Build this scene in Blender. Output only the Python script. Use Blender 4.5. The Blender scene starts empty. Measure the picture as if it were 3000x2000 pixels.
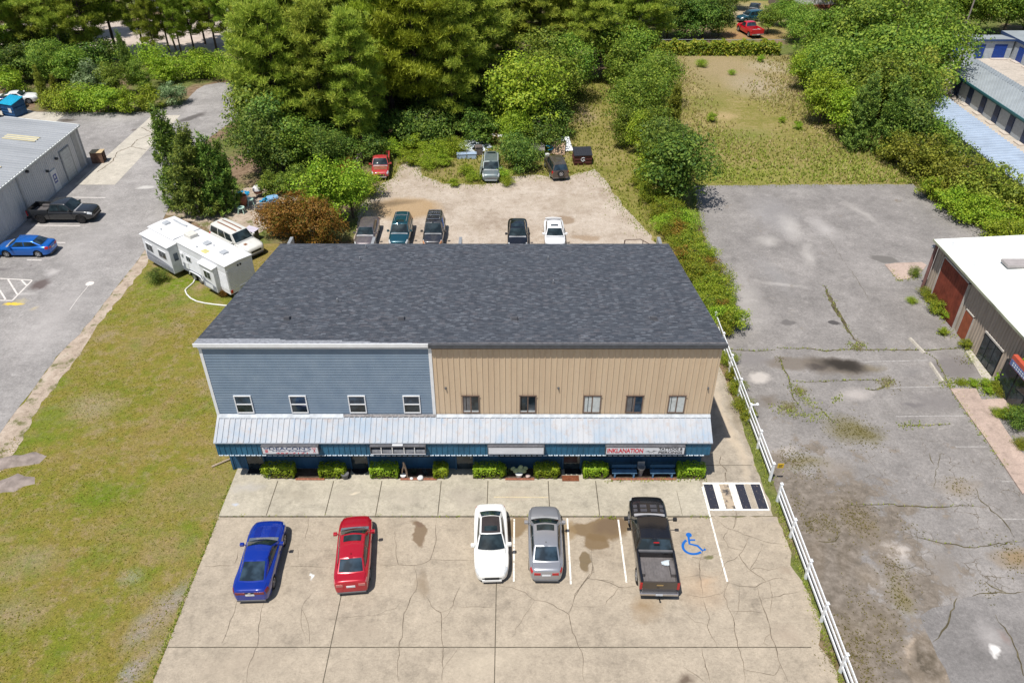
import bpy, bmesh, math, random
import numpy as np
from mathutils import Matrix, Vector
R = math.radians
S = bpy.context.scene
COL = S.collection

# ------------------------------------------------------------------ camera, world, sun, exposure
CAMF, PITCH, CAMH = 2300.0, R(35.5), 33.0          # focal length in px of a 3000 px wide frame
cd = bpy.data.cameras.new('camera'); cam = bpy.data.objects.new('camera', cd); COL.objects.link(cam)
cd.sensor_width = 36.0; cd.lens = CAMF / 3000 * 36; cd.clip_end = 3000
cam.location = (0, 0, CAMH); cam.rotation_euler = (math.pi/2 - PITCH, 0, 0)
S.camera = cam
SUN_EL, SUN_DIR = R(67.5), Vector((-.25, -.33, 1.0)).normalized()
W = bpy.data.worlds.new('World'); S.world = W; W.use_nodes = True
wn = W.node_tree; bg = wn.nodes['Background']
sky = wn.nodes.new('ShaderNodeTexSky'); sky.sky_type = 'NISHITA'; sky.sun_disc = False
sky.sun_elevation = math.asin(SUN_DIR.z); sky.sun_rotation = math.atan2(SUN_DIR.x, SUN_DIR.y)
wn.links.new(sky.outputs[0], bg.inputs[0]); bg.inputs[1].default_value = 0.092
sl = bpy.data.lights.new('sun', 'SUN'); sl.energy = 4.75; sl.angle = R(0.5); sl.color = (1, .955, .89)
sun = bpy.data.objects.new('sun', sl); COL.objects.link(sun)
sun.rotation_euler = SUN_DIR.to_track_quat('Z', 'Y').to_euler(); sun.location = (-20, -20, 60)
S.view_settings.view_transform = 'Standard'; S.view_settings.look = 'None'
S.view_settings.exposure = 0.15; S.view_settings.gamma = 1
S.cycles.max_bounces = 6; S.cycles.diffuse_bounces = 3; S.cycles.glossy_bounces = 3
S.cycles.transmission_bounces = 3; S.cycles.caustics_reflective = False; S.cycles.caustics_refractive = False

# ------------------------------------------------------------------ survey helpers: picture point (3000x2000) -> point in the place
cP, sP = math.cos(PITCH), math.sin(PITCH)
def G(px, py, z=0.0):
    u = (px-1500)/CAMF; v = (py-1000)/CAMF; t = (z-CAMH)/-(sP+v*cP)
    return (u*t, (cP-v*sP)*t)
def ZY(px, py, Y):
    u = (px-1500)/CAMF; v = (py-1000)/CAMF; t = Y/(cP-v*sP)
    return (u*t, CAMH-(sP+v*cP)*t)
def crop(ox, oy, s):
    return lambda x, y: (ox+x*s, oy+y*s)
K1 = crop(0, 0, .4464); K2 = crop(900, 0, .4464); K3 = crop(1900, 0, .4677); K4 = crop(0, 600, .4464)
K5 = crop(600, 1100, .4464); K6 = crop(1300, 1100, .4464); K7 = crop(2000, 600, .4464); K8 = crop(2000, 1300, .4464)
KL = crop(600, 1450, .5102); KS = crop(2700, 980, .2679); KG = crop(0, 1300, .4464)
def GP(k, pts): return [G(*k(*p)) for p in pts]
def full(x, y): return (x*1.27551, y*1.27551)
KF = full

# ------------------------------------------------------------------ materials
class NT:
    def __init__(s, name, rough=.8, metal=0.0, spec=.3):
        s.m = bpy.data.materials.new(name); s.m.use_nodes = True
        s.t = s.m.node_tree; s.b = s.t.nodes['Principled BSDF']; s.out = s.t.nodes['Material Output']
        s.b.inputs['Roughness'].default_value = rough; s.b.inputs['Metallic'].default_value = metal
        s.b.inputs['Specular IOR Level'].default_value = spec
        s._tc = None
    def n(s, typ, **kw):
        nd = s.t.nodes.new('ShaderNode'+typ)
        for k, v in kw.items(): setattr(nd, k, v)
        return nd
    def put(s, sock, v):
        if v is None: return
        if isinstance(v, bpy.types.NodeSocket): s.t.links.new(v, sock)
        elif isinstance(v, (tuple, list)):
            v = tuple(v)
            if len(sock.default_value) == 4 and len(v) == 3: v = v+(1,)
            sock.default_value = v
        else: sock.default_value = v
    def co(s):
        if s._tc is None: s._tc = s.n('TexCoord')
        return s._tc.outputs['Object']
    def map(s, scale=(1,1,1), loc=(0,0,0), rot=(0,0,0), vec=None):
        m = s.n('Mapping'); s.put(m.inputs[0], vec or s.co())
        m.inputs['Location'].default_value = loc; m.inputs['Rotation'].default_value = rot; m.inputs['Scale'].default_value = scale
        return m.outputs[0]
    def noise(s, scale, detail=4, rough=.55, vec=None, dist=0.0):
        n = s.n('TexNoise'); s.put(n.inputs['Vector'], vec or s.co())
        n.inputs['Scale'].default_value = scale; n.inputs['Detail'].default_value = detail
        n.inputs['Roughness'].default_value = rough; n.inputs['Distortion'].default_value = dist
        return n.outputs['Fac']
    def noisec(s, scale, detail=2, vec=None):
        n = s.n('TexNoise'); s.put(n.inputs['Vector'], vec or s.co())
        n.inputs['Scale'].default_value = scale; n.inputs['Detail'].default_value = detail
        return n.outputs['Color']
    def vor(s, scale, feature='F1', out='Distance', vec=None):
        n = s.n('TexVoronoi', feature=feature); s.put(n.inputs['Vector'], vec or s.co()); n.inputs['Scale'].default_value = scale
        return n.outputs[out]
    def ramp(s, fac, stops, interp='LINEAR'):
        r = s.n('ValToRGB'); s.put(r.inputs[0], fac); e = r.color_ramp.elements; r.color_ramp.interpolation = interp
        while len(e) < len(stops): e.new(.5)
        for i, (p, c) in enumerate(stops):
            e[i].position = p
            c = (c, c, c) if not isinstance(c, (tuple, list)) else c
            e[i].color = tuple(c)+(1,)
        return r.outputs[0]
    def rng(s, v, a, b, c=0.0, d=1.0):
        m = s.n('MapRange'); s.put(m.inputs[0], v)
        for i, q in enumerate((a, b, c, d)): s.put(m.inputs[i+1], q)
        return m.outputs[0]
    def math(s, op, a, b=None, clamp=False):
        m = s.n('Math', operation=op, use_clamp=clamp); s.put(m.inputs[0], a); s.put(m.inputs[1], b); return m.outputs[0]
    def mix(s, f, a, b, mode='MIX'):
        m = s.n('Mix', data_type='RGBA', blend_type=mode); s.put(m.inputs[0], f); s.put(m.inputs[6], a); s.put(m.inputs[7], b)
        return m.outputs[2]
    def sep(s, vec=None):
        x = s.n('SeparateXYZ'); s.put(x.inputs[0], vec or s.co()); return x.outputs
    def warp(s, scale, amt, vec=None):      # coordinates pushed about by noise
        v = vec or s.co(); c = s.noisec(scale, 3, v)
        a = s.n('VectorMath', operation='SUBTRACT'); s.put(a.inputs[0], c); a.inputs[1].default_value = (.5, .5, .5)
        b = s.n('VectorMath', operation='SCALE'); s.put(b.inputs[0], a.outputs[0]); b.inputs['Scale'].default_value = amt
        d = s.n('VectorMath', operation='ADD'); s.put(d.inputs[0], v); s.put(d.inputs[1], b.outputs[0])
        return d.outputs[0]
    def spot(s, x, y, rx, ry, rot=0.0, soft=.5, vec=None):  # 1 inside an ellipse, 0 outside
        c, n_ = math.cos(rot), math.sin(rot)
        m1 = s.n('VectorMath', operation='SUBTRACT'); s.put(m1.inputs[0], vec or s.co()); m1.inputs[1].default_value = (x, y, 0)
        mp = s.n('Mapping', vector_type='TEXTURE'); s.put(mp.inputs[0], m1.outputs[0])
        mp.inputs['Rotation'].default_value = (0, 0, rot); mp.inputs['Scale'].default_value = (rx, ry, 1e6)
        ln = s.n('VectorMath', operation='LENGTH'); s.put(ln.inputs[0], mp.outputs[0])
        return s.rng(ln.outputs['Value'], 1.0, 1.0-soft, 0.0, 1.0)
    def base(s, c): s.put(s.b.inputs['Base Color'], c); return s
    def bump(s, h, strength=.3, dist=.02):
        b = s.n('Bump'); s.put(b.inputs['Height'], h); b.inputs['Strength'].default_value = strength; b.inputs['Distance'].default_value = dist
        s.put(s.b.inputs['Normal'], b.outputs[0]); return s

def simple(name, col, rough=.6, metal=0.0, spec=.4, var=.12, scale=3.0):
    t = NT(name, rough, metal, spec)
    f = t.noise(scale, 4)
    lo = tuple(c*(1-var) for c in col); hi = tuple(min(1, c*(1+var)) for c in col)
    t.base(t.ramp(f, [(.3, lo), (.7, hi)])); return t.m
def paint(name, col, rough=.28, metal=.0, coat=.8, dust=.02):
    t = NT(name, rough, metal, .5)
    f = t.noise(2.5, 5)
    t.base(t.mix(t.rng(f, .45, .8, 0, dust), col, (.35, .31, .25)))
    t.b.inputs['Coat Weight'].default_value = coat; t.b.inputs['Coat Roughness'].default_value = .04
    return t.m
def glass(name, col=(.012, .018, .022)):
    t = NT(name, .012, 0, .5)
    f = t.noise(1.6, 2); t.base(t.mix(t.rng(f, .4, .62), col, tuple(c*2.4+.004 for c in col)))
    return t.m

def leafmat(name, dark, mid, light, trans=.34, rough=.55):
    t = NT(name, rough, 0, .25)
    g = t.n('NewGeometry'); oi = t.n('ObjectInfo')
    isl = g.outputs['Random Per Island']
    lump = t.noise(.55, 2)
    a = t.math('ADD', t.math('MULTIPLY', isl, .6), t.math('MULTIPLY', lump, .5))
    c = t.ramp(a, [(.22, dark), (.52, mid), (.86, light)])
    hs = t.n('HueSaturation'); t.put(hs.inputs['Color'], c)
    t.put(hs.inputs['Hue'], t.rng(oi.outputs['Random'], 0, 1, .482, .518)); t.put(hs.inputs['Value'], t.rng(oi.outputs['Random'], 0, 1, .82, 1.2))
    hs.inputs['Saturation'].default_value = 1.0
    t.base(hs.outputs[0])
    tr = t.n('BsdfTranslucent'); t.put(tr.inputs[0], hs.outputs[0])
    mx = t.n('MixShader'); mx.inputs[0].default_value = trans
    t.t.links.new(t.b.outputs[0], mx.inputs[1]); t.t.links.new(tr.outputs[0], mx.inputs[2]); t.t.links.new(mx.outputs[0], t.out.inputs[0])
    return t.m

# ------------------------------------------------------------------ mesh builder
class MB:
    def __init__(s): s.v = []; s.f = []; s.X = None
    def add(s, vs, fs):
        o = len(s.v)
        if s.X is not None: vs = [tuple(s.X @ Vector(p)) for p in vs]
        s.v += [tuple(p) for p in vs]; s.f += [tuple(i+o for i in f) for f in fs]; return s
    def box(s, x0, x1, y0, y1, z0, z1):
        return s.add([(x0,y0,z0),(x1,y0,z0),(x1,y1,z0),(x0,y1,z0),(x0,y0,z1),(x1,y0,z1),(x1,y1,z1),(x0,y1,z1)],
                     [(0,3,2,1),(4,5,6,7),(0,1,5,4),(1,2,6,5),(2,3,7,6),(3,0,4,7)])
    def quad(s, *p): return s.add(p, [tuple(range(len(p)))])
    def prism(s, pts, z0, z1):          # polygon in plan, extruded
        n = len(pts)
        return s.add([(x,y,z0) for x,y in pts]+[(x,y,z1) for x,y in pts],
                     [tuple(range(n-1,-1,-1)), tuple(range(n,2*n))]+[(i,(i+1)%n,n+(i+1)%n,n+i) for i in range(n)])
    def slab(s, pts, thick, axis=(0,0,1)):   # 3d polygon extruded along axis
        n = len(pts); a = Vector(axis)*thick
        return s.add([tuple(p) for p in pts]+[tuple(Vector(p)+a) for p in pts],
                     [tuple(range(n-1,-1,-1)), tuple(range(n,2*n))]+[(i,(i+1)%n,n+(i+1)%n,n+i) for i in range(n)])
    def tube(s, pts, r, n=8, caps=True):
        pts = [Vector(p) for p in pts]; rs = r if isinstance(r,(list,tuple)) else [r]*len(pts); vs=[]; fs=[]
        for i,p in enumerate(pts):
            d = (pts[min(i+1,len(pts)-1)]-pts[max(i-1,0)]).normalized()
            up = Vector((0,0,1)) if abs(d.z)<.9 else Vector((1,0,0)); a=d.cross(up).normalized(); b=d.cross(a)
            for k in range(n):
                q = 2*math.pi*k/n; vs.append(tuple(p+(a*math.cos(q)+b*math.sin(q))*rs[i]))
        for i in range(len(pts)-1):
            for k in range(n): fs.append((i*n+k, i*n+(k+1)%n, (i+1)*n+(k+1)%n, (i+1)*n+k))
        if caps: fs.append(tuple(range(n))[::-1]); fs.append(tuple((len(pts)-1)*n+k for k in range(n)))
        return s.add(vs, fs)
    def lathe(s, prof, n=16, c=(0,0,0), ax='z'):   # prof: (radius, height)
        vs=[]; fs=[]
        for r_,h in prof:
            for k in range(n):
                q=2*math.pi*k/n; p=(r_*math.cos(q), r_*math.sin(q), h)
                if ax=='y': p=(p[0],p[2],p[1])
                if ax=='x': p=(p[2],p[0],p[1])
                vs.append((c[0]+p[0],c[1]+p[1],c[2]+p[2]))
        for i in range(len(prof)-1):
            for k in range(n): fs.append((i*n+k,i*n+(k+1)%n,(i+1)*n+(k+1)%n,(i+1)*n+k))
        fs.append(tuple(range(n))[::-1]); fs.append(tuple((len(prof)-1)*n+k for k in range(n)))
        return s.add(vs,fs)
    def build(s, name, mat, parent=None, smooth=False, ang=40, bevel=0.0):
        me = bpy.data.meshes.new(name); me.from_pydata(s.v, [], s.f)
        bm = bmesh.new(); bm.from_mesh(me); bmesh.ops.recalc_face_normals(bm, faces=bm.faces); bm.to_mesh(me); bm.free()
        if mat: me.materials.append(mat)
        if smooth:
            me.polygons.foreach_set('use_smooth', [True]*len(me.polygons)); me.set_sharp_from_angle(angle=R(ang))
        o = bpy.data.objects.new(name, me); COL.objects.link(o)
        if parent: o.parent = parent
        if bevel:
            b = o.modifiers.new('edge', 'BEVEL'); b.width = bevel; b.segments = 2; b.limit_method = 'ANGLE'; b.angle_limit = R(40)
        return o

def tag(o, label=None, cat=None, group=None, kind=None):
    if label: o['label'] = label
    if cat: o['category'] = cat
    if group: o['group'] = group
    if kind: o['kind'] = kind
    return o
def thing(name, label, cat, loc=(0,0,0), rz=0.0, group=None):
    o = bpy.data.objects.new(name, None); COL.objects.link(o); o.location = loc; o.rotation_euler = (0,0,rz); o.empty_display_size = .3
    return tag(o, label, cat, group)
def copy_tree(o, parent=None):
    c = o.copy(); COL.objects.link(c)
    if parent: c.parent = parent
    for ch in list(o.children): copy_tree(ch, c)
    return c

def text_part(s, mat, parent, x0, x1, z0, z1, y, name='lettering', bold=0.0, shear=0.0):
    """words on a plane facing the street (-Y), fitted into x0..x1, z0..z1"""
    cu = bpy.data.curves.new(name, 'FONT'); cu.body = s; cu.size = 1; cu.offset = bold; cu.shear = shear; cu.extrude = .004; cu.resolution_u = 3
    tmp = bpy.data.objects.new('tmp', cu); COL.objects.link(tmp)
    me = bpy.data.meshes.new_from_object(tmp.evaluated_get(bpy.context.evaluated_depsgraph_get()))
    bpy.data.objects.remove(tmp); bpy.data.curves.remove(cu)
    co = np.array([v.co[:] for v in me.vertices]); mn, mx = co.min(0), co.max(0)
    for v, p in zip(me.vertices, co):
        v.co = (x0+(p[0]-mn[0])/(mx[0]-mn[0])*(x1-x0), y-p[2], z0+(p[1]-mn[1])/(mx[1]-mn[1])*(z1-z0))
    me.name = name; me.materials.clear(); me.materials.append(mat)
    o = bpy.data.objects.new(name, me); COL.objects.link(o); o.parent = parent; return o

# flat sheets -------------------------------------------------------
def jag(pts, step=.5, amp=.1, seed=1, closed=True):
    rnd = random.Random(seed); out=[]; n=len(pts)
    for i in range(n if closed else n-1):
        a=Vector(pts[i]); b=Vector(pts[(i+1)%n]); L=(b-a).length; k=max(1,int(L/step))
        nrm = Vector((-(b-a).y,(b-a).x)).normalized()
        for j in range(k):
            p=a.lerp(b,j/k)
            if j or amp>0: p=p+nrm*rnd.uniform(-amp,amp)
            out.append((p.x,p.y))
    if not closed: out.append(tuple(pts[-1]))
    return out
def sheet(name, pts, z, mat, thick=0.0, parent=None):
    bm = bmesh.new(); vs=[bm.verts.new((x,y,z)) for x,y in pts]; f=bm.faces.new(vs)
    if f.normal.z < 0 or f.calc_area()==0: pass
    bmesh.ops.recalc_face_normals(bm, faces=bm.faces)
    bm.normal_update()
    if f.normal.z < 0: f.normal_flip()
    if thick:
        r_ = bmesh.ops.extrude_face_region(bm, geom=[f])
        bmesh.ops.translate(bm, vec=(0,0,-thick), verts=[g for g in r_['geom'] if isinstance(g,bmesh.types.BMVert)])
    bmesh.ops.triangulate(bm, faces=[f for f in bm.faces if len(f.verts)>4])
    bmesh.ops.recalc_face_normals(bm, faces=bm.faces) if thick else None
    me=bpy.data.meshes.new(name); bm.to_mesh(me); bm.free(); me.materials.append(mat)
    o=bpy.data.objects.new(name,me); COL.objects.link(o)
    if parent: o.parent=parent
    else: o['kind']='structure'
    return o
def ribbon(mb, pts, w, z, seed=0, jit=.0, taper=False, sub=.25):
    rnd=random.Random(seed)
    P=[]
    for i in range(len(pts)-1):
        a=Vector(pts[i]); b=Vector(pts[i+1]); k=max(1,int((b-a).length/sub)) if jit else 1
        for j in range(k):
            p=a.lerp(b,j/k)
            if j: p=p+Vector((rnd.uniform(-jit,jit),rnd.uniform(-jit,jit)))
            P.append(p)
    P.append(Vector(pts[-1])); vs=[]; n=len(P)
    for i,p in enumerate(P):
        d=(P[min(i+1,n-1)]-P[max(i-1,0)]).normalized(); q=Vector((-d.y,d.x))
        ww=w*(rnd.uniform(.5,1.35) if jit else 1)*(min(1,.25+3*min(i,n-1-i)/n) if taper else 1)/2
        vs += [(p.x+q.x*ww,p.y+q.y*ww,z),(p.x-q.x*ww,p.y-q.y*ww,z)]
    mb.add(vs,[(2*i,2*i+1,2*i+3,2*i+2) for i in range(n-1)])

# ================================================================== SETTING: ground, paving, markings
def chain_spots(t, c, spots):      # spots: (x,y,rx,ry,rot,soft,color,strength)
    wv = t.warp(.55, 1.6); wv = t.warp(2.6, .35, wv)
    for x,y,rx,ry,rot,soft,colr,st in spots:
        m = t.spot(x,y,rx,ry,rot,soft,wv); c = t.mix(t.math('MULTIPLY', m, st), c, colr)
    return c

# forest floor / base earth
t = NT('earth', .95); a = t.noise(.12, 6); b = t.noise(1.7, 6, .65)
c = t.ramp(b, [(.3,(.10,.065,.04)),(.5,(.20,.135,.085)),(.7,(.30,.22,.15))])
c = t.mix(t.rng(a,.44,.56), c, t.ramp(t.noise(2.6,6,.7), [(.3,(.06,.08,.018)),(.6,(.15,.17,.04)),(.8,(.26,.25,.08))]))
t.base(c).bump(t.noise(5,6,.7), .8, .1); M_earth = t.m
gx, gy = 24, 24
mb = MB()
for i in range(gx+1):
    for j in range(gy+1): mb.v.append((-600+i*1200/gx, -250+j*1300/gy, 0))
for i in range(gx):
    for j in range(gy): mb.f.append((i*(gy+1)+j,(i+1)*(gy+1)+j,(i+1)*(gy+1)+j+1,i*(gy+1)+j+1))
ground = mb.build('ground', M_earth); ground['kind'] = 'structure'

# mown lawn left of the building
t = NT('lawn', .95, 0, .15)
f1 = t.noise(.16, 5, .6); f2 = t.noise(1.1, 6, .7); f3 = t.noise(13, 4, .75); f4 = t.noise(.42, 5, .65)
c = t.ramp(t.math('ADD', t.math('MULTIPLY', f1,.45), t.math('MULTIPLY', f2,.55)),
           [(.33,(.195,.150,.040)),(.45,(.230,.188,.042)),(.55,(.190,.186,.027)),(.66,(.115,.160,.016))])
c = t.mix(t.rng(f4,.56,.70,0,.75), c, t.mix(f2, (.26,.19,.105), (.36,.29,.19)))
sp = []
for k,(x,y),rx,ry,rot,soft,cc,st in [
    (KG,(1050,1110),1.0,2.6,-.5,.9,(.33,.29,.32),.85),(KG,(900,1480),.8,2.6,-.4,.9,(.33,.29,.30),.8),(KG,(150,800),2.4,1.6,.2,.9,(.30,.245,.16),.5),
    (KG,(60,1120),2.2,1.3,.1,.9,(.30,.245,.17),.5),(KG,(850,880),.8,.6,.2,.8,(.34,.30,.24),.8),(KG,(1100,700),2.2,1.2,.4,.9,(.30,.23,.14),.5),
    (KG,(1330,330),2.2,1.8,.1,.9,(.07,.15,.006),.7),(KG,(700,350),2.6,1.5,.3,.9,(.10,.17,.006),.6),(KG,(420,1230),2.4,1.3,.2,.9,(.14,.19,.01),.6),
    (K4,(1150,520),4.5,3.2,.3,.9,(.12,.20,.006),.75),(K4,(1130,620),1.0,.6,.2,.8,(.24,.16,.10),.6),(K4,(1060,830),.7,.9,.7,.8,(.30,.20,.13),.6),(K4,(920,920),1.0,.8,.6,.9,(.22,.17,.10),.6),
    (K4,(600,1330),2.4,2.0,.1,.95,(.34,.28,.20),.6),(K4,(380,1170),1.4,1.2,.1,.9,(.12,.20,.01),.6),(K4,(1060,1350),.35,3.4,-.25,.9,(.27,.18,.09),.55),(K4,(1220,1400),.35,3.0,-.3,.9,(.27,.18,.09),.5),(K4,(1330,530),.8,.9,.1,.9,(.32,.22,.15),.8)]:
    p = G(*k(x,y)); sp.append((p[0],p[1],rx,ry,rot,soft,cc,st))
c = chain_spots(t, c, sp)
f5 = t.noise(3.4,6,.75); c = t.mix(t.rng(f5,.52,.66,0,.55), c, (.10,.115,.02)); c = t.mix(t.rng(t.noise(1.3,6,.75,t.map(loc=(4,7,0))),.50,.62,0,.6), c, (.31,.23,.13))
c = t.mix(t.rng(t.noise(.11,5,.7,t.map(loc=(3,1,0))),.50,.60,0,.55), c, (.27,.205,.085)); c = t.mix(t.rng(t.noise(.2,5,.7,t.map(loc=(8,5,0))),.52,.64,0,.6), c, (.12,.185,.012))
c = t.mix(.8, c, t.ramp(f3,[(.25,.36),(.5,.95),(.75,1.6)]), 'MULTIPLY'); c = t.mix(.8, c, t.ramp(t.noise(4.5,5,.8,t.map(loc=(1,6,0))),[(.3,.68),(.5,1.0),(.7,1.3)]), 'MULTIPLY')
t.base(c).bump(f3, 1.0, .06); M_lawn = t.m
sheet('lawn', [(-32.6,-5),(-16.05,-5),(-16.05,33),(-15,52),(-13,61),(-32.4,61)], .006, M_lawn)

# sandy verge along the driveway
t = NT('sand', .95, 0, .15); f = t.noise(1.4, 6, .7)
c = t.ramp(f, [(.3,(.24,.19,.14)),(.5,(.42,.34,.27)),(.7,(.52,.45,.37))])
c = t.mix(t.rng(t.noise(.7,5,.7),.52,.62), c, (.16,.15,.07))
t.base(c).bump(t.noise(6,5,.7), .7, .08); M_sand = t.m
edge = GP(K4, [(0,1495),(90,1380),(230,1190),(370,1000),(520,850),(660,680),(830,455),(960,290)])
inner = GP(K4, [(990,340),(870,520),(770,640),(660,760),(560,920),(450,1080),(330,1230),(240,1360),(150,1540)])
sheet('verge', jag([(-32.6,edge[0][1]-16)]+edge+inner+[(-29.3,18),(-29.6,10)], .5, .14, 3), .012, M_sand)

# asphalt driveway and lot on the left
def asphalt(name, tone, spots, alligator=None, tint=(1,1,1)):
    t = NT(name, .88, 0, .25); f1 = t.noise(.22, 6, .6); f2 = t.noise(34, 3, .8); f3 = t.noise(1.3, 5, .6)
    lo = tuple(tone*.74*q for q in tint); hi = tuple(tone*1.30*q for q in tint)
    c = t.ramp(t.math('ADD', t.math('MULTIPLY', f1,.65), t.math('MULTIPLY', f3,.35)), [(.35,lo),(.5,tuple(tone*q for q in tint)),(.65,hi)])
    c = t.mix(t.rng(t.noise(.9,6,.72,t.warp(.8,1.2)),.56,.68,0,.55), c, tuple(tone*1.45*q for q in tint)); c = t.mix(t.rng(t.noise(2.6,6,.75),.60,.72,0,.5), c, tuple(tone*.55*q for q in tint))
    c = t.mix(.6, c, t.ramp(f2,[(.25,.5),(.5,1.0),(.75,1.5)]), 'MULTIPLY'); c = t.mix(.85, c, t.ramp(t.noise(5.5,5,.8),[(.3,.72),(.5,1.0),(.7,1.30)]), 'MULTIPLY')
    return t, chain_spots(t, c, spots), f2
KD = crop(0, 560, .2551)
ls = []
for (x,y),rx,ry,rot,soft,cc,st in [((20,900),1.2,.6,.2,.9,(.13,.12,.12),.8),((480,1060),1.1,1.0,.7,.5,(.10,.075,.07),.9),((170,1290),1.1,.28,.05,.5,(.75,.52,.02),.85),((270,1260),.7,.5,.6,.9,(.5,.42,.2),.5),((380,1360),.4,.3,0,.9,(.5,.40,.2),.5),
     ((300,1180),.9,.4,.1,.9,(.52,.49,.47),.5),((610,920),.7,.5,.2,.9,(.55,.52,.50),.6),((350,860),.25,.15,0,.8,(.12,.1,.1),.7),((630,1450),2.6,7,.05,.95,(.40,.375,.36),.5),((1000,600),3,8,.1,.95,(.38,.36,.345),.4)]:
    p=G(*KD(x,y)); ls.append((p[0],p[1],rx,ry,rot,soft,cc,st))
for (x,y),rx,ry,rot,soft,cc,st in [((430,790),1.4,.7,0,.5,(.10,.085,.07),.9),((880,850),.5,.4,0,.6,(.12,.10,.09),.8),((1260,770),.9,2.6,-.5,.5,(.10,.09,.085),.9),((960,1230),.9,.5,0,.5,(.55,.53,.5),.7),((1050,1195),.5,.3,0,.6,(.55,.53,.5),.6)]:
    p=G(*K1(x,y)); ls.append((p[0],p[1],rx,ry,rot,soft,cc,st))
t, c, f2 = asphalt('driveway_asphalt', .275, ls, tint=(1,.945,.905))
t.base(c).bump(f2, .3, .02)
r_edge = [(-32.1,-20)]+edge+GP(K4,[(1090,60)])+GP(K1,[(1150,1250),(1300,960),(1450,850),(1620,720)])
top = [G(760,330), G(760,240), G(643,243), G(600,250), G(576,263), G(545,295), G(446,328), G(320,330), G(107,328)]
sheet('driveway', jag(r_edge+top+[(-75,104),(-130,100),(-130,-20)], .8, .06, 5), .018, t.m)

# concrete
def concrete(name, tone, spots, rough=.9, amp=.22):
    t = NT(name, rough, 0, .25); f1 = t.noise(.35, 6, .62); f2 = t.noise(22, 4, .75); f3 = t.noise(1.8, 6, .65)
    w = t.warp(1.2, .5); f4 = t.noise(5.5, 5, .7, w)
    k = t.math('ADD', t.math('MULTIPLY', f1,.5), t.math('MULTIPLY', f3,.5))
    c = t.ramp(k, [(.32,tuple(q*(1-amp*1.5) for q in tone)),(.46,tone),(.64,tuple(q*(1+amp) for q in tone))])
    c = t.mix(t.rng(f4,.55,.72,0,.5), c, tuple(q*.52 for q in tone)); c = t.mix(t.rng(t.noise(.8,6,.75,t.map(loc=(9,4,0))),.54,.66,0,.4), c, tuple(q*.68 for q in tone)); c = t.mix(t.rng(t.noise(1.1,5,.7,t.map(loc=(3,8,0))),.56,.68,0,.5), c, tuple(min(1,q*1.32) for q in tone))
    c = t.mix(.35, c, t.ramp(f2,[(.25,.6),(.5,1.0),(.75,1.35)]), 'MULTIPLY'); c = t.mix(.8, c, t.ramp(t.noise(7,5,.8,t.map((1,1.6,1))),[(.3,.78),(.5,1.0),(.7,1.2)]), 'MULTIPLY')
    c = chain_spots(t, c, spots)
    t.base(c).bump(f2, .25, .02); return t.m
oil = (.14,.10,.065)
cs = []
for k,(x,y),rx,ry,rot,soft,cc,st in [
    (K5,(1410,1025),.42,1.0,.3,.25,(.17,.12,.075),.9),(K5,(1410,980),.28,.4,.0,.3,(.15,.10,.07),.7),(K5,(1420,1380),.35,1.0,.2,.9,(.19,.14,.09),.6),
    (K6,(1010,1000),2.0,.85,.0,.2,(.165,.112,.058),.9),(K6,(1090,990),1.2,.6,.0,.5,(.13,.09,.06),.6),(K6,(1000,1090),.8,.75,.0,.2,(.165,.112,.058),.9),(K6,(490,1000),.75,.85,.0,.25,(.20,.14,.075),.85),(K6,(800,1010),.6,1.0,.0,.3,(.24,.17,.09),.7),
    (K6,(945,1235),.42,.75,.0,.2,(.15,.11,.06),.9),(K6,(1340,1520),.9,.9,.1,.9,(.25,.17,.09),.75),(K6,(1700,1400),1.7,1.6,.2,.95,(.50,.34,.21),.4),(K6,(1060,1180),.6,.4,.0,.9,(.22,.18,.13),.6),
    (K6,(1680,1300),.5,.5,0,.95,(.18,.15,.12),.6),(K6,(1740,1190),.3,.2,0,.6,(.10,.11,.03),.8),(KL,(1230,540),.4,.8,.2,.9,(.25,.20,.14),.6),(KL,(200,960),2.5,1.2,.2,.95,(.36,.30,.23),.5),(KL,(870,790),1.5,.8,.1,.95,(.30,.25,.19),.5),
    (K8,(20,1530),.5,.4,0,.7,(.10,.07,.05),.85),(K8,(590,500),.5,.4,.3,.9,(.28,.24,.2),.6),(K8,(670,830),.5,.35,.3,.8,(.30,.24,.18),.6),(K8,(690,1250),.9,.7,.2,.95,(.32,.26,.2),.6),(K8,(170,890),.7,.4,.2,.95,(.52,.35,.22),.4),
    (KL,(620,445),.10,.2,.3,.6,(.7,.75,.75),.8),(KL,(1600,950),2.6,1.4,.2,.95,(.5,.43,.33),.4)]:
    p=G(*k(x,y)); cs.append((p[0],p[1],rx,ry,rot,soft,cc,st))
M_lot = concrete('lot_concrete', (.345,.293,.226), cs)
lot = [(-16.15,-8),(-16.15,29.62),(10.95,29.62),(14.45,29.62)]+GP(K8,[(620,480),(650,560),(690,640),(720,720),(700,800),(790,900),(830,1000),(880,1100),(910,1200),(890,1320),(960,1420),(1010,1500)])+[(14.5,18),(14.4,8),(14.4,-8)]
lot = [p for p in lot]
sheet('parking_lot', jag(lot[:3]+jag(lot[2:], .35, .07, 8, False)[1:], 99, 0), .030, M_lot)
ss = []
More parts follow.
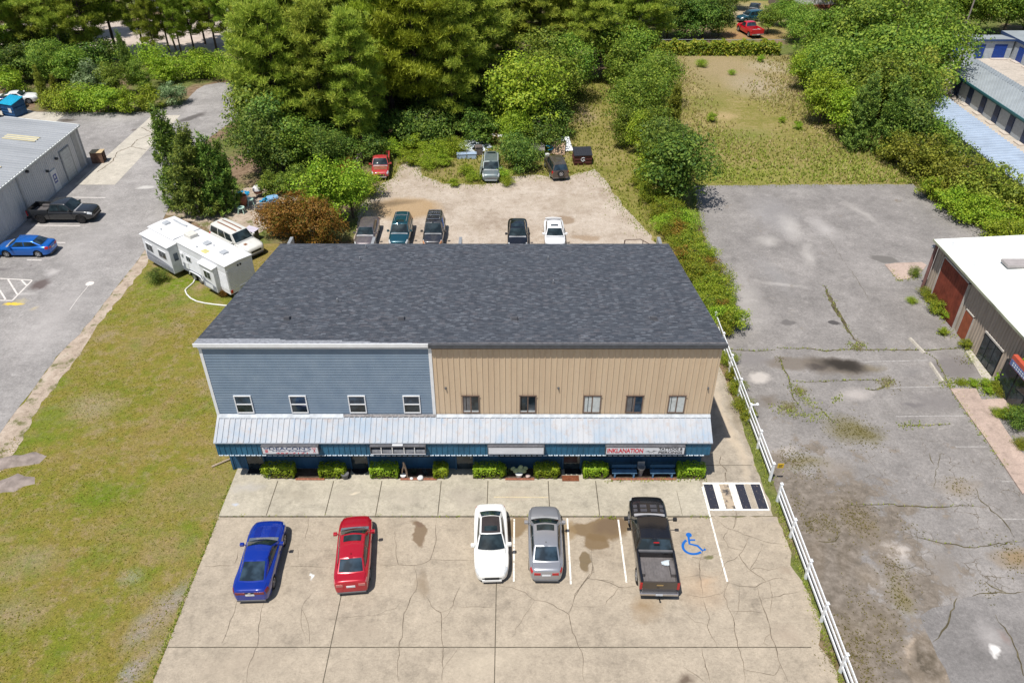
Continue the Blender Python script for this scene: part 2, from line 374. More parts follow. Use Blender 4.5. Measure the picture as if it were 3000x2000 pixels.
for k,(x,y),rx,ry,rot,soft,cc,st in [(K5,(630,790),1.6,.7,.1,.95,(.36,.32,.25),.6),(K5,(940,790),1.2,.8,.2,.95,(.36,.32,.26),.6),(K5,(1300,800),1.6,.8,.0,.95,(.36,.32,.26),.6),(K5,(300,720),.8,.5,.3,.9,(.38,.36,.34),.6),
    (K6,(140,800),1.2,.9,.0,.95,(.33,.29,.24),.6),(K6,(490,790),1.3,.6,.0,.95,(.38,.31,.24),.5),(K5,(1000,770),.3,.2,0,.8,(.62,.54,.41),.9),(K5,(215,850),.2,.2,0,.8,(.45,.5,.6),.7)]:
    p=G(*k(x,y)); ss.append((p[0],p[1],rx,ry,rot,soft,cc,st))
M_walk = concrete('walk_concrete', (.378,.342,.272), ss)
sheet('sidewalk', [(-16.15,29.64),(10.85,29.64),(10.85,33.34),(-16.15,33.34)], .085, M_walk, .075)
M_path = concrete('path_concrete', (.34,.295,.235), [(13.6,37,.45,7,0.03,.9,(.52,.43,.32),.7),(14.35,38,.3,6,.02,.9,(.20,.165,.12),.6),(12.5,39.6,.8,.5,0,.9,(.24,.18,.14),.5)])
sheet('side_path', [(10.87,29.66)]+jag([(14.45,29.66),(14.45,31.8),(14.4,33.6),(14.5,36),(14.5,39),(14.4,42),(14.2,47)],.4,.07,2,False)+[(11.1,47),(10.87,33)], .036, M_path)
M_strip = concrete('strip_concrete', (.44,.405,.345), [])
sheet('concrete_strip', [G(446,339),G(529,338),G(337,542),G(219,542)], .026, M_strip)
sheet('concrete_pad', [G(107,330),G(196,332),G(160,360),G(70,362),(-74,88),(-74,104)], .027, M_strip)

# joints, cracks
M_joint = simple('joint', (.11,.095,.07), .95, 0, .1, .35, 4)
M_crack = simple('crack', (.17,.14,.105), .95, 0, .1, .4, 3)
mb = MB()
for x in (-13.54,-10.31,-7.52,-4.09,-1.39,2.09,4.83): mb.box(x-.025,x+.025,29.66,32.27,.084,.089)
mb.box(9.38,9.40,29.66,31.5,.084,.0885)
o = mb.build('sidewalk_joints', M_joint); o['kind']='structure'
mb = MB()
def strip(mb,a,b,w,z): ribbon(mb,[a,b],w,z)
strip(mb,(-8.5,25.3),(-8.49,-8),.045,.0345); strip(mb,(-.79,25.3),(-.79,-8),.045,.0345)
y0 = G(1000,1896)[1]; strip(mb,(-16.1,y0),(14.0,y0),.05,.0349); strip(mb,(-16.1,29.6),(10.9,29.6),.07,.0347)
strip(mb,(10.9,33.6),(14.2,33.6),.04,.0405)
o = mb.build('lot_joints', M_joint); o['kind']='structure'
CR = [(KL,[(1327,130),(1325,200),(1327,270),(1310,330),(1295,372),(1245,398),(1205,405),(1160,405),(1112,400),(1098,340),(1088,210)],.045),
 (KL,[(1205,405),(1220,495),(1215,545),(1180,595),(1143,683),(1137,780),(1115,880),(1108,990),(1118,1075)],.05),
 (KL,[(1240,560),(1290,610),(1325,660),(1355,675),(1360,830),(1370,875),(1363,960),(1362,1070)],.055),(KL,[(1355,675),(1400,660),(1425,635),(1440,580),(1465,530)],.05),(KL,[(1360,720),(1395,690),(1425,640)],.03),
 (KL,[(1425,635),(1480,645),(1670,645)],.03),(KL,[(1295,372),(1400,375),(1550,378)],.03),(KL,[(1675,515),(1760,530),(1840,560),(1895,605),(1950,610),(2000,630),(2060,665),(2090,685),(2105,760),(2145,870),(2165,900),(2170,1000),(2180,1075)],.05),
 (KL,[(2090,685),(2110,640),(2140,560),(2180,500),(2200,480),(2225,430),(2222,330),(2215,290)],.05),(KL,[(2200,480),(2280,490),(2350,500)],.035),(KL,[(1895,605),(1830,700),(1760,820)],.025),(KL,[(2100,640),(2300,645)],.02),
 (KL,[(185,610),(165,690),(130,780),(95,860)],.04),(KL,[(340,620),(320,690),(305,860),(260,960),(240,1075)],.035),(KL,[(600,130),(590,200),(575,260)],.03),(KL,[(0,410),(80,405),(180,400)],.03),(KL,[(440,415),(520,410),(700,412)],.025),(KL,[(545,640),(580,700),(600,790),(600,860)],.025),(KL,[(1370,1000),(1420,930),(1455,880)],.02),(KL,[(1130,600),(1100,650),(980,690)],.02),(KL,[(700,720),(850,700),(1000,690),(1090,675)],.02),
 (KL,[(1000,400),(1060,408),(1112,400)],.03),(KL,[(190,330),(175,390),(160,400)],.03),(KL,[(530,300),(535,380)],.02),(KL,[(620,560),(560,640),(555,760),(580,830)],.02),
 (K6,[(960,1150),(965,1210),(985,1290),(940,1330),(880,1410),(855,1460),(830,1540),(800,1580)],.045),(K6,[(940,1330),(1010,1340),(1090,1360),(1150,1390),(1260,1385)],.045),(K6,[(1150,1390),(1090,1460),(1060,1510)],.035),(K6,[(840,1200),(900,1220),(960,1240)],.025),
 (K6,[(1880,830),(1890,870),(1920,895),(1915,930),(1895,1010)],.04),(K6,[(1760,890),(1830,870),(1880,870)],.03),(K6,[(1630,1190),(1680,1210),(1740,1190),(1810,1165)],.035),(K6,[(1720,1110),(1680,1220),(1678,1310),(1690,1380)],.03),(K6,[(760,880),(860,870),(940,880),(1010,885)],.02),
 (K8,[(340,420),(355,470),(330,560)],.04),(K8,[(180,470),(290,555),(430,605),(530,640),(650,660)],.04),(K8,[(435,615),(395,700),(370,730),(430,820),(545,905),(480,940),(370,935),(300,910)],.045),(K8,[(300,555),(265,620),(300,680),(390,700)],.035),(K8,[(530,645),(500,720),(440,835),(470,815),(560,830),(640,810)],.04),
 (K8,[(545,905),(600,885),(660,880)],.035),(K8,[(300,910),(270,1000),(310,1100),(340,1180),(360,1330),(400,1460),(405,1568)],.05),(K8,[(490,945),(520,1060),(555,1150),(575,1240),(620,1370),(650,1470),(690,1568)],.055),(K8,[(370,935),(370,1030),(350,1120)],.045),(K8,[(300,1100),(420,1100),(540,1110)],.025),
 (K8,[(130,1010),(145,1060),(175,1150),(160,1200),(215,1300),(225,1335)],.045),(K8,[(585,1240),(545,1270),(530,1310),(590,1335)],.03),(K8,[(105,760),(110,850),(130,960),(130,1010)],.03),(K8,[(0,880),(110,860),(200,880)],.025),(K8,[(400,1480),(500,1500),(600,1520),(640,1440)],.035),(K8,[(125,1340),(145,1430),(165,1500),(180,1568)],.05),(K8,[(520,1015),(600,1005),(700,985),(770,970)],.035),(K8,[(60,745),(110,750),(160,745)],.05),(K8,[(245,735),(270,800),(240,870)],.03),(K8,[(0,990),(130,1010),(250,985),(300,910)],.025),(K8,[(565,900),(585,1020),(575,1120)],.03),(K8,[(270,790),(340,760),(370,730)],.03),(K8,[(0,1100),(80,1170),(160,1190)],.025),(K8,[(0,1460),(90,1520),(150,1568)],.03)]
mb = MB()
for i,(k,pts,w) in enumerate(CR): ribbon(mb, GP(k,pts), w*.72, .0385+.00012*i, i, .05, True)
for i,pts in enumerate([[(930,840),(1010,880),(900,920),(860,965)],[(1000,900),(1120,880)],[(770,1000),(860,965),(960,985)],[(640,1130),(740,1060),(770,1000)],[(1060,780),(1040,840),(1090,870)]]): ribbon(mb, GP(K1,pts), .10, .0305+.0008*i, 120+i, .06)
for i,pts in enumerate([[(250,85),(240,130),(285,170),(290,185)],[(280,190),(283,250)]]): ribbon(mb, GP(K8,pts), .05, .041+.001*i, 90+i, .03)
o = mb.build('pavement_cracks', M_crack); o['kind']='structure'

# painted marks on the concrete
def worn_paint(name, col, under, lo=.42, hi=.6, sc=7):
    t = NT(name, .75, 0, .25); w = t.warp(3,.3); t.base(t.mix(t.rng(t.noise(sc,5,.7,w),lo,hi), col, under)); return t.m
M_white = worn_paint('white_paint', (.80,.78,.72), (.36,.31,.25), .52, .68)
M_blackp = worn_paint('black_paint', (.028,.030,.045), (.33,.27,.2), .60, .70)
M_faded = worn_paint('faded_yellow_paint', (.58,.49,.30), (.45,.38,.28), .40, .65)
M_bluep = worn_paint('blue_paint', (.008,.115,.42), (.25,.29,.33), .62, .82)
for i,(a,b,w) in enumerate([((.12,29.45),(.09,25.3),.085),((3.04,29.5),(2.97,25.15),.09),((5.83,29.4),(5.79,25.25),.09),((10.92,31.9),(10.9,25.3),.09)]):
    mb=MB(); ribbon(mb,[a,b],w,.039+.0005*i+(.002 if i==3 else 0)); o=mb.build('parking_line',M_white); o['kind']='structure'
mb=MB(); ribbon(mb,[G(*K6(330,803)),G(*K6(685,805))],.07,.0935); o=mb.build('faded_line',M_faded); o['kind']='structure'
# zebra box: white border, black bars
zc = GP(K8,[(112,262),(540,250),(598,390),(160,396)])
zx0,zx1 = 10.98,14.32; zy0,zy1 = 30.05,32.2
mb=MB(); mb.quad((zx0,zy0,.044),(zx1,zy0,.044),(zx1,zy1,.044),(zx0,zy1,.044)); o=mb.build('crosswalk_base',M_white); o['kind']='structure'
bars = [(.05,.62,M_blackp),(1.02,1.60,worn_paint('worn_black_paint',(.05,.05,.055),(.42,.34,.25),.36,.52,2.4)),(2.02,2.56,M_blackp),(2.98,3.56,M_blackp)]
for i,(a,b,m) in enumerate(bars):
    s0 = (zx1-zx0)/3.62; mb=MB(); xa=zx0+a*s0; xb=zx0+b*s0
    mb.quad((xa,zy0+.12,.048),(xb,zy0+.12,.048),(xb,zy1-.14,.048),(xa,zy1-.14,.048)); o=mb.build('crosswalk_bar',m); o['kind']='structure'
mb=MB(); xa=zx0+2.56*s0; xb=zx0+2.98*s0; mb.quad((xa+.01,zy0+.12,.0478),(xb-.01,zy0+.12,.0478),(xb-.01,zy1-.14,.0478),(xa+.01,zy1-.14,.0478)); o=mb.build('crosswalk_gap',M_path); o['kind']='structure'
# wheelchair symbol
wc = G(*K6(1645,1120)); mb=MB()
Pw = lambda x,y: G(*K6(x,y))
hc = Pw(1608,1047); mb.add([(hc[0]+.16*math.cos(q*.3927),hc[1]+.16*math.sin(q*.3927),.0395) for q in range(16)],[tuple(range(16))])
ribbon(mb,[Pw(1606,1060),Pw(1612,1105),Pw(1665,1118),Pw(1698,1150),Pw(1718,1140)],.13,.0400)
ribbon(mb,[Pw(1612,1080),Pw(1650,1080)],.11,.0405)
a0=Pw(1598,1090); arc=[Pw(1640+72*math.cos(R(q)),1120+52*math.sin(R(q))) for q in range(228,40,-12)]
ribbon(mb,arc,.14,.0410)
o=mb.build('wheelchair_symbol',M_bluep); o['kind']='structure'
# left-hand lot lines
def LL(name, pts, w, mat, k=KD, z=.0235):
    mb=MB(); ribbon(mb,GP(k,pts),w,z); o=mb.build(name,mat); o['kind']='structure'
M_wl = worn_paint('worn_white_paint', (.66,.62,.58), (.34,.33,.31), .50, .72)
for i,pts in enumerate([[(690,72),(1210,78)],[(360,395),(920,402)],[(640,592),(750,594)],[(310,790),(480,796)],[(0,1005),(370,1025)],[(370,1028),(138,1262)],[(138,1260),(0,1255)],[(95,1018),(200,1188)],[(245,1022),(305,1083)],[(0,1140),(65,1245)]]):
    LL('parking_line', pts, .13, M_wl, KD, .0235+.0008*i)
LL('chalk_line', [(1020,1085),(900,1230),(800,1370)], .05, M_wl, KD, .033); 
mb=MB(); p=G(*KD(1033,1064)); mb.lathe([(.33,.02),(.33,.033),(.27,.035)],18,(p[0],p[1],0)); o=mb.build('manhole_cover',M_wl); o['kind']='structure'

# rear gravel lot, grass round it, clearing by the caravan
t = NT('gravel', .95, 0, .15); f1=t.noise(.3,6,.6); f2=t.noise(9,5,.8); f3=t.noise(1.5,6,.65)
c = t.ramp(t.math('ADD',t.math('MULTIPLY',f1,.6),t.math('MULTIPLY',f3,.4)),[(.34,(.29,.23,.175)),(.48,(.40,.335,.27)),(.64,(.49,.425,.355))])
gs=[]
for (x,y),rx,ry,rot,soft,cc,st in [((640,1370),4.0,2.7,.0,.35,(.35,.235,.12),.8),((560,1335),3.2,.9,.1,.9,(.15,.11,.07),.8),((1690,1440),1.2,.9,-.4,.3,(.25,.18,.12),.8),((1840,1560),1.6,.6,.0,.4,(.30,.22,.15),.8),((1150,1380),.8,.4,.1,.8,(.28,.23,.17),.6),((1750,1330),2.5,2.0,.4,.95,(.38,.32,.25),.5),((1100,1480),.5,2.5,.4,.9,(.36,.30,.23),.5),
     ((620,1160),1.6,1.6,.2,.9,(.28,.22,.15),.6),((1550,1180),2.4,.8,.0,.9,(.34,.28,.2),.5)]:
    p=G(*K2(x,y)); gs.append((p[0],p[1],rx,ry,rot,soft,cc,st))
c = t.mix(t.rng(t.noise(2.4,6,.75,t.warp(1.0,.8)),.52,.66,0,.6),c,(.24,.19,.14)); c = t.mix(t.rng(t.noise(1.0,6,.7,t.map((1,.4,1),(4,1,0))),.54,.68,0,.5),c,(.52,.46,.39))
c = chain_spots(t,c,gs); c = t.mix(.65,c,t.ramp(f2,[(.25,.5),(.5,1.0),(.75,1.45)]),'MULTIPLY')
t.base(c).bump(f2,.5,.04); M_gravel=t.m
gp = [(11.4,47.0),(-15.5,47.0),(-15.5,52),(-13.6,58)]+GP(K2,[(330,1420),(380,1300),(480,1215),(560,1170),(620,1070),(720,1040),(760,1150),(900,1205),(1150,1215),(1300,1160),(1500,1150),(1700,1160),(1880,1110),(1960,1190),(2070,1350),(2240,1530)])+[(13.2,56),(13,47)]
sheet('gravel_lot', jag(gp,.6,.16,4), .014, M_gravel)

def meadow(name, sandy, spots=()):
    t=NT(name,.95,0,.15); f1=t.noise(.14,6,.65); f2=t.noise(1.6,6,.7); f3=t.noise(9,5,.8)
    c=t.ramp(t.math('ADD',t.math('MULTIPLY',f1,.5),t.math('MULTIPLY',f2,.5)),[(.34,(.13,.145,.03)),(.46,(.22,.20,.05)),(.56,(.31,.25,.10)),(.68,(.38,.29,.15))])
    c=chain_spots(t,c,spots)
    c=t.mix(t.rng(t.noise(4.2,6,.75),.50,.62,0,.55),c,(.16,.17,.04)); c=t.mix(t.rng(t.noise(3.1,6,.75,t.map(loc=(5,2,0))),.56,.68,0,.6),c,(.46,.37,.22)); c=t.mix(.75,c,t.ramp(f3,[(.25,.35),(.5,1.0),(.75,1.6)]),'MULTIPLY'); t.base(c).bump(f3,.9,.12); return t.m
ms=[]
for (x,y),rx,ry,rot,soft,cc,st in [((500,430),15,15,.0,.8,(.36,.27,.17),.75),((700,540),5.5,7,.2,.95,(.40,.33,.25),.85),((760,420),4,4,.1,.9,(.48,.42,.33),.6),((500,1100),14,3.2,.05,.9,(.21,.24,.03),.8),((600,850),5,3,.2,.95,(.15,.19,.035),.7),((1250,1050),4,2.5,.1,.9,(.24,.25,.05),.7),((350,650),4,4,.1,.95,(.19,.20,.05),.7),((480,730),2.0,2.0,.2,.9,(.50,.36,.20),.7),((280,560),2.4,4,.3,.9,(.42,.33,.17),.7),((800,1000),3,2,0,.9,(.28,.23,.08),.6),((150,400),5,4,0,.95,(.24,.21,.07),.6)]:
    p=G(*K3(x,y)); ms.append((p[0],p[1],rx,ry,rot,soft,cc,st))
sheet('meadow', jag([(17.6,73),(40.6,73.2),(46,80),(48,100),(44,119),(19,119.5),(17,95)],.8,.2,6), .008, meadow('meadow_grass',1,ms))
bs=[]
for (x,y),rx,ry,rot,soft,cc,st in [((1830,760),2.0,5,-.1,.95,(.42,.31,.21),.7),((1780,920),2.2,4,.1,.95,(.27,.24,.07),.6),((900,1130),4.5,2,0,.9,(.24,.19,.08),.7),((1450,1100),5,2.0,0,.9,(.27,.23,.08),.6),((1200,830),4,4,.3,.9,(.36,.20,.09),.7),((800,1080),2,2,0,.9,(.20,.20,.04),.6),((2150,1400),1.2,6,.3,.9,(.22,.22,.04),.7),((150,1100),4,1.6,0,.9,(.30,.15,.08),.6)]:
    p=G(*K2(x,y)); bs.append((p[0],p[1],rx,ry,rot,soft,cc,st))
sheet('rear_grass', jag([(-13.5,58),(-14,70),(-12,80),(-4,88),(4,96),(8,108),(14,110),(17.4,95),(17.4,73),(16.6,60),(15,46),(13,46),(13,58)],.7,.2,9), .009, meadow('rear_grass_blades',0,bs))
dcl = GP(K1,[(1080,1400),(1250,1330),(1500,1240),(1700,1235),(1880,1255),(1960,1300),(1880,1400),(1760,1500),(1640,1568),(1480,1540),(1300,1470)])
sheet('dirt_clearing', jag(dcl,.5,.18,11), .0135, M_sand)
# far dirt road
t=NT('far_road',.95); f=t.noise(.5,6,.65); t.base(t.ramp(f,[(.3,(.36,.30,.25)),(.6,(.52,.44,.38)),(.8,(.30,.28,.14))])); M_froad=t.m
sheet('dirt_road', jag([(-140,118),(-62,116),(-40,121),(-18,126),(-18,142),(-60,140),(-140,132)],2,.5,12), .008, M_froad)
sheet('scrap_yard', jag([G(2130,118),G(2380,110),G(2420,40),G(2330,5),G(2100,0),G(2060,60)],1.2,.4,13), .0085, meadow('yard_earth',1,[(G(2180,105)[0],G(2180,105)[1],9,7,0,.8,(.36,.19,.10),.8),(G(2200,40)[0],G(2200,40)[1],12,9,0,.9,(.48,.38,.29),.8)]))
sheet('storage_yard', [(46,60),(112,60),(112,123),(50,123),(50,100)], .010, concrete('yard_concrete',(.44,.39,.33),[]))

# old asphalt lot on the right
rs=[]
WEED8=[((1150,500),1.1,420),((800,130),1.2,380),((700,100),.7,160),((950,540),.9,200),((2180,760),1.3,220),((1420,1020),.7,170),((1400,850),.9,170),((1080,1280),1.1,330),((980,1400),.6,170),((1330,1180),.9,120),((1180,1480),.9,220),((830,540),.5,90),((740,400),.5,80),((1800,280),.9,120),((1330,1400),.5,90),((2000,960),.5,40),((1500,560),.8,60),((1160,1030),.6,90)]
WEED7=[((1140,930),.5,120),((1080,1480),1.6,420),((1200,1500),1.2,260),((1350,1170),.7,150),((760,1230),.6,120),((700,1340),.7,160),((640,1010),.3,60),((1860,1030),.5,90)]
for k,(x,y),rx,ry,rot,soft,cc,st in [(K8,q[0],q[1]*1.0,q[1]*1.25,.2,.75,(.135,.115,.045),.75) for q in WEED8[:1]+WEED8[3:13:2]]+[(K7,q[0],q[1]*1.1,q[1],.2,.75,(.145,.125,.045),.75) for q in WEED7[:6]]+[
    (K7,(700,1040),2.2,.8,.0,.35,(.17,.145,.12),.85),(K7,(1010,1060),2.7,1.25,-.25,.45,(.15,.125,.10),.9),(K7,(1060,1060),1.5,.8,-.3,.8,(.03,.025,.022),.95),(K7,(1050,1055),2.1,1.05,-.25,.6,(.03,.025,.02),.9),(K7,(880,1060),.9,.4,.2,.8,(.05,.042,.038),.75),
    (K7,(695,775),.75,.42,.0,.3,(.13,.12,.115),.85),(K7,(1000,770),.5,.42,-.3,.3,(.06,.055,.055),.9),(K7,(1315,355),1.3,.75,-.3,.35,(.14,.13,.12),.9),(K7,(1490,1300),.8,.35,0,.6,(.12,.11,.11),.8),
    (K7,(470,1020),1.6,1.0,.1,.6,(.20,.185,.18),.8),(K7,(1780,1070),2.2,1.9,.1,.45,(.16,.145,.14),.8),(K7,(1620,1290),2.6,1.3,.1,.8,(.19,.175,.17),.7),(K7,(1500,1100),1.8,.8,.1,.9,(.18,.17,.165),.6),(K7,(500,1130),1.0,.7,.1,.5,(.50,.46,.42),.8),
    (K7,(560,1290),.9,.9,.3,.7,(.15,.125,.10),.8),(K7,(1250,1080),1.0,.6,.2,.8,(.17,.14,.09),.7),(K7,(1130,1250),1.6,1.0,.2,.8,(.45,.41,.38),.6),(K7,(700,150),1.2,3.5,-.1,.95,(.48,.45,.42),.6),(K7,(820,330),.9,2.6,-.2,.95,(.46,.43,.4),.6),(K7,(560,240),1.6,1.2,.0,.9,(.46,.43,.4),.6),(K7,(650,530),2.4,.5,-.2,.9,(.46,.43,.4),.6),(K7,(400,620),2.0,5,-.1,.95,(.44,.41,.385),.5),
    (K7,(600,460),1.4,4,.2,.95,(.27,.26,.255),.5),(K7,(560,80),1.6,5,.2,.95,(.26,.25,.25),.5),(K3,(800,1300),2,4,.2,.95,(.25,.24,.24),.5),(K3,(1100,1430),1.4,3,.2,.95,(.47,.44,.42),.6),(K3,(1330,1330),.7,4,.3,.95,(.43,.40,.37),.5),
    (K8,(1150,500),1.4,2.4,.2,.8,(.19,.14,.075),.75),(K8,(800,130),1.8,.8,.1,.8,(.17,.14,.06),.7),(K8,(1000,170),1.5,1.0,.1,.9,(.24,.20,.16),.6),(K8,(950,430),.5,1.6,-.2,.8,(.20,.17,.15),.7),(K8,(1080,750),.55,2.6,-.45,.7,(.19,.165,.14),.8),(K8,(1330,760),.6,3.2,-.4,.7,(.20,.17,.14),.8),(K8,(1420,950),1.0,2.0,-.4,.8,(.20,.165,.10),.8),(K8,(1250,1230),1.6,2.2,-.4,.8,(.22,.18,.13),.75),
    (K8,(1700,830),1.3,2.0,-.3,.9,(.20,.175,.15),.75),(K8,(2180,760),1.6,.9,.1,.8,(.25,.17,.08),.75),(K8,(1800,280),1.6,1.0,.2,.9,(.24,.19,.13),.7),(K8,(870,700),.6,3.5,-.35,.9,(.24,.19,.14),.7),(K8,(1080,1280),1.2,2.6,-.3,.9,(.22,.18,.12),.75),(K8,(1180,1500),1.2,2.0,-.2,.9,(.24,.18,.12),.75),(K8,(1400,700),1.2,.9,.1,.8,(.52,.46,.40),.7),(K8,(1210,870),.6,.9,.1,.9,(.48,.40,.31),.7),
    (K8,(1590,1440),1.25,1.5,-.5,.25,(.42,.33,.24),.7),(K8,(1595,1430),.95,1.2,-.5,.5,(.06,.05,.035),.9),(K8,(2055,1355),.25,.28,0,.7,(.6,.58,.55),.8),(K8,(2110,1270),.3,.4,.2,.7,(.26,.19,.16),.6),(K8,(650,60),1.4,.5,.1,.9,(.45,.40,.36),.6),(K3,(260,1240),.9,1.4,.2,.95,(.30,.28,.27),.4)]:
    p=G(*k(x,y)); rs.append((p[0],p[1],rx,ry,rot,soft,cc,st))
t,c,f2 = asphalt('old_asphalt', .228, rs, tint=(1,.93,.875))
# eroded gravelly soil next to the fence and fine crazing further out
X=t.sep(); n1=t.noise(.55,6,.7); n2=t.noise(2.2,5,.7)
near=t.math('MULTIPLY', t.rng(X['X'],26,15.5), t.rng(X['Y'],38,31)); er=t.rng(t.math('ADD',near,t.math('MULTIPLY',t.math('SUBTRACT',n1,.5),3.0)),.40,.60)
c=t.mix(t.math('MULTIPLY',er,.8),c,t.ramp(n2,[(.3,(.085,.068,.045)),(.48,(.15,.122,.092)),(.7,(.26,.22,.18))]))
cz=t.vor(1.25,'DISTANCE_TO_EDGE','Distance',t.warp(1.5,.55)); zone=t.math('MULTIPLY',t.math('MULTIPLY',t.rng(X['Y'],37.5,34.5),t.rng(X['Y'],23.3,24.4)),t.math('MULTIPLY',t.rng(X['X'],16,19),t.rng(t.noise(.45,4,.7),.50,.58)))
c=t.mix(t.math('MULTIPLY',t.rng(cz,.026,.006),zone),c,(.125,.105,.08))
t.base(c).bump(f2,.35,.02); M_old=t.m
sheet('asphalt_lot', [(15.1,-8),(15.1,46)]+jag([(15.4,47),(16.5,56),(17.3,64),(18.1,73.1)],.6,.12,3,False)+jag([(18.2,73.2),(40.3,73.5),(40.6,69),(43,62),(50,57)],.6,.15,7,False)+[(60,57),(60,-8)], .020, M_old)
t,c,f2=asphalt('patched_asphalt',.195,[(G(*K8(2055,1355))[0],G(*K8(2055,1355))[1],.26,.30,0,.6,(.8,.78,.75),.95),(G(*K8(2020,1270))[0],G(*K8(2020,1270))[1],.9,1.2,.2,.95,(.40,.375,.36),.6),(G(*K8(2110,1270))[0],G(*K8(2110,1270))[1],.35,.5,.2,.8,(.24,.18,.16),.6)],tint=(1,.94,.90)); t.base(c).bump(f2,.3,.02)
sheet('asphalt_patch', jag(GP(K8,[(1560,1130),(1640,1080),(1760,1060),(1860,1010),(2240,985),(2400,980),(2400,1800),(1900,1800),(1760,1568),(1640,1310)]),.5,.07,5), .0245, t.m)
M_pink = concrete('pink_concrete',(.40,.31,.26),[])
sheet('front_walk', GP(KS,[(310,600),(590,600),(650,720),(945,705),(1030,795),(800,860),(900,1030),(1000,1180),(1120,1330),(1300,1620),(1100,1750),(700,1150),(480,850)]), .10, M_pink, .09)
sheet('threshold_slab', GP(K7,[(1325,395),(1400,385),(1570,380),(1600,400),(1560,450),(1470,490),(1410,495)]), .07, M_pink, .06)
sheet('threshold_slab', GP(KS,[(480,185),(540,180),(760,470),(745,500),(650,470)]), .07, M_strip, .06)
for i,(k,pts) in enumerate([(K7,[(1190,1031),(1612,1021)]),(K7,[(1360,1202),(1700,1192)]),(K7,[(1400,1390),(1862,1385)]),(K8,[(1790,20),(2000,20)]),(K8,[(2070,495),(2240,495)]),(K8,[(2090,248),(2200,248)])]):
    LL('parking_line',pts,.10,worn_paint('ghost_white_paint_%d'%i,(.40,.38,.36),(.26,.245,.235),.40,.6,5),k,.0255+.001*i)
M_vcrack = simple('weedy_crack',(.10,.085,.05),.95,0,.1,.5,2)
mb=MB()
VC=[([(930,530),(960,600),(990,660),(1030,730),(1070,800),(1120,880),(1180,920)],.30),([(615,940),(700,945),(820,942),(930,960),(1080,950),(1230,955),(1480,952),(1640,955),(1800,945),(1870,940)],.12),([(630,1000),(660,1080),(700,1150),(720,1250),(760,1330)],.09),([(720,1160),(820,1165),(960,1158),(1100,1150),(1390,1152)],.06),([(1200,1210),(1270,1215),(1320,1195),(1390,1150)],.13),([(1080,400),(1130,470),(1160,520),(1230,630)],.03),([(930,180),(990,270),(1080,400)],.02),([(300,950),(450,960),(610,955)],.07),([(1590,970),(1660,1010),(1760,1215)],.06),([(840,1330),(900,1335),(960,1400),(990,1430)],.06),([(1410,1450),(1600,1450),(1760,1440)],.08),([(1800,1210),(1880,1370),(1990,1540)],.16)]
for i,(pts,w) in enumerate(VC): ribbon(mb,GP(K7,pts),w,.0262+.0003*i,50+i,.09,True,.3)
VC2=[([(1100,405),(1300,400),(1500,410),(1640,415),(1830,400),(1920,410)],.08),([(1530,610),(1650,640),(1850,680),(2000,670),(2240,640)],.07),([(1800,1010),(1780,1080),(1700,1230),(1640,1300)],.10),([(1900,1000),(2000,980),(2240,970)],.07),([(1920,290),(1960,380),(2100,500),(2180,620)],.07),([(1620,60),(1650,140)],.05),([(1310,780),(1480,820),(1530,800)],.06),([(1650,300),(1660,170),(1700,60)],.04),([(890,640),(1000,640),(1030,600)],.08),([(1060,400),(1200,410)],.05),([(1980,900),(2080,960),(2130,980)],.06),([(2050,1120),(2130,1240),(2200,1400),(2260,1560)],.07)]
for i,(pts,w) in enumerate(VC2): ribbon(mb,GP(K8,pts),w,.0302+.0003*i,80+i,.10,True,.3)
o=mb.build('asphalt_cracks',M_vcrack); o['kind']='structure'

# ================================================================== MAIN BUILDING
BX0, BX1, FY, BY = -16.42, 11.05, 33.30, 49.8
ZF, ZB = 9.22, 6.05                    # roof height at the front eave and the back edge
XS = -4.26                             # blue siding meets tan panels
bld = thing('commercial_building', 'two storey shop building, half blue siding and half tan metal, dark shingle roof', 'building')
t = NT('blue_siding', .65, 0, .3); f=t.noise(1.2,5,.6); t.base(t.ramp(f,[(.3,(.165,.225,.30)),(.6,(.20,.262,.335)),(.8,(.23,.29,.36))])); M_side=t.m
t = NT('tan_panel', .6, .0, .35); f=t.noise(.6,5,.6,t.map((2.2,1,.25))); f2=t.noise(3,4); t.base(t.mix(t.rng(f2,.55,.75,0,.25), t.ramp(f,[(.3,(.52,.395,.27)),(.55,(.58,.45,.31)),(.8,(.62,.49,.35))]), (.43,.31,.22))); M_tan=t.m
M_trim = simple('white_trim', (.74,.75,.76), .5, 0, .4, .06)
M_navy = simple('navy_panel', (.022,.115,.205), .5, 0, .4, .22, 1.2)
M_navyd = simple('navy_wall', (.024,.085,.165), .6, 0, .3, .2, 1.0)
M_black = simple('black_trim', (.02,.02,.022), .6, 0, .3)
M_dgrey = simple('dark_grey', (.075,.078,.085), .65, 0, .3, .2)
M_grey = simple('grey_metal', (.33,.34,.35), .5, .3, .4, .15)
M_brown = simple('brown_frame', (.16,.11,.085), .6, 0, .3, .2)
M_glass = glass('window_glass'); M_glassb = glass('tinted_glass', (.02,.035,.055))
M_blind = simple('window_blind', (.50,.53,.52), .35, 0, .5, .15, 5)
M_curtain = simple('grey_curtain', (.13,.125,.125), .5, 0, .5, .2, 5)

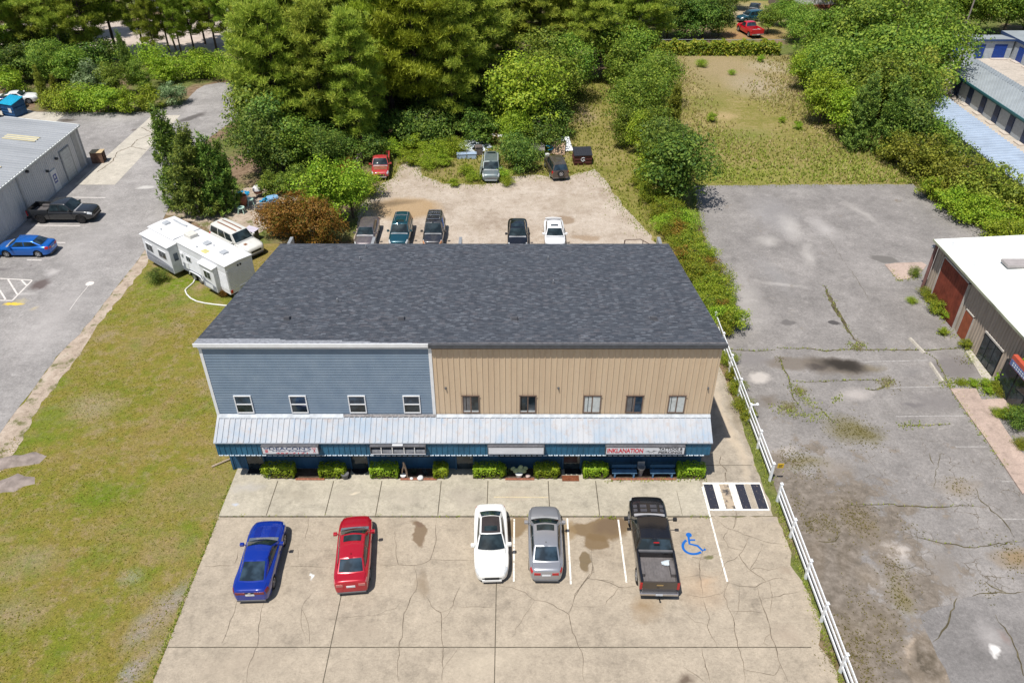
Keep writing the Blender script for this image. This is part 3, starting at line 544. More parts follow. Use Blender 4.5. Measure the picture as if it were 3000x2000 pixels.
# wall shell (sides, back and the recessed shop front)
mb = MB(); zr = lambda y: ZF-.16+(ZB-ZF)*(y-FY)/(BY-FY)
prof = [(FY+.06,0),(BY-.2,0),(BY-.2,zr(BY-.2)),(FY+.06,zr(FY+.06))]
mb.v = [(BX0+.06,y,z) for y,z in prof]+[(BX1-.06,y,z) for y,z in prof]
mb.f = [(0,1,2,3),(4,7,6,5),(0,4,5,1),(1,5,6,2),(3,2,6,7),(0,3,7,4)]
mb.build('wall', simple('side_wall', (.36,.27,.18), .6), bld)
mb = MB(); n=int((9.02-4.2)/.178)
for i in range(n):                       # lapped boards: each board's foot stands proud of the one below
    z0=4.22+i*.178; z1=z0+.178
    mb.add([(BX0,FY-.022,z0),(XS,FY-.022,z0),(XS,FY,z1+.004),(BX0,FY,z1+.004),(BX0,FY+.05,z0),(XS,FY+.05,z0)],[(0,1,2,3),(0,4,5,1)])
mb.build('blue_siding', M_side, bld)
mb = MB(); mb.quad((XS,FY,4.22),(BX1,FY,4.22),(BX1,FY,9.0),(XS,FY,9.0))
k=0; x=XS+.22
while x<BX1-.05:
    mb.add([(x-.035,FY,4.22),(x-.017,FY-.035,4.22),(x+.017,FY-.035,4.22),(x+.035,FY,4.22),(x-.035,FY,8.97),(x-.017,FY-.035,8.97),(x+.017,FY-.035,8.97),(x+.035,FY,8.97)],[(0,1,5,4),(1,2,6,5),(2,3,7,6)])
    x+=.305
mb.build('tan_wall_panel', M_tan, bld)
mb = MB(); mb.box(BX0-.03,BX0+.13,FY-.04,FY+.03,4.2,9.02); mb.box(XS-.14,XS+.03,FY-.045,FY+.02,4.2,9.0)
mb.box(BX0-.05,XS+.02,FY-.10,FY+.02,8.84,9.10); mb.build('corner_trim', M_trim, bld)
mb = MB(); mb.box(XS+.02,BX1+.06,FY-.11,FY+.02,8.82,9.0); mb.build('eave_flashing', simple('brown_flashing',(.17,.135,.11),.6), bld)

# roof: shingles, then a paler worn strip along the front eave
t = NT('shingle', .9, 0, .2)
br = t.n('TexBrick'); t.put(br.inputs['Vector'], t.map((1,1.02,1)))
for kk,vv in (('Scale',1.0),('Mortar Size',.004),('Bias',-.15),('Brick Width',.30),('Row Height',.145)): br.inputs[kk].default_value=vv
br.inputs['Color1'].default_value=(.052,.058,.071,1); br.inputs['Color2'].default_value=(.094,.103,.121,1); br.inputs['Mortar'].default_value=(.02,.022,.028,1); br.offset=.37
def tabs(w_,h_,off,loc):
    q=t.n('TexBrick'); t.put(q.inputs['Vector'],t.map((1,1.02,1),loc)); q.offset=off
    for kk,vv in (('Scale',1.0),('Mortar Size',0.0),('Bias',0.0),('Brick Width',w_),('Row Height',h_)): q.inputs[kk].default_value=vv
    q.inputs['Color1'].default_value=(0,0,0,1); q.inputs['Color2'].default_value=(1,1,1,1); return q.outputs[0]
n1=t.noise(.5,5,.6)
c=t.mix(t.rng(tabs(.25,.145,.41,(3.1,.1,0)),.78,.98,0,.6),br.outputs[0],(.175,.19,.215)); c=t.mix(t.rng(tabs(.29,.145,.29,(7.7,.05,0)),.80,.97,0,.5),c,(.135,.125,.135)); c=t.mix(t.rng(tabs(.23,.145,.37,(1.3,.21,0)),.74,.95,0,.5),c,(.03,.036,.048)); c=t.mix(t.rng(n1,.4,.7,0,.3),c,(.065,.078,.098))
t.base(c).bump(br.outputs['Fac'],.4,.01); M_shin=t.m
RX0,RX1,RY0,RY1 = -16.58,11.2,FY-.16,BY+.02
slope=lambda y: ZF+(ZB-ZF)*(y-RY0)/(RY1-RY0)
mb=MB(); mb.add([(RX0,RY0,slope(RY0)),(RX1,RY0,slope(RY0)),(RX1,RY1,slope(RY1)),(RX0,RY1,slope(RY1)),(RX0,RY0,slope(RY0)-.14),(RX1,RY0,slope(RY0)-.14),(RX1,RY1,slope(RY1)-.14),(RX0,RY1,slope(RY1)-.14)],[(0,1,2,3),(7,6,5,4),(0,4,5,1),(1,5,6,2),(2,6,7,3),(3,7,4,0)])
roof=mb.build('roof', M_shin, bld)
M_shl = simple('weathered_shingle',(.25,.26,.285),.9,0,.2,.3,6)
mb=MB(); P=[(-16.57,.0),(-16.57,.62),(-12.2,.62),(-12.2,.5),(-11.9,.5),(-11.9,.42),(-8.9,.42),(-8.9,.28),(-7.4,.28),(-7.4,.16),(-5.2,.12),(-5.2,.04),(-5.0,.0)]
mb.add([(x,RY0+d,slope(RY0+d)+.006) for x,d in P],[tuple(range(len(P)))]); mb.build('worn_shingles', M_shl, roof)
mb=MB(); P=[(-5.0,.0),(-5.0,.05),(-2,.16),(11.18,.16),(11.18,0)]; mb.add([(x,RY0+d,slope(RY0+d)+.0065) for x,d in P],[tuple(range(len(P)))]); mb.build('eave_shingles', simple('eave_shingle',(.13,.125,.13),.9,0,.2,.35,6), roof)
mb=MB(); mb.box(RX0-.02,XS-.1,RY0-.05,RY0-.001,slope(RY0)-.2,slope(RY0)+.012); mb.build('drip_edge', M_trim, roof)
mb=MB(); mb.box(XS-.1,RX1+.02,RY0-.12,RY0-.001,slope(RY0)-.22,slope(RY0)-.01); mb.box(XS-.1,RX1+.02,RY0-.125,RY0-.10,slope(RY0)-.05,slope(RY0)+.005); mb.build('gutter', M_dgrey, roof)
mb=MB(); mb.box(RX1+.001,RX1+.04,RY0,RY1,0,0) if 0 else None
M_boot=simple('lead_boot',(.10,.10,.11),.7); M_pipe=simple('pale_pipe',(.72,.72,.70),.5)
def roofpt(px,py):
    u=(px-1500)/CAMF; v=(py-1000)/CAMF; a=cP-v*sP; b=-(sP+v*cP); m=(ZB-ZF)/(RY1-RY0)
    tt=(ZF-m*RY0-CAMH)/(b-m*a); return u*tt, a*tt, CAMH+b*tt
for px,py in [(1072.5,727),(1055,762),(1606,760),(1621,830),(989,884)]:
    x,y,z=roofpt(px,py); mb=MB(); mb.lathe([(.11,-.05),(.06,.1)],10,(x,y,z)); b=mb.build('vent_boot',M_boot,roof); mb=MB(); mb.lathe([(.04,-.02),(.04,.20),(.05,.21),(.05,.23)],10,(x,y,z)); mb.build('vent_pipe',M_grey,roof)
for px,py in [(842,934),(1177,935),(1508,935),(1915,934)]:
    x,y,z=roofpt(px,py); mb=MB(); mb.add([(x-.19,y-.2,z-.1),(x+.19,y-.2,z-.1),(x+.19,y+.25,z-.1),(x-.19,y+.25,z-.1),(x-.15,y-.16,z+.24),(x+.15,y-.16,z+.24),(x+.17,y+.22,z+.06),(x-.17,y+.22,z+.06)],[(4,5,6,7),(0,1,5,4),(1,2,6,5),(2,3,7,6),(3,0,4,7)])
    mb.box(x-.24,x+.24,y-.26,y+.3,z-.09,z-.02); mb.build('roof_vent',M_boot,roof,bevel=.02)
# fins that stand out behind the back edge between the rear units
for x in (-16.3,-10.2,-3.8,10.85): mb=MB(); mb.box(x-.11,x+.11,BY+.03,BY+2.0,0,5.55); mb.build('rear_fin',M_grey,bld)
mb=MB(); mb.tube([(8.3,BY+1.6,4.9),(8.4,BY+1.9,5.35),(9.5,BY+1.9,5.4),(10.3,BY+1.6,5.1),(10.6,BY+1.3,4.9)],.035,6); mb.tube([(9.7,BY+1.85,4.4),(9.7,BY+1.85,5.38)],.03,6); mb.tube([(8.35,BY+1.85,2),(8.35,BY+1.85,5.35)],.05,6); mb.build('rear_handrail',M_brown,bld)

# upper windows
def win_rect(tl,tr,bot):
    xa,zt=ZY(*tl,FY-.03); xb,_=ZY(*tr,FY-.03); _,zb=ZY(tl[0],bot,FY-.03); return xa,xb,zb,zt
def sash_window(x0,x1,z0,z1):
    mb=MB(); f=.055; y0,y1=FY-.075,FY+.01
    mb.box(x0,x0+f,y0,y1,z0,z1); mb.box(x1-f,x1,y0,y1,z0,z1); mb.box(x0+f,x1-f,y0,y1,z1-f,z1); mb.box(x0+f,x1-f,y0,y1,z0,z0+f); zm=(z0+z1)/2; mb.box(x0+f,x1-f,y0+.01,y1,zm-.03,zm+.03)
    w=mb.build('window',M_trim,bld)
    mb=MB(); mb.box(x0+f,x1-f,FY-.035,FY-.025,zm+.03,z1-f); mb.build('upper_pane',M_glassb,w)
    mb=MB(); mb.box(x0+f,x1-f,FY-.045,FY-.035,z0+f,zm-.03); mb.build('lower_pane',M_glass,w)
for a,b in [(186,300),(549,662),(936,1050),(1297,1410)]:
    sash_window(*win_rect(K5(a,130),K5(b,130),K5(0,243)[1]))
def slider(x0,x1,z0,z1,ml,mr):
    mb=MB(); f=.05; y0,y1=FY-.07,FY+.01; xm=(x0+x1)/2
    mb.box(x0,x0+f,y0,y1,z0,z1); mb.box(x1-f,x1,y0,y1,z0,z1); mb.box(x0+f,x1-f,y0,y1,z1-f,z1); mb.box(x0+f,x1-f,y0,y1,z0,z0+f); mb.box(xm-.03,xm+.03,y0+.01,y1,z0+f,z1-f)
    mb.box(x0-.04,x1+.04,y0-.02,y0+.0,z1,z1+.05); w=mb.build('window',M_brown,bld)
    mb=MB(); mb.box(x0+f,xm-.03,FY-.035,FY-.028,z0+f,z1-f); mb.build('left_pane',ml,w)
    mb=MB(); mb.box(xm+.03,x1-f,FY-.045,FY-.038,z0+f,z1-f); mb.build('right_pane',mr,w)
    if mr is M_glass:
        mb=MB(); mb.box(x0+f,xm-.04,FY-.037,FY-.0355,z0+f,z0+f+.10); mb.box(xm+.04,x1-f,FY-.047,FY-.0455,z0+f,z0+f+.12); mb.build('sill_clutter',M_blind,w)
for (a,b),(ml,mr) in zip([(120,232),(498,607),(920,1035),(1200,1312),(1480,1592)],[(M_curtain,M_glass),(M_glass,M_glass),(M_blind,M_blind),(M_curtain,M_glassb),(M_blind,M_blind)]):
    slider(*win_rect(K6(a,131),K6(b,131),K6(0,242)[1]),ml,mr)
for a in (12,753,1737):
    x,z=ZY(*K6(a,88),FY-.1); mb=MB(); mb.lathe([(.03,-.12),(.06,-.02),(.07,.0)],10,(x,FY,z),'y'); mb.build('wall_lamp',M_dgrey,bld)

# canopy over the shop fronts
CY,CZ0,CZT,CZW = 32.08,2.33,3.36,4.24
t=NT('canopy_metal',.75,0,.12); n1=t.noise(.7,5,.65,t.map((1.2,1,.5))); n2=t.noise(1.5,5,.7,t.map((3,.5,.5),(5,2,1))); n3=t.noise(2.2,5,.7)
c=t.ramp(n1,[(.36,(.33,.39,.46)),(.47,(.38,.415,.46)),(.6,(.435,.45,.475))]); c=t.mix(t.rng(n2,.57,.70,0,.5),c,(.24,.36,.50)); c=t.mix(t.rng(n3,.52,.70,0,.6),c,(.40,.33,.29)); t.base(c); M_can=t.m
can=MB(); x0,x1=BX0-.02,BX1+.0
nv=Vector((0,CZW-CZT,FY-CY)); L=nv.length
nn=Vector((0,-(CZW-CZT),(FY-CY))).normalized()
can.slab([(x0-.02,CY-.12,CZT-.02),(x1+.02,CY-.12,CZT-.02),(x1-.0,FY-.03,CZW),(x0+.0,FY-.03,CZW)],-.06,(0,0,1))
x=x0+.12
while x<x1:
    a=Vector((x,CY-.10,CZT-.004)); b=Vector((x,FY-.06,CZW-.02))
    can.slab([a+Vector((-.025,0,0)),a+Vector((.025,0,0)),b+Vector((.025,0,0)),b+Vector((-.025,0,0))],.04,(0,-.5,1)); x+=.302
canopy=can.build('canopy_roof',M_can,bld)
mb=MB(); mb.slab([(-16.3,FY-.22,CZW-.135+.05),(-9.4,FY-.22,CZW-.135+.05),(-9.4,FY-.03,CZW+.05),(-16.3,FY-.03,CZW+.05)],.03); mb.slab([(-4.2,FY-.2,CZW-.12+.05),(BX1,FY-.2,CZW-.12+.05),(BX1,FY-.05,CZW+.05),(-4.2,FY-.05,CZW+.05)],.03); mb.build('flashing',simple('pale_flashing',(.46,.49,.52),.75,0,.12,.2),canopy)
mb=MB(); mb.slab([(-9.38,FY-.16,CZW-.08+.03),(-4.22,FY-.16,CZW-.08+.03),(-4.22,FY-.04,CZW+.04),(-9.38,FY-.04,CZW+.04)],.03); mb.build('bare_flashing',simple('bare_flashing',(.20,.19,.19),.7,0,.3,.4,8),canopy)
mb=MB(); mb.box(x0,x1,CY,CY+.05,CZ0,CZT-.06)
x=x0+.15
while x<x1: mb.add([(x-.03,CY,CZ0),(x-.014,CY-.04,CZ0),(x+.014,CY-.04,CZ0),(x+.03,CY,CZ0),(x-.03,CY,CZT-.07),(x-.014,CY-.04,CZT-.07),(x+.014,CY-.04,CZT-.07),(x+.03,CY,CZT-.07)],[(0,1,5,4),(1,2,6,5),(2,3,7,6)]); x+=.302
for xs in (x0,x1-.05): mb.slab([(xs,CY+.05,CZ0),(xs,FY,CZ0+.05),(xs,FY,CZW-.1),(xs,CY+.05,CZT-.1)],.05,(1,0,0))
mb.box(x0+.05,x1-.05,CY+.05,FY,CZ0+.02,CZ0+.06); mb.build('canopy_fascia',M_navy,bld)
mb=MB(); x=x0+.06
while x<x1-.3: mb.box(x,x+.23,CY-.055,CY-.005,CZ0-.03,CZ0+.012); x+=.302
mb.build('fascia_drip_edge',simple('drip_white',(.55,.62,.68),.5),bld)

# shop front under the canopy
mb=MB(); SY=33.30; mb.box(BX0+.02,BX1-.02,SY,SY+.06,.02,CZ0+.4)
x=BX0+.2
while x<BX1: mb.box(x-.02,x+.02,SY-.02,SY,.09,CZ0+.1); x+=.305
mb.box(BX0+.0,BX0+.12,SY-.05,SY,.02,CZ0+.1); mb.build('shop_front',M_navyd,bld)
def shop_door(xc,w=.95):
    mb=MB(); z1=2.12; mb.box(xc-w/2-.1,xc-w/2,SY-.09,SY-.02,.08,z1+.1); mb.box(xc+w/2,xc+w/2+.1,SY-.09,SY-.02,.08,z1+.1); mb.box(xc-w/2,xc+w/2,SY-.09,SY-.02,z1,z1+.1); d=mb.build('door',M_navyd,bld)
    mb=MB(); mb.box(xc-w/2+.01,xc+w/2-.01,SY-.06,SY-.025,.1,z1-.01); mb.build('door_glass',M_glass,d)
    mb=MB(); mb.box(xc-w/2+.04,xc+w/2-.04,SY-.068,SY-.061,1.62,z1-.05); mb.build('door_blind',simple('tan_blind',(.35,.25,.18),.6),d)
    mb=MB(); mb.box(xc+w/2-.13,xc+w/2-.09,SY-.11,SY-.06,1.0,1.25); mb.build('handle',M_grey,d)
def shop_window(xa,xb):
    mb=MB(); z0,z1=1.05,2.2; f=.06
    mb.box(xa,xa+f,SY-.06,SY-.02,z0,z1); mb.box(xb-f,xb,SY-.06,SY-.02,z0,z1); mb.box(xa+f,xb-f,SY-.06,SY-.02,z1-f,z1); mb.box(xa+f,xb-f,SY-.06,SY-.02,z0,z0+f); w=mb.build('shop_window',M_black,bld)
    mb=MB(); mb.box(xa+f,xb-f,SY-.045,SY-.03,z0+f,z1-f); mb.build('pane',M_glass,w)
kS=crop(600,1200,.2976); kT=crop(1300,1200,.3401)
dxs=[]
for p in (kS(515,560),kS(1535,560),kT(185,490),kT(1100,470)):
    x=ZY(p[0],p[1],SY)[0]; dxs.append(x); shop_door(x)
for pa,pb in ((kS(800,470),kS(1200,470)),(kS(1800,470),kS(2215,470)),(kT(470,410),kT(840,410)),(kT(1250,410),kT(1650,410)),(kT(1715,410),kT(2090,410))):
    shop_window(ZY(*pa,SY)[0],ZY(*pb,SY)[0])

# signs on the fascia -------------------------------------------------
M_face=simple('sign_face',(.66,.67,.70),.35,0,.5,.05); M_cab=simple('sign_cabinet',(.10,.10,.11),.6,0,.3,.3,6)
M_tnavy=simple('navy_lettering',(.03,.06,.15),.5); M_tred=simple('red_lettering',(.55,.03,.045),.5); M_tblk=simple('black_lettering',(.035,.035,.04),.5)
def sign_box(label,xa,xb,za,zb,face=True):
    s=thing('shop_sign',label,'sign',((xa+xb)/2,CY-.2,za))
    w=(xb-xa)/2; h=zb-za; mb=MB(); mb.box(-w,w,-.10,.155,h-.05,h); mb.box(-w,w,-.10,.155,0,.035); mb.box(-w,-w+.04,-.10,.155,.035,h-.05); mb.box(w-.04,w,-.10,.155,.035,h-.05); mb.box(-w+.04,w-.04,.12,.155,.035,h-.05)
    mb.build('cabinet',M_cab,s)
    if face: mb=MB(); mb.box(-w+.04,w-.04,-.085,-.05,.035,h-.05); mb.build('sign_panel',M_face,s)
    return s,w,h
SFY=CY-.3
def sx(p): return ZY(p[0],p[1],SFY)
(xa,zb),(xb,_)=sx(kS(548,364)),sx(kS(1113,364)); za=sx(kS(560,438))[1]
s1,w,h=sign_box('white sign with dark blue salon name and barber pole, on the blue fascia',xa,xb,za,zb+.03)
text_part("DEACON'S",M_tnavy,s1,-w*.72,w*.74,h*.52,h*.89,-.087,bold=.016)
text_part("Hair Design",M_tnavy,s1,-w*.62,w*.68,h*.27,h*.46,-.087,bold=.012)
text_part("457-7171",M_tred,s1,-w*.52,w*.60,h*.05,h*.20,-.087,bold=.005)
mb=MB()
for i in range(5): mb.slab([(-w*.88,-.087,h*(.18+.08*i)),(-w*.78,-.087,h*(.21+.08*i)),(-w*.78,-.087,h*(.25+.08*i)),(-w*.88,-.087,h*(.22+.08*i))],-.004,(0,1,0))
mb.build('barber_pole_stripes',M_tred,s1); mb=MB(); mb.slab([(-w*.90,-.087,h*.66),(-w*.76,-.087,h*.66),(-w*.72,-.087,h*.84),(-w*.83,-.087,h*.76),(-w*.92,-.087,h*.86)],-.004,(0,1,0)); mb.build('logo_mark',M_tnavy,s1)
mb=MB()
for q in ((.80,.18,.86,.60),(.87,.18,.82,.60)): mb.slab([(w*q[0],-.087,h*q[1]),(w*(q[0]+.02),-.087,h*q[1]),(w*(q[2]+.02),-.087,h*q[3]),(w*q[2],-.087,h*q[3])],-.004,(0,1,0))
for cx in (.80,.88): mb.tube([(w*cx+.045*math.cos(a*.7),-.088,h*.70+.06*math.sin(a*.7)) for a in range(10)],.008,5)
mb.build('scissors_mark',M_tred,s1)
(xa,zb),(xb,_)=sx(kS(1622,366)),sx(kS(2172,366)); za=sx(kS(1630,438))[1]
s2,w,h=sign_box('empty sign cabinet with its face missing and bare tube slots showing',xa,xb,za,zb+.03,False)
mb=MB(); mb.box(-w+.05,w-.05,-.02,.10,.05,h*.42); mb.build('reflector',simple('dusty_grey',(.28,.29,.31),.6,0,.3,.3,6),s2)
for q in (-.6,-.2,.22,.6): mb=MB(); mb.box(w*q-.02,w*q+.02,-.095,.0,.035,h-.05); mb.build('divider',M_pipe,s2)
mb=MB(); mb.box(-.3,.28,-.06,.05,h+.001,h+.05); mb.box(-w+.02,w-.02,-.108,-.10,.0,.05); mb.build('broken_strip',M_face,s2)
(xa,zb),(xb,_)=sx(kT(377,322)),sx(kT(868,322)); za=sx(kT(378,386))[1]
s3,w,h=sign_box('blank white sign panel between the empty cabinet and the tattoo sign',xa,xb,za,zb+.03)
(xa,zb),(xb,_)=sx(kT(1396,322)),sx(kT(2084,322)); za=sx(kT(1397,386))[1]
s4,w,h=sign_box('long white tattoo sign with red and black lettering',xa,xb,za,zb+.03)
text_part("INKLANATION",M_tred,s4,-w*.95,-w*.05,h*.20,h*.76,-.087,bold=.03)
text_part("TATTOOS &",M_tblk,s4,w*.34,w*.94,h*.52,h*.86,-.087,bold=.03)
text_part("PIERCINGS",M_tblk,s4,w*.34,w*.94,h*.12,h*.44,-.087,bold=.03)
mb=MB(); rnd=random.Random(4)
for i in range(9):
    a=-2.9+i*.36; r0=.08; r1=.22+.07*(i%2); cx,cz=w*.15,h*.5
    mb.slab([(cx+r0*1.5*math.cos(a-.2),-.087,cz+r0*math.sin(a-.2)),(cx+r1*1.5*math.cos(a),-.087,cz+r1*.8*math.sin(a)),(cx+r0*1.5*math.cos(a+.2),-.087,cz+r0*math.sin(a+.2))],-.004,(0,1,0))
mb.build('winged_emblem',simple('grey_emblem',(.16,.16,.17),.5),s4)

# things along the shop front ------------------------------------------
def bench(x,label):
    b=thing('bench',label,'bench',(x,32.62,.085),0,'blue benches by the shop wall'); M=simple('bench_blue',(.10,.21,.34),.6,0,.3,.2); 
    mb=MB(); mb.box(-.72,.72,-.16,.16,.40,.45); mb.build('seat',M,b)
    for sx_ in (-1,1):
        mb=MB(); mb.box(sx_*.55-.04,sx_*.55+.04,-.14,.14,0,.40); mb.slab([(sx_*.55+.03*-sx_,-.05,.14),(sx_*.22,-.05,.40),(sx_*.32,-.05,.40),(sx_*.55+.03*-sx_,-.05,.26)],.06,(0,1,0)); mb.build('leg',M,b)
    mb=MB(); mb.box(-.72,.72,.17,.21,.55,.80); mb.box(-.55,-.48,.19,.23,.40,.80); mb.box(.48,.55,.19,.23,.40,.80); mb.build('backrest',M_navyd,b)
bench(G(*kT(1560,575),.4)[0],'blue wooden bench left of the grey ash urn under the tattoo sign'); bench(G(*kT(1890,575),.4)[0],'blue wooden bench beside the end hedge under the tattoo sign')
p=G(*kT(1690,545),.1); u=thing('ash_urn','grey tapered ash urn standing between two blue benches','urn',(p[0],32.72,.085)); mb=MB(); mb.lathe([(.10,0),(.15,.5),(.22,.60),(.24,.72),(.20,.72),(.16,.62)],14); mb.build('bowl',M_grey,u,True); mb=MB(); mb.box(-.2,.2,.16,.2,.5,.95); mb.build('back_plate',M_grey,u)
M_brick=simple('red_brick',(.30,.12,.075),.9,0,.2,.35,9)
def edging(pa,pb):
    xa=G(*pa)[0]; xb=G(*pb)[0]; mb=MB(); x=xa
    while x<xb-.1: mb.box(x,x+.20,32.33,32.43,.02,.155); x+=.21
    o=mb.build('brick_edging',M_brick); return o
tag(edging(kS(900,690),kS(1190,690)),'low red brick edging under the salon hedges','edging')
tag(edging(kS(1930,690),kS(2280,690)),'low red brick edging in front of the driftwood','edging')
tag(edging(kT(530,605),kT(790,605)),'low red brick edging before the potted cactus','edging')
tag(edging(kT(1440,610),kT(2010,610)),'low red brick edging before the benches','edging')
M_bed=simple('bed_soil',(.085,.06,.045),.95,0,.1,.4,5)
for i,(pa,pb) in enumerate([(kS(640,700),kS(1420,700)),(kS(1640,700),kS(2350,700)),(kT(250,620),kT(1020,620)),(kT(1200,620),kT(2250,620))]):
    sheet('planting_bed',[(G(*pa)[0],32.45),(G(*pb)[0],32.45),(G(*pb)[0],33.27),(G(*pa)[0],33.27)],.098+.001*i,M_bed)
def mat_thing(label,px,w,d,col,half=False,y=None):
    x,yy=G(*px,.09); yy=y or yy; m=simple('mat_fibre',col,.95,0,.1,.4,12); mb=MB()
    if half: mb.prism([(w/2*math.cos(R(a)),d*math.sin(R(a))) for a in range(180,361,15)],0,.02)
    else: mb.prism([(-w/2,-d/2),(w/2,-d/2),(w/2,d/2),(-w/2,d/2)],0,.02)
    o=mb.build('door_mat',m); o.location=(x,yy,.092); tag(o,label,'door mat')
mat_thing('black rectangular mat at the salon door',kS(515,595),1.0,.55,(.02,.02,.022)); mat_thing('black half round mat at the second shop door',kS(1537,570),1.1,.55,(.025,.025,.028),True)
mat_thing('black mat on the step of the tattoo shop',kT(1110,525),.95,.5,(.02,.02,.022)); mat_thing('rust brown mat on the walk before the tattoo shop',kT(1092,590),.98,.45,(.17,.06,.03))
# pots, cactus, driftwood, stones
def cactus(px,label):
    x,y=G(*px,.1); p=thing('potted_cactus',label,'potted plant',(x,32.62,.1)); mb=MB(); mb.lathe([(.15,0),(.22,.26),(.24,.30),(.20,.30)],14); mb.build('pot',M_pipe,p,True)
    m=simple('cactus_green',(.20,.26,.15),.7,0,.3,.25,7); rnd=random.Random(3)
    for i,(dx,dz,r_,tilt) in enumerate([(-.18,.5,.17,.4),(.05,.55,.19,-.1),(.26,.48,.17,-.5),(-.34,.62,.14,.6),(.38,.66,.13,-.7),(.1,.82,.13,.1)]):
        mb=MB(); mb.X=Matrix.Translation((dx,rnd.uniform(-.06,.06),dz))@Matrix.Rotation(tilt,4,'Y')@Matrix.Diagonal((1,.28,1.2,1)); mb.lathe([(r_*math.sin(a*math.pi/8),-r_*math.cos(a*math.pi/8)) for a in range(1,8)],12); mb.build('pad',m,p,True)
cactus(kT(648,590),'prickly pear cactus in a white pot between two hedges')
def spiky(x,label,h=.55,col=(.10,.16,.07)):
    p=thing('yucca',label,'plant',(x,32.78,.1)); m=simple('yucca_leaf',col,.6,0,.3,.3); rnd=random.Random(int(x*10)); mb=MB()
    for i in range(26):
        a=rnd.uniform(0,6.28); l=h*rnd.uniform(.6,1.1); e=rnd.uniform(.5,1.4); q=Vector((math.cos(a)*math.cos(e),math.sin(a)*math.cos(e),math.sin(e)))*l; s_=Vector((-math.sin(a),math.cos(a),0))*.03
        mb.add([tuple(s_),tuple(-s_),tuple(q)],[(0,1,2)])
    mb.build('leaves',m,p)
spiky(G(*kT(545,520),.4)[0],'spiky yucca growing beside the potted cactus',.75); spiky(G(*kS(2060,600),.3)[0],'dark spiky plant behind the white stone in the driftwood bed',.6,(.05,.07,.035)); spiky(G(*kS(2170,610),.3)[0],'bluish spiky plant at the end of the driftwood bed',.5,(.06,.085,.09))
p=G(*kS(1975,640),.1); dw=thing('driftwood','pale forked driftwood standing upright in the planting bed','driftwood',(p[0],32.60,.1)); m=simple('driftwood_grey',(.42,.30,.21),.85,0,.2,.3,8)
mb=MB(); mb.tube([(.12,0,0),(.10,.02,.45),(0,.05,.95),(-.04,.05,1.12)],[.05,.06,.07,.04]); mb.build('stem',m,dw,True); mb=MB(); mb.tube([(0,.05,.95),(-.12,.0,.55),(-.16,0,.25)],[.05,.04,.02]); mb.build('branch',m,dw,True)
def stone(px,r_,label,m=M_pipe,yy=None):
    x,y=G(*px,.12); mb=MB(); rnd=random.Random(int(px[0])); mb.lathe([(r_*.6,0),(r_,r_*.4),(r_*.85,r_*.9),(r_*.3,r_*1.15)],9); mb.v=[(a*rnd.uniform(.85,1.15),b*rnd.uniform(.8,1.1),c) for a,b,c in mb.v]; o=mb.build('stone',m,None,True,60); o.location=(x,yy or y,.1); tag(o,label,'stone')
stone(kS(2125,678),.20,'largest pale stone in the driftwood bed'); stone(kS(2035,680),.11,'smaller pale stone beside the large one in the driftwood bed'); stone(kT(725,573),.16,'pinkish stone beside the potted cactus',simple('pink_stone',(.5,.38,.34),.8))
x,y=G(*kS(1955,665),.1); mb=MB(); mb.lathe([(.10,0),(.16,.16),(.17,.2),(.13,.2)],12); o=mb.build('flower_pot',M_pipe,None,True); o.location=(x,y,.1); tag(o,'small white flower pot at the foot of the driftwood','pot')
x,y=G(*kS(1385,670),.1); mb=MB(); mb.lathe([(.15,0),(.22,.3),(.24,.38),(.19,.38)],14); o=mb.build('urn_pot',simple('dark_pot',(.12,.12,.125),.7),None,True); o.location=(x,y,.088); tag(o,'dark grey pot beside the hedge at the second shop door','pot')

# ================================================================== OTHER BUILDINGS
# grey warehouse on the left, gable end away from us, side wall along the lot
def corr_roof(name, parent, mat, p00, p01, p11, p10, pitch=.3, amp=.03, thick=.06):
    """ribbed sheet: p00->p01 runs along the ribs' spacing (eave), p00->p10 up the slope"""
    a=Vector(p00); b=Vector(p01); c_=Vector(p11); d=Vector(p10); n=int((b-a).length/pitch); nn=(b-a).cross(d-a).normalized()
    if nn.z<0: nn=-nn
    mb=MB()
    for i in range(n):
        for q,h in ((0,0),(.55,0),(.65,amp),(.90,amp)):
            f=(i+q)/n; e=a.lerp(b,f)+nn*h; g=d.lerp(c_,f)+nn*h; mb.v += [tuple(e),tuple(g)]
    mb.v += [tuple(b),tuple(c_)]
    m=len(mb.v)//2
    for i in range(m-1): mb.f.append((2*i,2*i+2,2*i+3,2*i+1))
    o=len(mb.v); mb.v += [tuple(p-nn*thick) for p in (a,b,c_,d)]; mb.f += [(o,o+1,o+2,o+3),(0,o,o+1,2*m-2),(1,2*m-1,o+2,o+3),(0,1,o+3,o),(2*m-2,o+1,o+2,2*m-1)]
    return mb.build(name, mat, parent)
wx,wy0,wy1,we,wr_,wrx = -44.85,20.0,78.5,4.15,4.95,-52.0
wh=thing('warehouse','long grey metal warehouse with a white door, beside the driveway','building',(0,0,0))
t=NT('warehouse_wall',.6,.1,.3); f=t.noise(1,4,.6,t.map((.5,3,.3))); t.base(t.ramp(f,[(.3,(.56,.565,.585)),(.7,(.66,.66,.67))])); M_ww=t.m
mb=MB()
y=wy0
mb.quad((wx,wy0,0),(wx,wy1,0),(wx,wy1,we),(wx,wy0,we)); mb.add([(wx,wy1,0),(wx-14.3,wy1,0),(wx-14.3,wy1,we),(wrx,wy1,wr_),(wx,wy1,we)],[(0,1,2,3,4)]); mb.quad((wx-14.3,wy0,0),(wx-14.3,wy1,0),(wx-14.3,wy1,we),(wx-14.3,wy0,we)); mb.quad((wx,wy0,0),(wx-14.3,wy0,0),(wx-14.3,wy0,we),(wx,wy0,we))
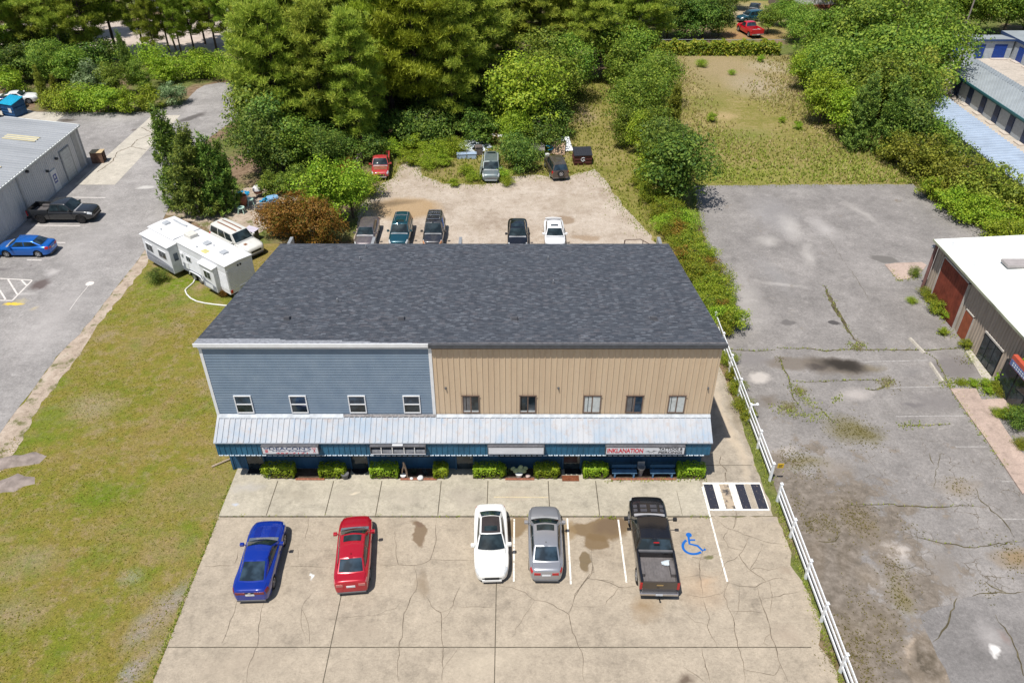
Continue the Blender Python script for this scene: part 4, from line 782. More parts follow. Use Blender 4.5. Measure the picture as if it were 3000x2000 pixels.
while y<wy1: mb.add([(wx,y-.03,0),(wx+.025,y-.012,0),(wx+.025,y+.012,0),(wx,y+.03,0),(wx,y-.03,we),(wx+.025,y-.012,we),(wx+.025,y+.012,we),(wx,y+.03,we)],[(0,1,5,4),(1,2,6,5),(2,3,7,6)]); y+=.305
mb.build('wall',M_ww,wh)
mb=MB(); mb.box(wx+.0,wx+.06,wy1-.1,wy1+.1,0,we); mb.box(wx+.026,wx+.05,77.0,77.9,0,we-.05); mb.box(wx+.027,wx+.05,66.2,66.45,0,we); mb.box(wx,wx+.12,wy0,wy1,-.0,.12); mb.build('wall_trim',simple('warehouse_trim',(.40,.405,.415),.6),wh)
t=NT('warehouse_roof',.5,.1,.4); f=t.noise(.5,5,.6,t.map((.3,2,1))); t.base(t.ramp(f,[(.3,(.30,.315,.33)),(.7,(.395,.41,.425))])); M_wroof=t.m
rf=corr_roof('roof',wh,M_wroof,(wx+.25,wy0-.2,we-.02),(wx+.25,wy1+.25,we-.02),(wrx,wy1+.25,wr_+.04),(wrx,wy0-.2,wr_+.04),.48,.10)
corr_roof('roof',wh,M_wroof,(wx-14.5,wy0-.2,we-.05),(wx-14.5,wy1+.25,we-.05),(wrx,wy1+.25,wr_+.035),(wrx,wy0-.2,wr_+.035),.42,.07)
mb=MB(); mb.box(wx+.2,wx+.33,wy0-.2,wy1+.3,we-.12,we+.02); mb.slab([(wx+.3,wy1+.22,we-.02),(wx+.3,wy1+.34,we-.02),(wrx,wy1+.34,wr_+.04),(wrx,wy1+.22,wr_+.04)],.10); mb.build('roof_edge',simple('pale_edge',(.62,.64,.62),.5),rf)
M_sky=simple('skylight_sheet',(.62,.55,.33),.4,0,.5,.08)
for yc,xa,xb in ((74.1,-49.6,-46.5),(67.0,-49.6,-46.5),(60.2,-49.6,-46.5)):
    zz=lambda x: we+(wr_-we)*(wx+.25-x)/(wx+.25-wrx)
    mb=MB(); mb.slab([(xa,yc-.55,zz(xa)+.05),(xb,yc-.55,zz(xb)+.05),(xb,yc+.55,zz(xb)+.05),(xa,yc+.55,zz(xa)+.05)],.045); mb.build('skylight',M_sky,rf)
mb=MB(); mb.box(wx+.03,wx+.09,73.95,76.0,.1,3.15); g_=mb.build('garage_frame',simple('garage_frame_grey',(.30,.31,.32),.6),wh); mb=MB()
for i in range(10): mb.box(wx+.09,wx+.105,74.1,75.85,.15+i*.29,.15+i*.29+.275)
mb.build('roller_door',simple('roller_grey',(.50,.53,.56),.5,.2,.4),g_)
mb=MB(); mb.box(wx+.03,wx+.11,71.35,72.45,.1,2.15); d=mb.build('door',M_trim,wh); mb=MB(); mb.box(wx+.112,wx+.12,71.6,72.2,.9,1.75); mb.build('door_notice',simple('notice_blue',(.07,.10,.33),.5),d); mb=MB(); mb.box(wx+.121,wx+.124,71.7,72.1,1.05,1.2); mb.box(wx+.121,wx+.124,71.75,72.0,1.35,1.62); mb.build('notice_print',M_trim,d)
for yy,zz_ in ((71.0,2.35),(73.1,2.75),(68.0,3.6)):
    mb=MB(); mb.box(wx+.02,wx+.3,yy-.10,yy+.10,zz_,zz_+.22); mb.build('wall_lamp',M_dgrey,wh,bevel=.03)
pal=thing('pallet_stack','stack of brown wooden pallets by the corner of the grey warehouse','pallet stack',(wx+.95,79.2,0),.1); M_wood=simple('old_wood',(.20,.12,.085),.85,0,.2,.35,4)
for i in range(8):
    mb=MB(); z=i*.145
    for q in (-.5,-.05,.4): mb.box(-.6,.6,q,q+.10,z,z+.10)
    for q in range(6): mb.box(-.6+q*.22,-.6+q*.22+.10,-.5,.5,z+.102,z+.122)
    mb.build('pallet',M_wood,pal)
mb=MB(); mb.box(-.65,.65,-.55,.55,8*.145,8*.145+.03); mb.build('top_board',simple('pale_board',(.5,.38,.22),.8),pal)

# tan metal building on the right with a white roof
rb=thing('metal_building','tan ribbed metal building with a white flat roof and rust red doors','building')
rx,ry0,ry1,rz=32.75,14.0,53.2,4.55
t=NT('right_wall',.65,0,.3); f=t.noise(1,4,.6,t.map((.4,3,.4))); t.base(t.ramp(f,[(.3,(.33,.27,.215)),(.7,(.42,.35,.285))])); M_rw=t.m
mb=MB(); mb.box(rx,rx+26,ry0,ry1,0,rz); y=ry0+.1
while y<ry1-.1:
    if not(48.0<y<51.7): mb.add([(rx,y-.09,0),(rx-.06,y-.05,0),(rx-.06,y+.03,0),(rx,y+.06,0),(rx,y-.09,rz),(rx-.06,y-.05,rz),(rx-.06,y+.03,rz),(rx,y+.06,rz)],[(0,1,5,4),(1,2,6,5),(2,3,7,6)])
    y+=.305
mb.build('wall',M_rw,rb)
t=NT('white_roof',.8,0,.3); f=t.noise(1,4); t.base(t.ramp(f,[(.3,(.78,.80,.76)),(.7,(.84,.86,.81))])); M_wr=t.m
mb=MB(); mb.add([(rx-.55,ry0,rz),(rx-.55,ry1+.1,rz),(rx+13,ry1+.1,rz+.75),(rx+13,ry0,rz+.75),(rx+26.3,ry1+.1,rz),(rx+26.3,ry0,rz)]+[(rx-.55,ry0,rz-.08),(rx-.55,ry1+.1,rz-.08),(rx+26.3,ry1+.1,rz-.08),(rx+26.3,ry0,rz-.08)],[(0,1,2,3),(3,2,4,5),(6,7,1,0),(1,7,8,4,2),(6,9,8,7),(0,3,5,9,6)])
rr=mb.build('roof',M_wr,rb)
mb=MB(); mb.box(rx-.60,rx-.555,ry0,ry1+.12,rz-.14,rz+.02); mb.build('eave_trim',simple('eave_green',(.30,.31,.22),.6,0,.3,.4,.6),rr)
mb=MB(); p=G(2985,768,rz+.5); mb.box(p[0]-1.0,p[0]+2.5,p[1]-.5,p[1]+.5,rz+.30,rz+.52); mb.build('roof_patch',simple('roof_patch_grey',(.34,.31,.30),.7),rr,bevel=.02)
for px,py in ((2792,715),(2854,772)):
    p=G(px,py,rz+.15); mb=MB(); mb.lathe([(.10,.0),(.07,.2),(.10,.22)],8,(p[0],p[1],rz+.10)); mb.build('vent_pipe',M_trim,rr)
M_rust=simple('rust_red_door',(.20,.045,.025),.75,0,.25,.3,1.6)
mb=MB(); mb.box(rx-.16,rx-.06,47.9,51.72,.0,3.85)
for i in range(12): mb.box(rx-.18,rx-.16,47.95+i*.315,47.95+i*.315+.29,.05,3.8)
mb.build('sliding_door',M_rust,rb)
mb=MB(); mb.box(rx-.13,rx-.05,46.12,47.25,.05,2.12); mb.build('door',simple('orange_red_door',(.30,.085,.04),.7,0,.25,.25,2),rb)
M_tg=simple('trim_grey',(.45,.42,.38),.6); mb=MB(); mb.box(rx-.22,rx-.04,47.84,47.9,0,3.95); mb.box(rx-.22,rx-.04,51.72,51.8,0,3.95); mb.box(rx-.22,rx-.04,47.84,51.8,3.86,3.95); mb.build('door_frame',M_tg,rb); mb=MB(); mb.box(rx-.15,rx-.06,46.05,46.12,0,2.2); mb.box(rx-.15,rx-.06,47.25,47.32,0,2.2); mb.box(rx-.15,rx-.06,46.05,47.32,2.13,2.2); mb.build('door_frame',M_tg,rb); mb=MB(); mb.box(rx-.15,rx-.06,42.05,44.45,2.1,2.22); mb.build('window_head',M_tg,rb)
mb=MB(); mb.box(rx-.10,rx-.065,42.1,44.4,.05,2.1); w=mb.build('shop_window',M_black,rb)
for ya,yb in ((42.18,42.85),(42.95,43.6),(43.7,44.32)):
    mb=MB(); mb.box(rx-.125,rx-.101,ya,yb,.12,2.0); mb.build('pane',M_glass,w)
mb=MB(); mb.box(rx-.5,rx-.05,36.2,41.0,.02,2.4); e_=mb.build('entrance',M_black,rb)
for ya,yb in ((36.4,38.0),(38.2,39.4),(39.55,40.85)):
    mb=MB(); mb.box(rx-.53,rx-.505,ya,yb,.1,2.3); mb.build('pane',M_glass,e_)
mb=MB(); mb.tube([(rx-.2,ry1+.0,0),(rx-.2,ry1+.0,rz-.1)],.13,8); mb.tube([(rx-.05,ry1+.18,0),(rx-.05,ry1+.18,rz-.1)],.10,8); mb.build('downpipe',simple('downpipe_brown',(.20,.10,.09),.6),rb)
mb=MB(); mb.lathe([(.12,0),(.2,.12),(.12,.22)],10,(rx-.35,ry1+.1,rz-.75)); mb.build('wall_lamp',M_grey,rb)
sg=thing('shop_sign','red and blue sign box on the tan metal building by the vine','sign',(rx-.62,39.1,2.5)); mb=MB(); mb.box(-.14,.14,-1.2,1.2,0,.75); mb.build('cabinet',simple('red_cabinet',(.48,.09,.05),.5),sg)
mb=MB(); mb.box(-.16,-.141,-1.15,1.15,.05,.45); mb.build('sign_panel',simple('blue_panel',(.10,.16,.34),.5),sg)
mb=MB()
for r_ in range(2):
    for i in range(9): mb.box(-.168,-.161,-1.0+i*.22,-1.0+i*.22+.13,.12+r_*.16,.20+r_*.16)
mb.build('lettering',M_trim,sg)
for i,(k,a,b) in enumerate([(K7,(1490,880),(1585,978)),(K7,(1622,1042),(1706,1165))]):
    pa=Vector(G(*k(*a))); pb=Vector(G(*k(*b))); d=(pb-pa); o=MB(); L=d.length; o.slab([(-L/2,-.12,0),(-L/2,.12,0),(-L/2,.07,.13),(-L/2,-.07,.13)],L,(1,0,0)); w=o.build('wheel_stop',M_strip); w.location=((pa.x+pb.x)/2,(pa.y+pb.y)/2,.022); w.rotation_euler=(0,0,math.atan2(d.y,d.x))
    tag(w,['pale concrete wheel stop nearer the rust red doors','pale concrete wheel stop at the edge of the dark weedy bay'][i],'wheel stop')

# storage units with blue roller doors, top right
M_su=simple('storage_wall',(.36,.40,.44),.7,0,.3,.12); M_roll=simple('blue_roller',(.012,.05,.26),.5,0,.4,.15,3); M_rollk=simple('dark_roller',(.014,.032,.085),.5,0,.4,.15,3); M_stroof=simple('storage_roof',(.30,.33,.345),.6,.1,.4,.12,.6); M_step=simple('pale_step',(.52,.46,.40),.8)
st=thing('storage_building','long grey storage building with a ridge roof and dark blue roller doors','building')
mb=MB(); mb.prism([(57,40),(62.2,40),(62.2,112.6),(57,101.7)],0,2.55); mb.build('wall',M_su,st)
def rib_quad(a_,b_,c_,d_,nm,par):      # a,b along the eave (far end skewed), d,c along the ridge
    o=corr_roof(nm,par,M_stroof,a_,b_,c_,d_,.6,.05); return o
rib_quad((56.6,40,2.6),(56.6,102.1,2.6),(59.5,107.8,3.5),(59.5,40,3.5),'roof',st); rib_quad((62.5,40,2.6),(62.5,113.2,2.6),(59.5,107.8,3.495),(59.5,40,3.495),'roof',st)
mb=MB(); mb.box(56.5,56.6,40,102,2.42,2.64); mb.box(56.85,56.99,40,101.6,2.1,2.3); mb.build('eave_trim',simple('teal_trim',(.03,.13,.15),.5),st)
y=101.0; i=0
while y>62:
    mb=MB(); mb.box(56.90,56.985,y-1.05,y,.15,2.05)
    for q in range(8): mb.box(56.885,56.90,y-1.03,y-.02,.2+q*.23,.2+q*.23+.2)
    mb.build('roller_door',M_rollk,st); mb=MB(); mb.box(56.3,56.9,y-1.15,y+.1,.012,.14); mb.build('step',M_step,st); y-=3.25
YB=117.4
s2_=thing('storage_building','grey storage building across the back of the yard with bright blue roller doors','building')
mb=MB(); mb.box(57.5,72.6,YB,YB+3.6,0,2.2); mb.build('wall',M_su,s2_); mb=MB(); mb.quad((57.5,YB-.002,2.2),(72.6,YB-.002,2.2),(72.6,YB-.002,2.62),(57.5,YB-.002,2.62)); mb.add([(57.2,YB-.3,2.72),(72.9,YB-.3,2.72),(72.9,YB+3.9,2.35),(57.2,YB+3.9,2.35),(57.2,YB-.3,2.6),(72.9,YB-.3,2.6),(72.9,YB+3.9,2.22),(57.2,YB+3.9,2.22)],[(0,1,2,3),(7,6,5,4),(0,4,5,1),(1,5,6,2),(2,6,7,3),(3,7,4,0)]); mb.build('roof',M_stroof,s2_); mb=MB(); mb.box(57.2,72.9,YB-.34,YB-.30,2.5,2.78); mb.build('eave_trim',simple('navy_trim',(.03,.06,.15),.5),s2_)
for xa,xb in ((63.9,65.2),(67.35,68.6),(69.95,71.75)):
    mb=MB(); mb.box(xa,xb,YB-.07,YB-.005,.05,1.98)
    for q in range(8): mb.box(xa+.03,xb-.03,YB-.09,YB-.07,.1+q*.22,.1+q*.22+.19)
    mb.build('roller_door',M_roll,s2_)
mb=MB(); mb.box(69.7,72.0,YB-.8,YB-.1,.012,.12); mb.build('step',M_step,s2_)
s3_=thing('storage_building','grey storage building running along the far side of the yard, blue doors','building')
mb=MB(); mb.box(72.9,82,60,YB+4,0,2.7); mb.build('wall',M_su,s3_); mb=MB(); mb.box(72.75,82.2,60,YB+4.3,2.71,2.85); mb.build('roof',M_stroof,s3_); mb=MB(); mb.box(72.70,72.74,60,YB+4.3,2.45,2.86); mb.build('eave_trim',simple('navy_trim',(.03,.06,.15),.5),s3_)
y=116.2
while y>84: mb=MB(); mb.box(72.82,72.895,y-1.4,y,.1,2.0); mb.build('roller_door',M_roll,s3_); mb=MB(); mb.box(72.2,72.8,y-1.5,y+.1,.012,.12); mb.build('step',M_step,s3_); y-=3.0
M_shed=simple('shed_metal',(.37,.44,.53),.5,.1,.4,.10,.8)
sh=thing('metal_shed','low open shed with a pale blue ribbed metal roof in front of the storage units','shed')
corr_roof('roof',sh,M_shed,(46.6,50,2.85),(46.6,91,2.85),(50.5,91,3.1),(50.5,50,3.1),.62,.13); mb=MB(); mb.box(46.9,47.0,50,90.8,0,2.8); mb.build('back_wall',M_ww,sh)
for yy in range(52,91,6): mb=MB(); mb.box(50.2,50.32,yy,yy+.12,0,3.0); mb.build('post',M_grey,sh)
# far buildings glimpsed between trees
hb=thing('long_building','long white building with a grey roof beyond the far dirt road','building'); x0_,y0_=G(430,45)[0],G(600,46)[1]
mb=MB(); mb.box(-66,-44,146,156,0,3.0); mb.build('wall',simple('white_siding',(.72,.73,.78),.6),hb); mb=MB(); mb.box(-66.5,-43.5,145.5,157,3.01,3.3); mb.build('roof',simple('bluegrey_roof',(.36,.40,.46),.7),hb)
for xx in (-62,-57,-52,-48): mb=MB(); mb.box(xx,xx+1.2,145.93,145.99,1.0,2.2); mb.build('window',M_glass,hb)
ho=thing('house','white house with a pale metal roof and brick footing behind the wooden fence','house'); 
hx=G(2340,28)[0]; hy=G(2340,28)[1]
mb=MB(); mb.box(hx,hx+14,hy+.4,hy+9,0,.7); mb.build('footing',M_brick,ho); mb=MB(); mb.box(hx,hx+14,hy+.5,hy+9,.7,3.0); mb.build('wall',simple('pale_siding',(.62,.64,.66),.6),ho)
corr_roof('roof',ho,simple('pale_roof',(.66,.67,.70),.5,0,.4,.06),(hx-.4,hy,2.95),(hx+14.4,hy,2.95),(hx+14.4,hy+5,4.4),(hx-.4,hy+5,4.4),.5,.05); corr_roof('roof',ho,M_stroof,(hx-.4,hy+9.4,2.95),(hx+14.4,hy+9.4,2.95),(hx+14.4,hy+5,4.395),(hx-.4,hy+5,4.395),.5,.05)

# ================================================================== FENCES, POLES, WIRES
M_vinyl=simple('white_vinyl',(.78,.80,.82),.4,0,.5,.04)
def vinyl_fence(label, ys, x=14.92, y_end=None):
    f=thing('rail_fence',label,'fence',(x,0,0))
    for y in ys:
        mb=MB(); mb.box(-.065,.065,y-.065,y+.065,0,1.42); mb.add([(-.09,y-.09,1.42),(.09,y-.09,1.42),(.09,y+.09,1.42),(-.09,y+.09,1.42),(0,y,1.55)],[(0,1,4),(1,2,4),(2,3,4),(3,0,4),(0,3,2,1)]); mb.build('post',M_vinyl,f)
    ye=list(ys)+([y_end] if y_end is not None else [])
    for a,b in zip(ye[:-1],ye[1:]):
        lo,hi=min(a,b)+.065,max(a,b)-.065
        for z in (.38,.78,1.18): mb=MB(); mb.box(-.025,.025,lo,hi,z,z+.14); mb.build('rail',M_vinyl,f)
    return f
def fence_y(k,x,y): return G(*k(x,y))[1]
vinyl_fence('white three rail fence along the front parking lot',[30.75]+[fence_y(K8,*q) for q in ((705,612),(803,882),(905,1163),(1025,1497))]+[17.9,15.4])
vinyl_fence('white three rail fence between the shop building and the weedy hedge',[32.35,35.1,37.55,40.1,42.7,45.3,47.9])
ys=thing('warning_sign','small yellow sign on the end post of the white fence','sign',(15.16,32.3,1.1)); mb=MB(); mb.box(-.03,.32,-.012,.012,0,.34); mb.build('sign_panel',simple('sign_yellow',(.62,.40,.03),.5),ys); mb=MB(); mb.box(.03,.26,-.016,-.0125,.22,.25); mb.box(.03,.22,-.016,-.0125,.15,.18); mb.box(.03,.24,-.016,-.0125,.08,.11); mb.build('lettering',M_black,ys)
fl=thing('fence_lamp','white solar lamp on a post of the weedy white fence','lamp',(15.15,37.55,1.35)); mb=MB(); mb.box(-.18,.1,-.04,.04,0,.05); mb.build('bracket',M_vinyl,fl); mb=MB(); mb.lathe([(.06,0),(.11,.06),(.08,.12)],10,(.14,0,0)); mb.build('lamp_head',M_vinyl,fl)
def pole(label,px,h,r_=.13,arm=None,lean=0,cat='utility pole',name='utility_pole',z=0):
    x,y=G(*px); p=thing(name,label,cat,(x,y,z)); mb=MB(); mb.tube([(0,0,0),(lean,0,h)],[r_,r_*.7],10); mb.build('pole',M_polew,p,True)
    if arm: mb=MB(); mb.tube([(lean*.96,0,h-.5),(lean+arm*.6,0,h-.15),(lean+arm,0,h-.25)],.04,6); mb.build('arm',M_grey,p); mb=MB(); mb.box(lean+arm-.05,lean+arm+.5,-.12,.12,h-.34,h-.22); mb.build('lamp_head',M_grey,p,bevel=.03)
    return p
M_polew=simple('pole_wood',(.25,.21,.18),.85,0,.2,.25,3)
pole('weathered lamp post with a curved arm beside the pale blue shed roof',(2776,287),7.2,.13,1.4,.2,'lamp post','lamp_post')
pole('tall grey utility pole behind the ridge roof of the storage units',(2802,152),9.5,.13,None,.3)
pole('slim grey utility pole among the pines by the dirt road',(520,158),11,.14,None,-1.2)
pole('dark utility pole at the left edge of the pines',(22,155),11,.16,None,-.6)
pole('pale utility pole by the wooden fence and the house',(2268,22),9,.15)
def wire(label,pts,r_=.025):
    mb=MB(); a,b=Vector(pts[0]),Vector(pts[1]); mb.tube([tuple(a.lerp(b,i/14)-Vector((0,0,1))*1.2*(1-(2*i/14-1)**2)) for i in range(15)],r_,4); o=mb.build('power_line',M_wire); tag(o,label,'power line')
M_wire=simple('wire_grey',(.42,.42,.42),.5,.5,.4)
x,y=G(2268,22); X2,Y2=G(520,158)
wire('power line reaching from the pale pole across the tops of the pines',[(x,y,8.7),(-30,y-8,9.2)]); wire('low power line strung left of the slim pole to the picture edge',[(X2-1.2,Y2,10.6),(-140,Y2-2,10)]); wire('power line between the slim pole and the centre pines',[(X2-1.1,Y2,10.2),(-8,Y2+6,9.6)])
# wooden fence near the house and the chain link fence
wf=thing('board_fence','grey wooden board fence running beside the white house','fence'); a=Vector(G(2300,60)); b=Vector(G(2330,95)); b2=Vector(G(2250,8)); mb=MB(); rnd=random.Random(8)
for p,q in ((b2,a),(a,b)):
    n=max(2,int((q-p).length/.28)); d=(q-p).normalized()
    for i in range(n): c_=p.lerp(q,i/n); h=1.75+rnd.uniform(-.06,.06); mb.slab([(c_.x,c_.y,0),(c_.x+d.x*.25,c_.y+d.y*.25,0),(c_.x+d.x*.25,c_.y+d.y*.25,h),(c_.x,c_.y,h)],.03,(-d.y,d.x,0))
mb.build('boards',simple('fence_grey',(.20,.165,.13),.85,0,.2,.3,3),wf)
cl=thing('chain_fence','rusty chain link fence post row under the vines at the back of the meadow','fence',(0,119.2,0))
for q in (1978,2036,2097,2225):
    x=G(q,165)[0]; mb=MB(); mb.tube([(x,0,0),(x,0,2.3)],.05,6); mb.build('post',M_polew,cl)
for z in (2.2,1.1): mb=MB(); mb.tube([(20,0,z),(40,0,z)],.03,5); mb.build('rail',M_grey,cl)
rfn=thing('board_fence','short broken wooden fence leaning beside the red pickup','fence'); pa=Vector(G(*K2(315,1130))); pb=Vector(G(*K2(365,1060)))
for z in (.35,.75,1.15): mb=MB(); mb.tube([(pa.x,pa.y,z*.9),(pb.x,pb.y,z)],.06,6); mb.build('rail',M_polew,rfn)
for f in (0,.5,1): c_=pa.lerp(pb,f); mb=MB(); mb.box(c_.x-.07,c_.x+.07,c_.y-.07,c_.y+.07,0,1.4); mb.build('post',M_polew,rfn)

# ================================================================== VEHICLES
def curve(pts):
    """smooth monotone interpolation through (x, v) pairs"""
    P=sorted(pts); n=len(P); h=[P[i+1][0]-P[i][0] for i in range(n-1)]; d=[(P[i+1][1]-P[i][1])/h[i] for i in range(n-1)]
    m=[d[0]]+[0 if d[i-1]*d[i]<=0 else 2*d[i-1]*d[i]/(d[i-1]+d[i]) for i in range(1,n-1)]+[d[-1]]
    def f(x):
        if x<=P[0][0]: return P[0][1]
        if x>=P[-1][0]: return P[-1][1]
        i=max(j for j in range(n-1) if P[j][0]<=x); t_=(x-P[i][0])/h[i]; a,b=P[i][1],P[i+1][1]
        return (2*t_**3-3*t_*t_+1)*a+(t_**3-2*t_*t_+t_)*h[i]*m[i]+(-2*t_**3+3*t_*t_)*b+(t_**3-t_*t_)*h[i]*m[i+1]
    return f
M_tyre=simple('tyre_rubber',(.018,.018,.019),.85,0,.2); M_rim=simple('alloy_rim',(.42,.43,.45),.35,.6,.5,.08); M_rimk=simple('black_rim',(.03,.03,.032),.4,.3,.5)
M_lamp=simple('headlamp',(.55,.57,.58),.12,0,.8,.15,9); M_red=simple('tail_lamp',(.42,.012,.015),.15,0,.7,.15,9); M_plate=simple('number_plate',(.62,.64,.66),.4); M_under=simple('underbody',(.012,.012,.013),.9,0,.1); M_chrome=simple('chrome',(.6,.6,.62),.15,.9,.5,.05); M_plast=simple('grey_plastic',(.12,.12,.125),.6,0,.3); M_cowl=simple('cowl_grey',(.30,.31,.32),.4,0,.4,.2); M_seam=simple('panel_gap',(.012,.012,.013),.9,0,.1); M_amber=simple('amber_lamp',(.5,.2,.06),.2,0,.6)
M_cg=glass('car_glass',(.010,.017,.020)); M_cgr=glass('car_rear_glass',(.012,.022,.032))
_wheel={}
def wheel_mesh(r,w,dark):
    k=(r,w,dark)
    if k not in _wheel:
        mb=MB(); mb.lathe([(r*.66,-w*.42),(r*.92,-w*.5),(r,-w*.36),(r,w*.36),(r*.92,w*.5),(r*.66,w*.42)],24,(0,0,0),'y'); ty=mb.build('wheel',M_tyre,None,True)
        mb=MB(); mb.lathe([(r*.66,w*.40),(r*.66,w*.46),(r*.58,w*.46),(r*.56,w*.36)],24,(0,0,0),'y'); mb.lathe([(r*.16,w*.2),(r*.16,w*.47),(.02,w*.48)],12,(0,0,0),'y')
        for q in range(5):
            a=q*2*math.pi/5; c_,s_=math.cos(a),math.sin(a); mb.slab([(c_*r*.1-s_*.05,w*.40,s_*r*.1+c_*.05),(c_*r*.62-s_*.03,w*.40,s_*r*.62+c_*.03),(c_*r*.62+s_*.03,w*.40,s_*r*.62-c_*.03),(c_*r*.1+s_*.05,w*.40,s_*r*.1-c_*.05)],w*.06,(0,1,0))
        rim=mb.build('rim',M_rimk if dark else M_rim,None); _wheel[k]=(ty.data,rim.data); bpy.data.objects.remove(ty); bpy.data.objects.remove(rim)
    return _wheel[k]
def add_wheel(root,x,y,r,w,dark,name='wheel'):
    a,b=wheel_mesh(r,w,dark); o=bpy.data.objects.new(name,a); COL.objects.link(o); o.parent=root; o.location=(x,y,r)
    if y<0: o.rotation_euler=(0,0,math.pi)
    q=bpy.data.objects.new('rim',b); COL.objects.link(q); q.parent=o
def patch(fn,u0,u1,v0,v1,nu,nv,off,ctr=(0,0,.6)):
    mb=MB(); e=1e-3; C_=Vector(ctr)
    for i in range(nu+1):
        for j in range(nv+1):
            u=u0+(u1-u0)*i/nu; v=v0+(v1-v0)*j/nv; p=Vector(fn(u,v)); du=Vector(fn(u+e,v))-Vector(fn(u-e,v)); dv=Vector(fn(u,v+e))-Vector(fn(u,v-e)); n_=du.cross(dv)
            n_=n_.normalized() if n_.length>1e-12 else Vector((0,0,1))
            if n_.dot(p-C_)<0: n_=-n_
            mb.v.append(tuple(p+n_*off))
    for i in range(nu):
        for j in range(nv): mb.f.append((i*(nv+1)+j,(i+1)*(nv+1)+j,(i+1)*(nv+1)+j+1,i*(nv+1)+j+1))
    return mb
def vehicle(label,cat,S_,pm,pos,heading,name=None,**o):
    """S_: measurements of a body type; local +x is the front"""
    L,Wd,H=S_['L'],S_['W'],S_['H']; wb,wr_c=S_['wb'],S_['wr']; hw=Wd/2
    root=thing(name or cat.replace(' ','_'),label,cat,(pos[0],pos[1],o.get('z',.035)),heading)
    top=curve(S_['top']); plan=curve(S_['plan']); ax=S_.get('ax',((wb/2+S_.get('fo',0)),-wb/2+S_.get('fo',0))); sill=S_.get('sill',.24); crown=S_.get('crown',.05); sh=S_.get('sh',.20); mid=S_.get('mid',.52)
    xb=S_.get('bed')           # pickup: bed runs from -L/2 to xb
    def zlow(x):
        z=sill+max(0,(abs(x)-L*.42))*.25
        for a in ax:
            d=abs(x-a); rr_=wr_c+.07
            if d<rr_: z=max(z,wr_c+math.sqrt(rr_*rr_-d*d))
        return z
    def sec(x):
        w=plan(x); t_=top(x); zl=min(zlow(x),t_-.03); f=lambda z: max(z,zl)
        return [(0,t_+crown*.4),(w*.40,t_+crown*.32),(w*.72,t_),(w*.88,t_-crown*.7),(w*.965,f(t_-crown*1.9)),(w,f(t_-sh)),(w*.995,f(mid)),(w*.955,zl)]
    x_a=-L/2 if xb is None else xb
    xs=sorted(set([x_a+ (L/2-x_a)*i/110 for i in range(111)]+[L/2-.03,L/2-.08,x_a+.03,x_a+.08]))
    mb=MB(); rows=[]
    for x in xs:
        s_=sec(x); row=[(x,-y,z) for y,z in s_[::-1]]+[(x,y,z) for y,z in s_[1:]]; rows.append(row); mb.v+=row
    m=len(rows[0])
    for i in range(len(xs)-1):
        for j in range(m-1): mb.f.append((i*m+j,i*m+j+1,(i+1)*m+j+1,(i+1)*m+j))
    mb.f.append(tuple(range(m))); mb.f.append(tuple((len(xs)-1)*m+j for j in range(m)))
    body=mb.build('body',pm,root,True,32)
    def bsurf(x,p):
        s_=sec(x); sg_=1 if p>=0 else -1; p=min(abs(p),6.999); i=int(p); f=p-i
        return (x,sg_*(s_[i][0]*(1-f)+s_[i+1][0]*f),s_[i][1]*(1-f)+s_[i+1][1]*f)
    mb=MB(); mb.box(-L/2+.25,L/2-.25,-hw*.72,hw*.72,sill-.03,sill+.22); mb.build('underbody',M_under,root)
    # cabin
    c=S_['cab']; xw,xrf,xrr,xrb=c['xw'],c['xrf'],c['xrr'],c['xrb']; wbt,wrt=c['wb']*hw,c['wr']*hw; zb_=c['belt']; zbr=c.get('beltr',zb_); ze=H-c.get('cr',.05); cr=c.get('cr',.05); bw=c.get('bow',.12)
    def front(u,v):
        b=(xw+bw*(1-u*u),u*wbt,zb_+.03*(1-u*u)); t_=(xrf+bw*.5*(1-u*u),u*wrt,ze+cr*(1-u*u)); return tuple(b[i]*(1-v)+t_[i]*v+(.03*math.sin(math.pi*v)*(1-u*u) if i==0 else 0) for i in range(3))
    def rear(u,v):
        b=(xrb-bw*.5*(1-u*u),u*wbt*c.get('wrb',1),zbr+.02*(1-u*u)); t_=(xrr-bw*.3*(1-u*u),u*wrt*c.get('wrr',1),ze+cr*(1-u*u)); return tuple(b[i]*(1-v)+t_[i]*v for i in range(3))
    def roofs(s_,u):
        x0=xrr-bw*.3*(1-u*u); x1=xrf+bw*.5*(1-u*u); w=wrt*(c.get('wrr',1)*(1-s_)+s_)
        return (x0*(1-s_)+x1*s_,u*w,ze+cr*(1-u*u)+c.get('arch',.03)*4*s_*(1-s_))
    def side(s_,v,sg_=1):
        t_=roofs(s_,sg_); w=wbt*(c.get('wrb',1)*(1-s_)+s_); zz=zbr*(1-s_)+zb_*s_; b=(xrb*(1-s_)+xw*s_,sg_*w,zz); return (b[0]*(1-v)+t_[0]*v,b[1]*(1-v)+t_[1]*v+sg_*.025*math.sin(math.pi*v)*min(1,4*s_*(1-s_)*2),b[2]*(1-v)+t_[2]*v)
    mb=MB()
    for fn,a in ((front,(-1,1,0,1,8,5)),(rear,(-1,1,0,1,8,4)),(roofs,(0,1,-1,1,10,10)),(lambda s_,v: side(s_,v,1),(0,1,0,1,10,4)),(lambda s_,v: side(s_,v,-1),(0,1,0,1,10,4))):
        q=patch(fn,*a,0); mb.add(q.v,q.f)
    me=mb; cab=me.build('cabin',o.get('roofmat',pm),root)
    bm=bmesh.new(); bm.from_mesh(cab.data); bmesh.ops.remove_doubles(bm,verts=bm.verts,dist=.004); bmesh.ops.recalc_face_normals(bm,faces=bm.faces); bm.to_mesh(cab.data); bm.free()
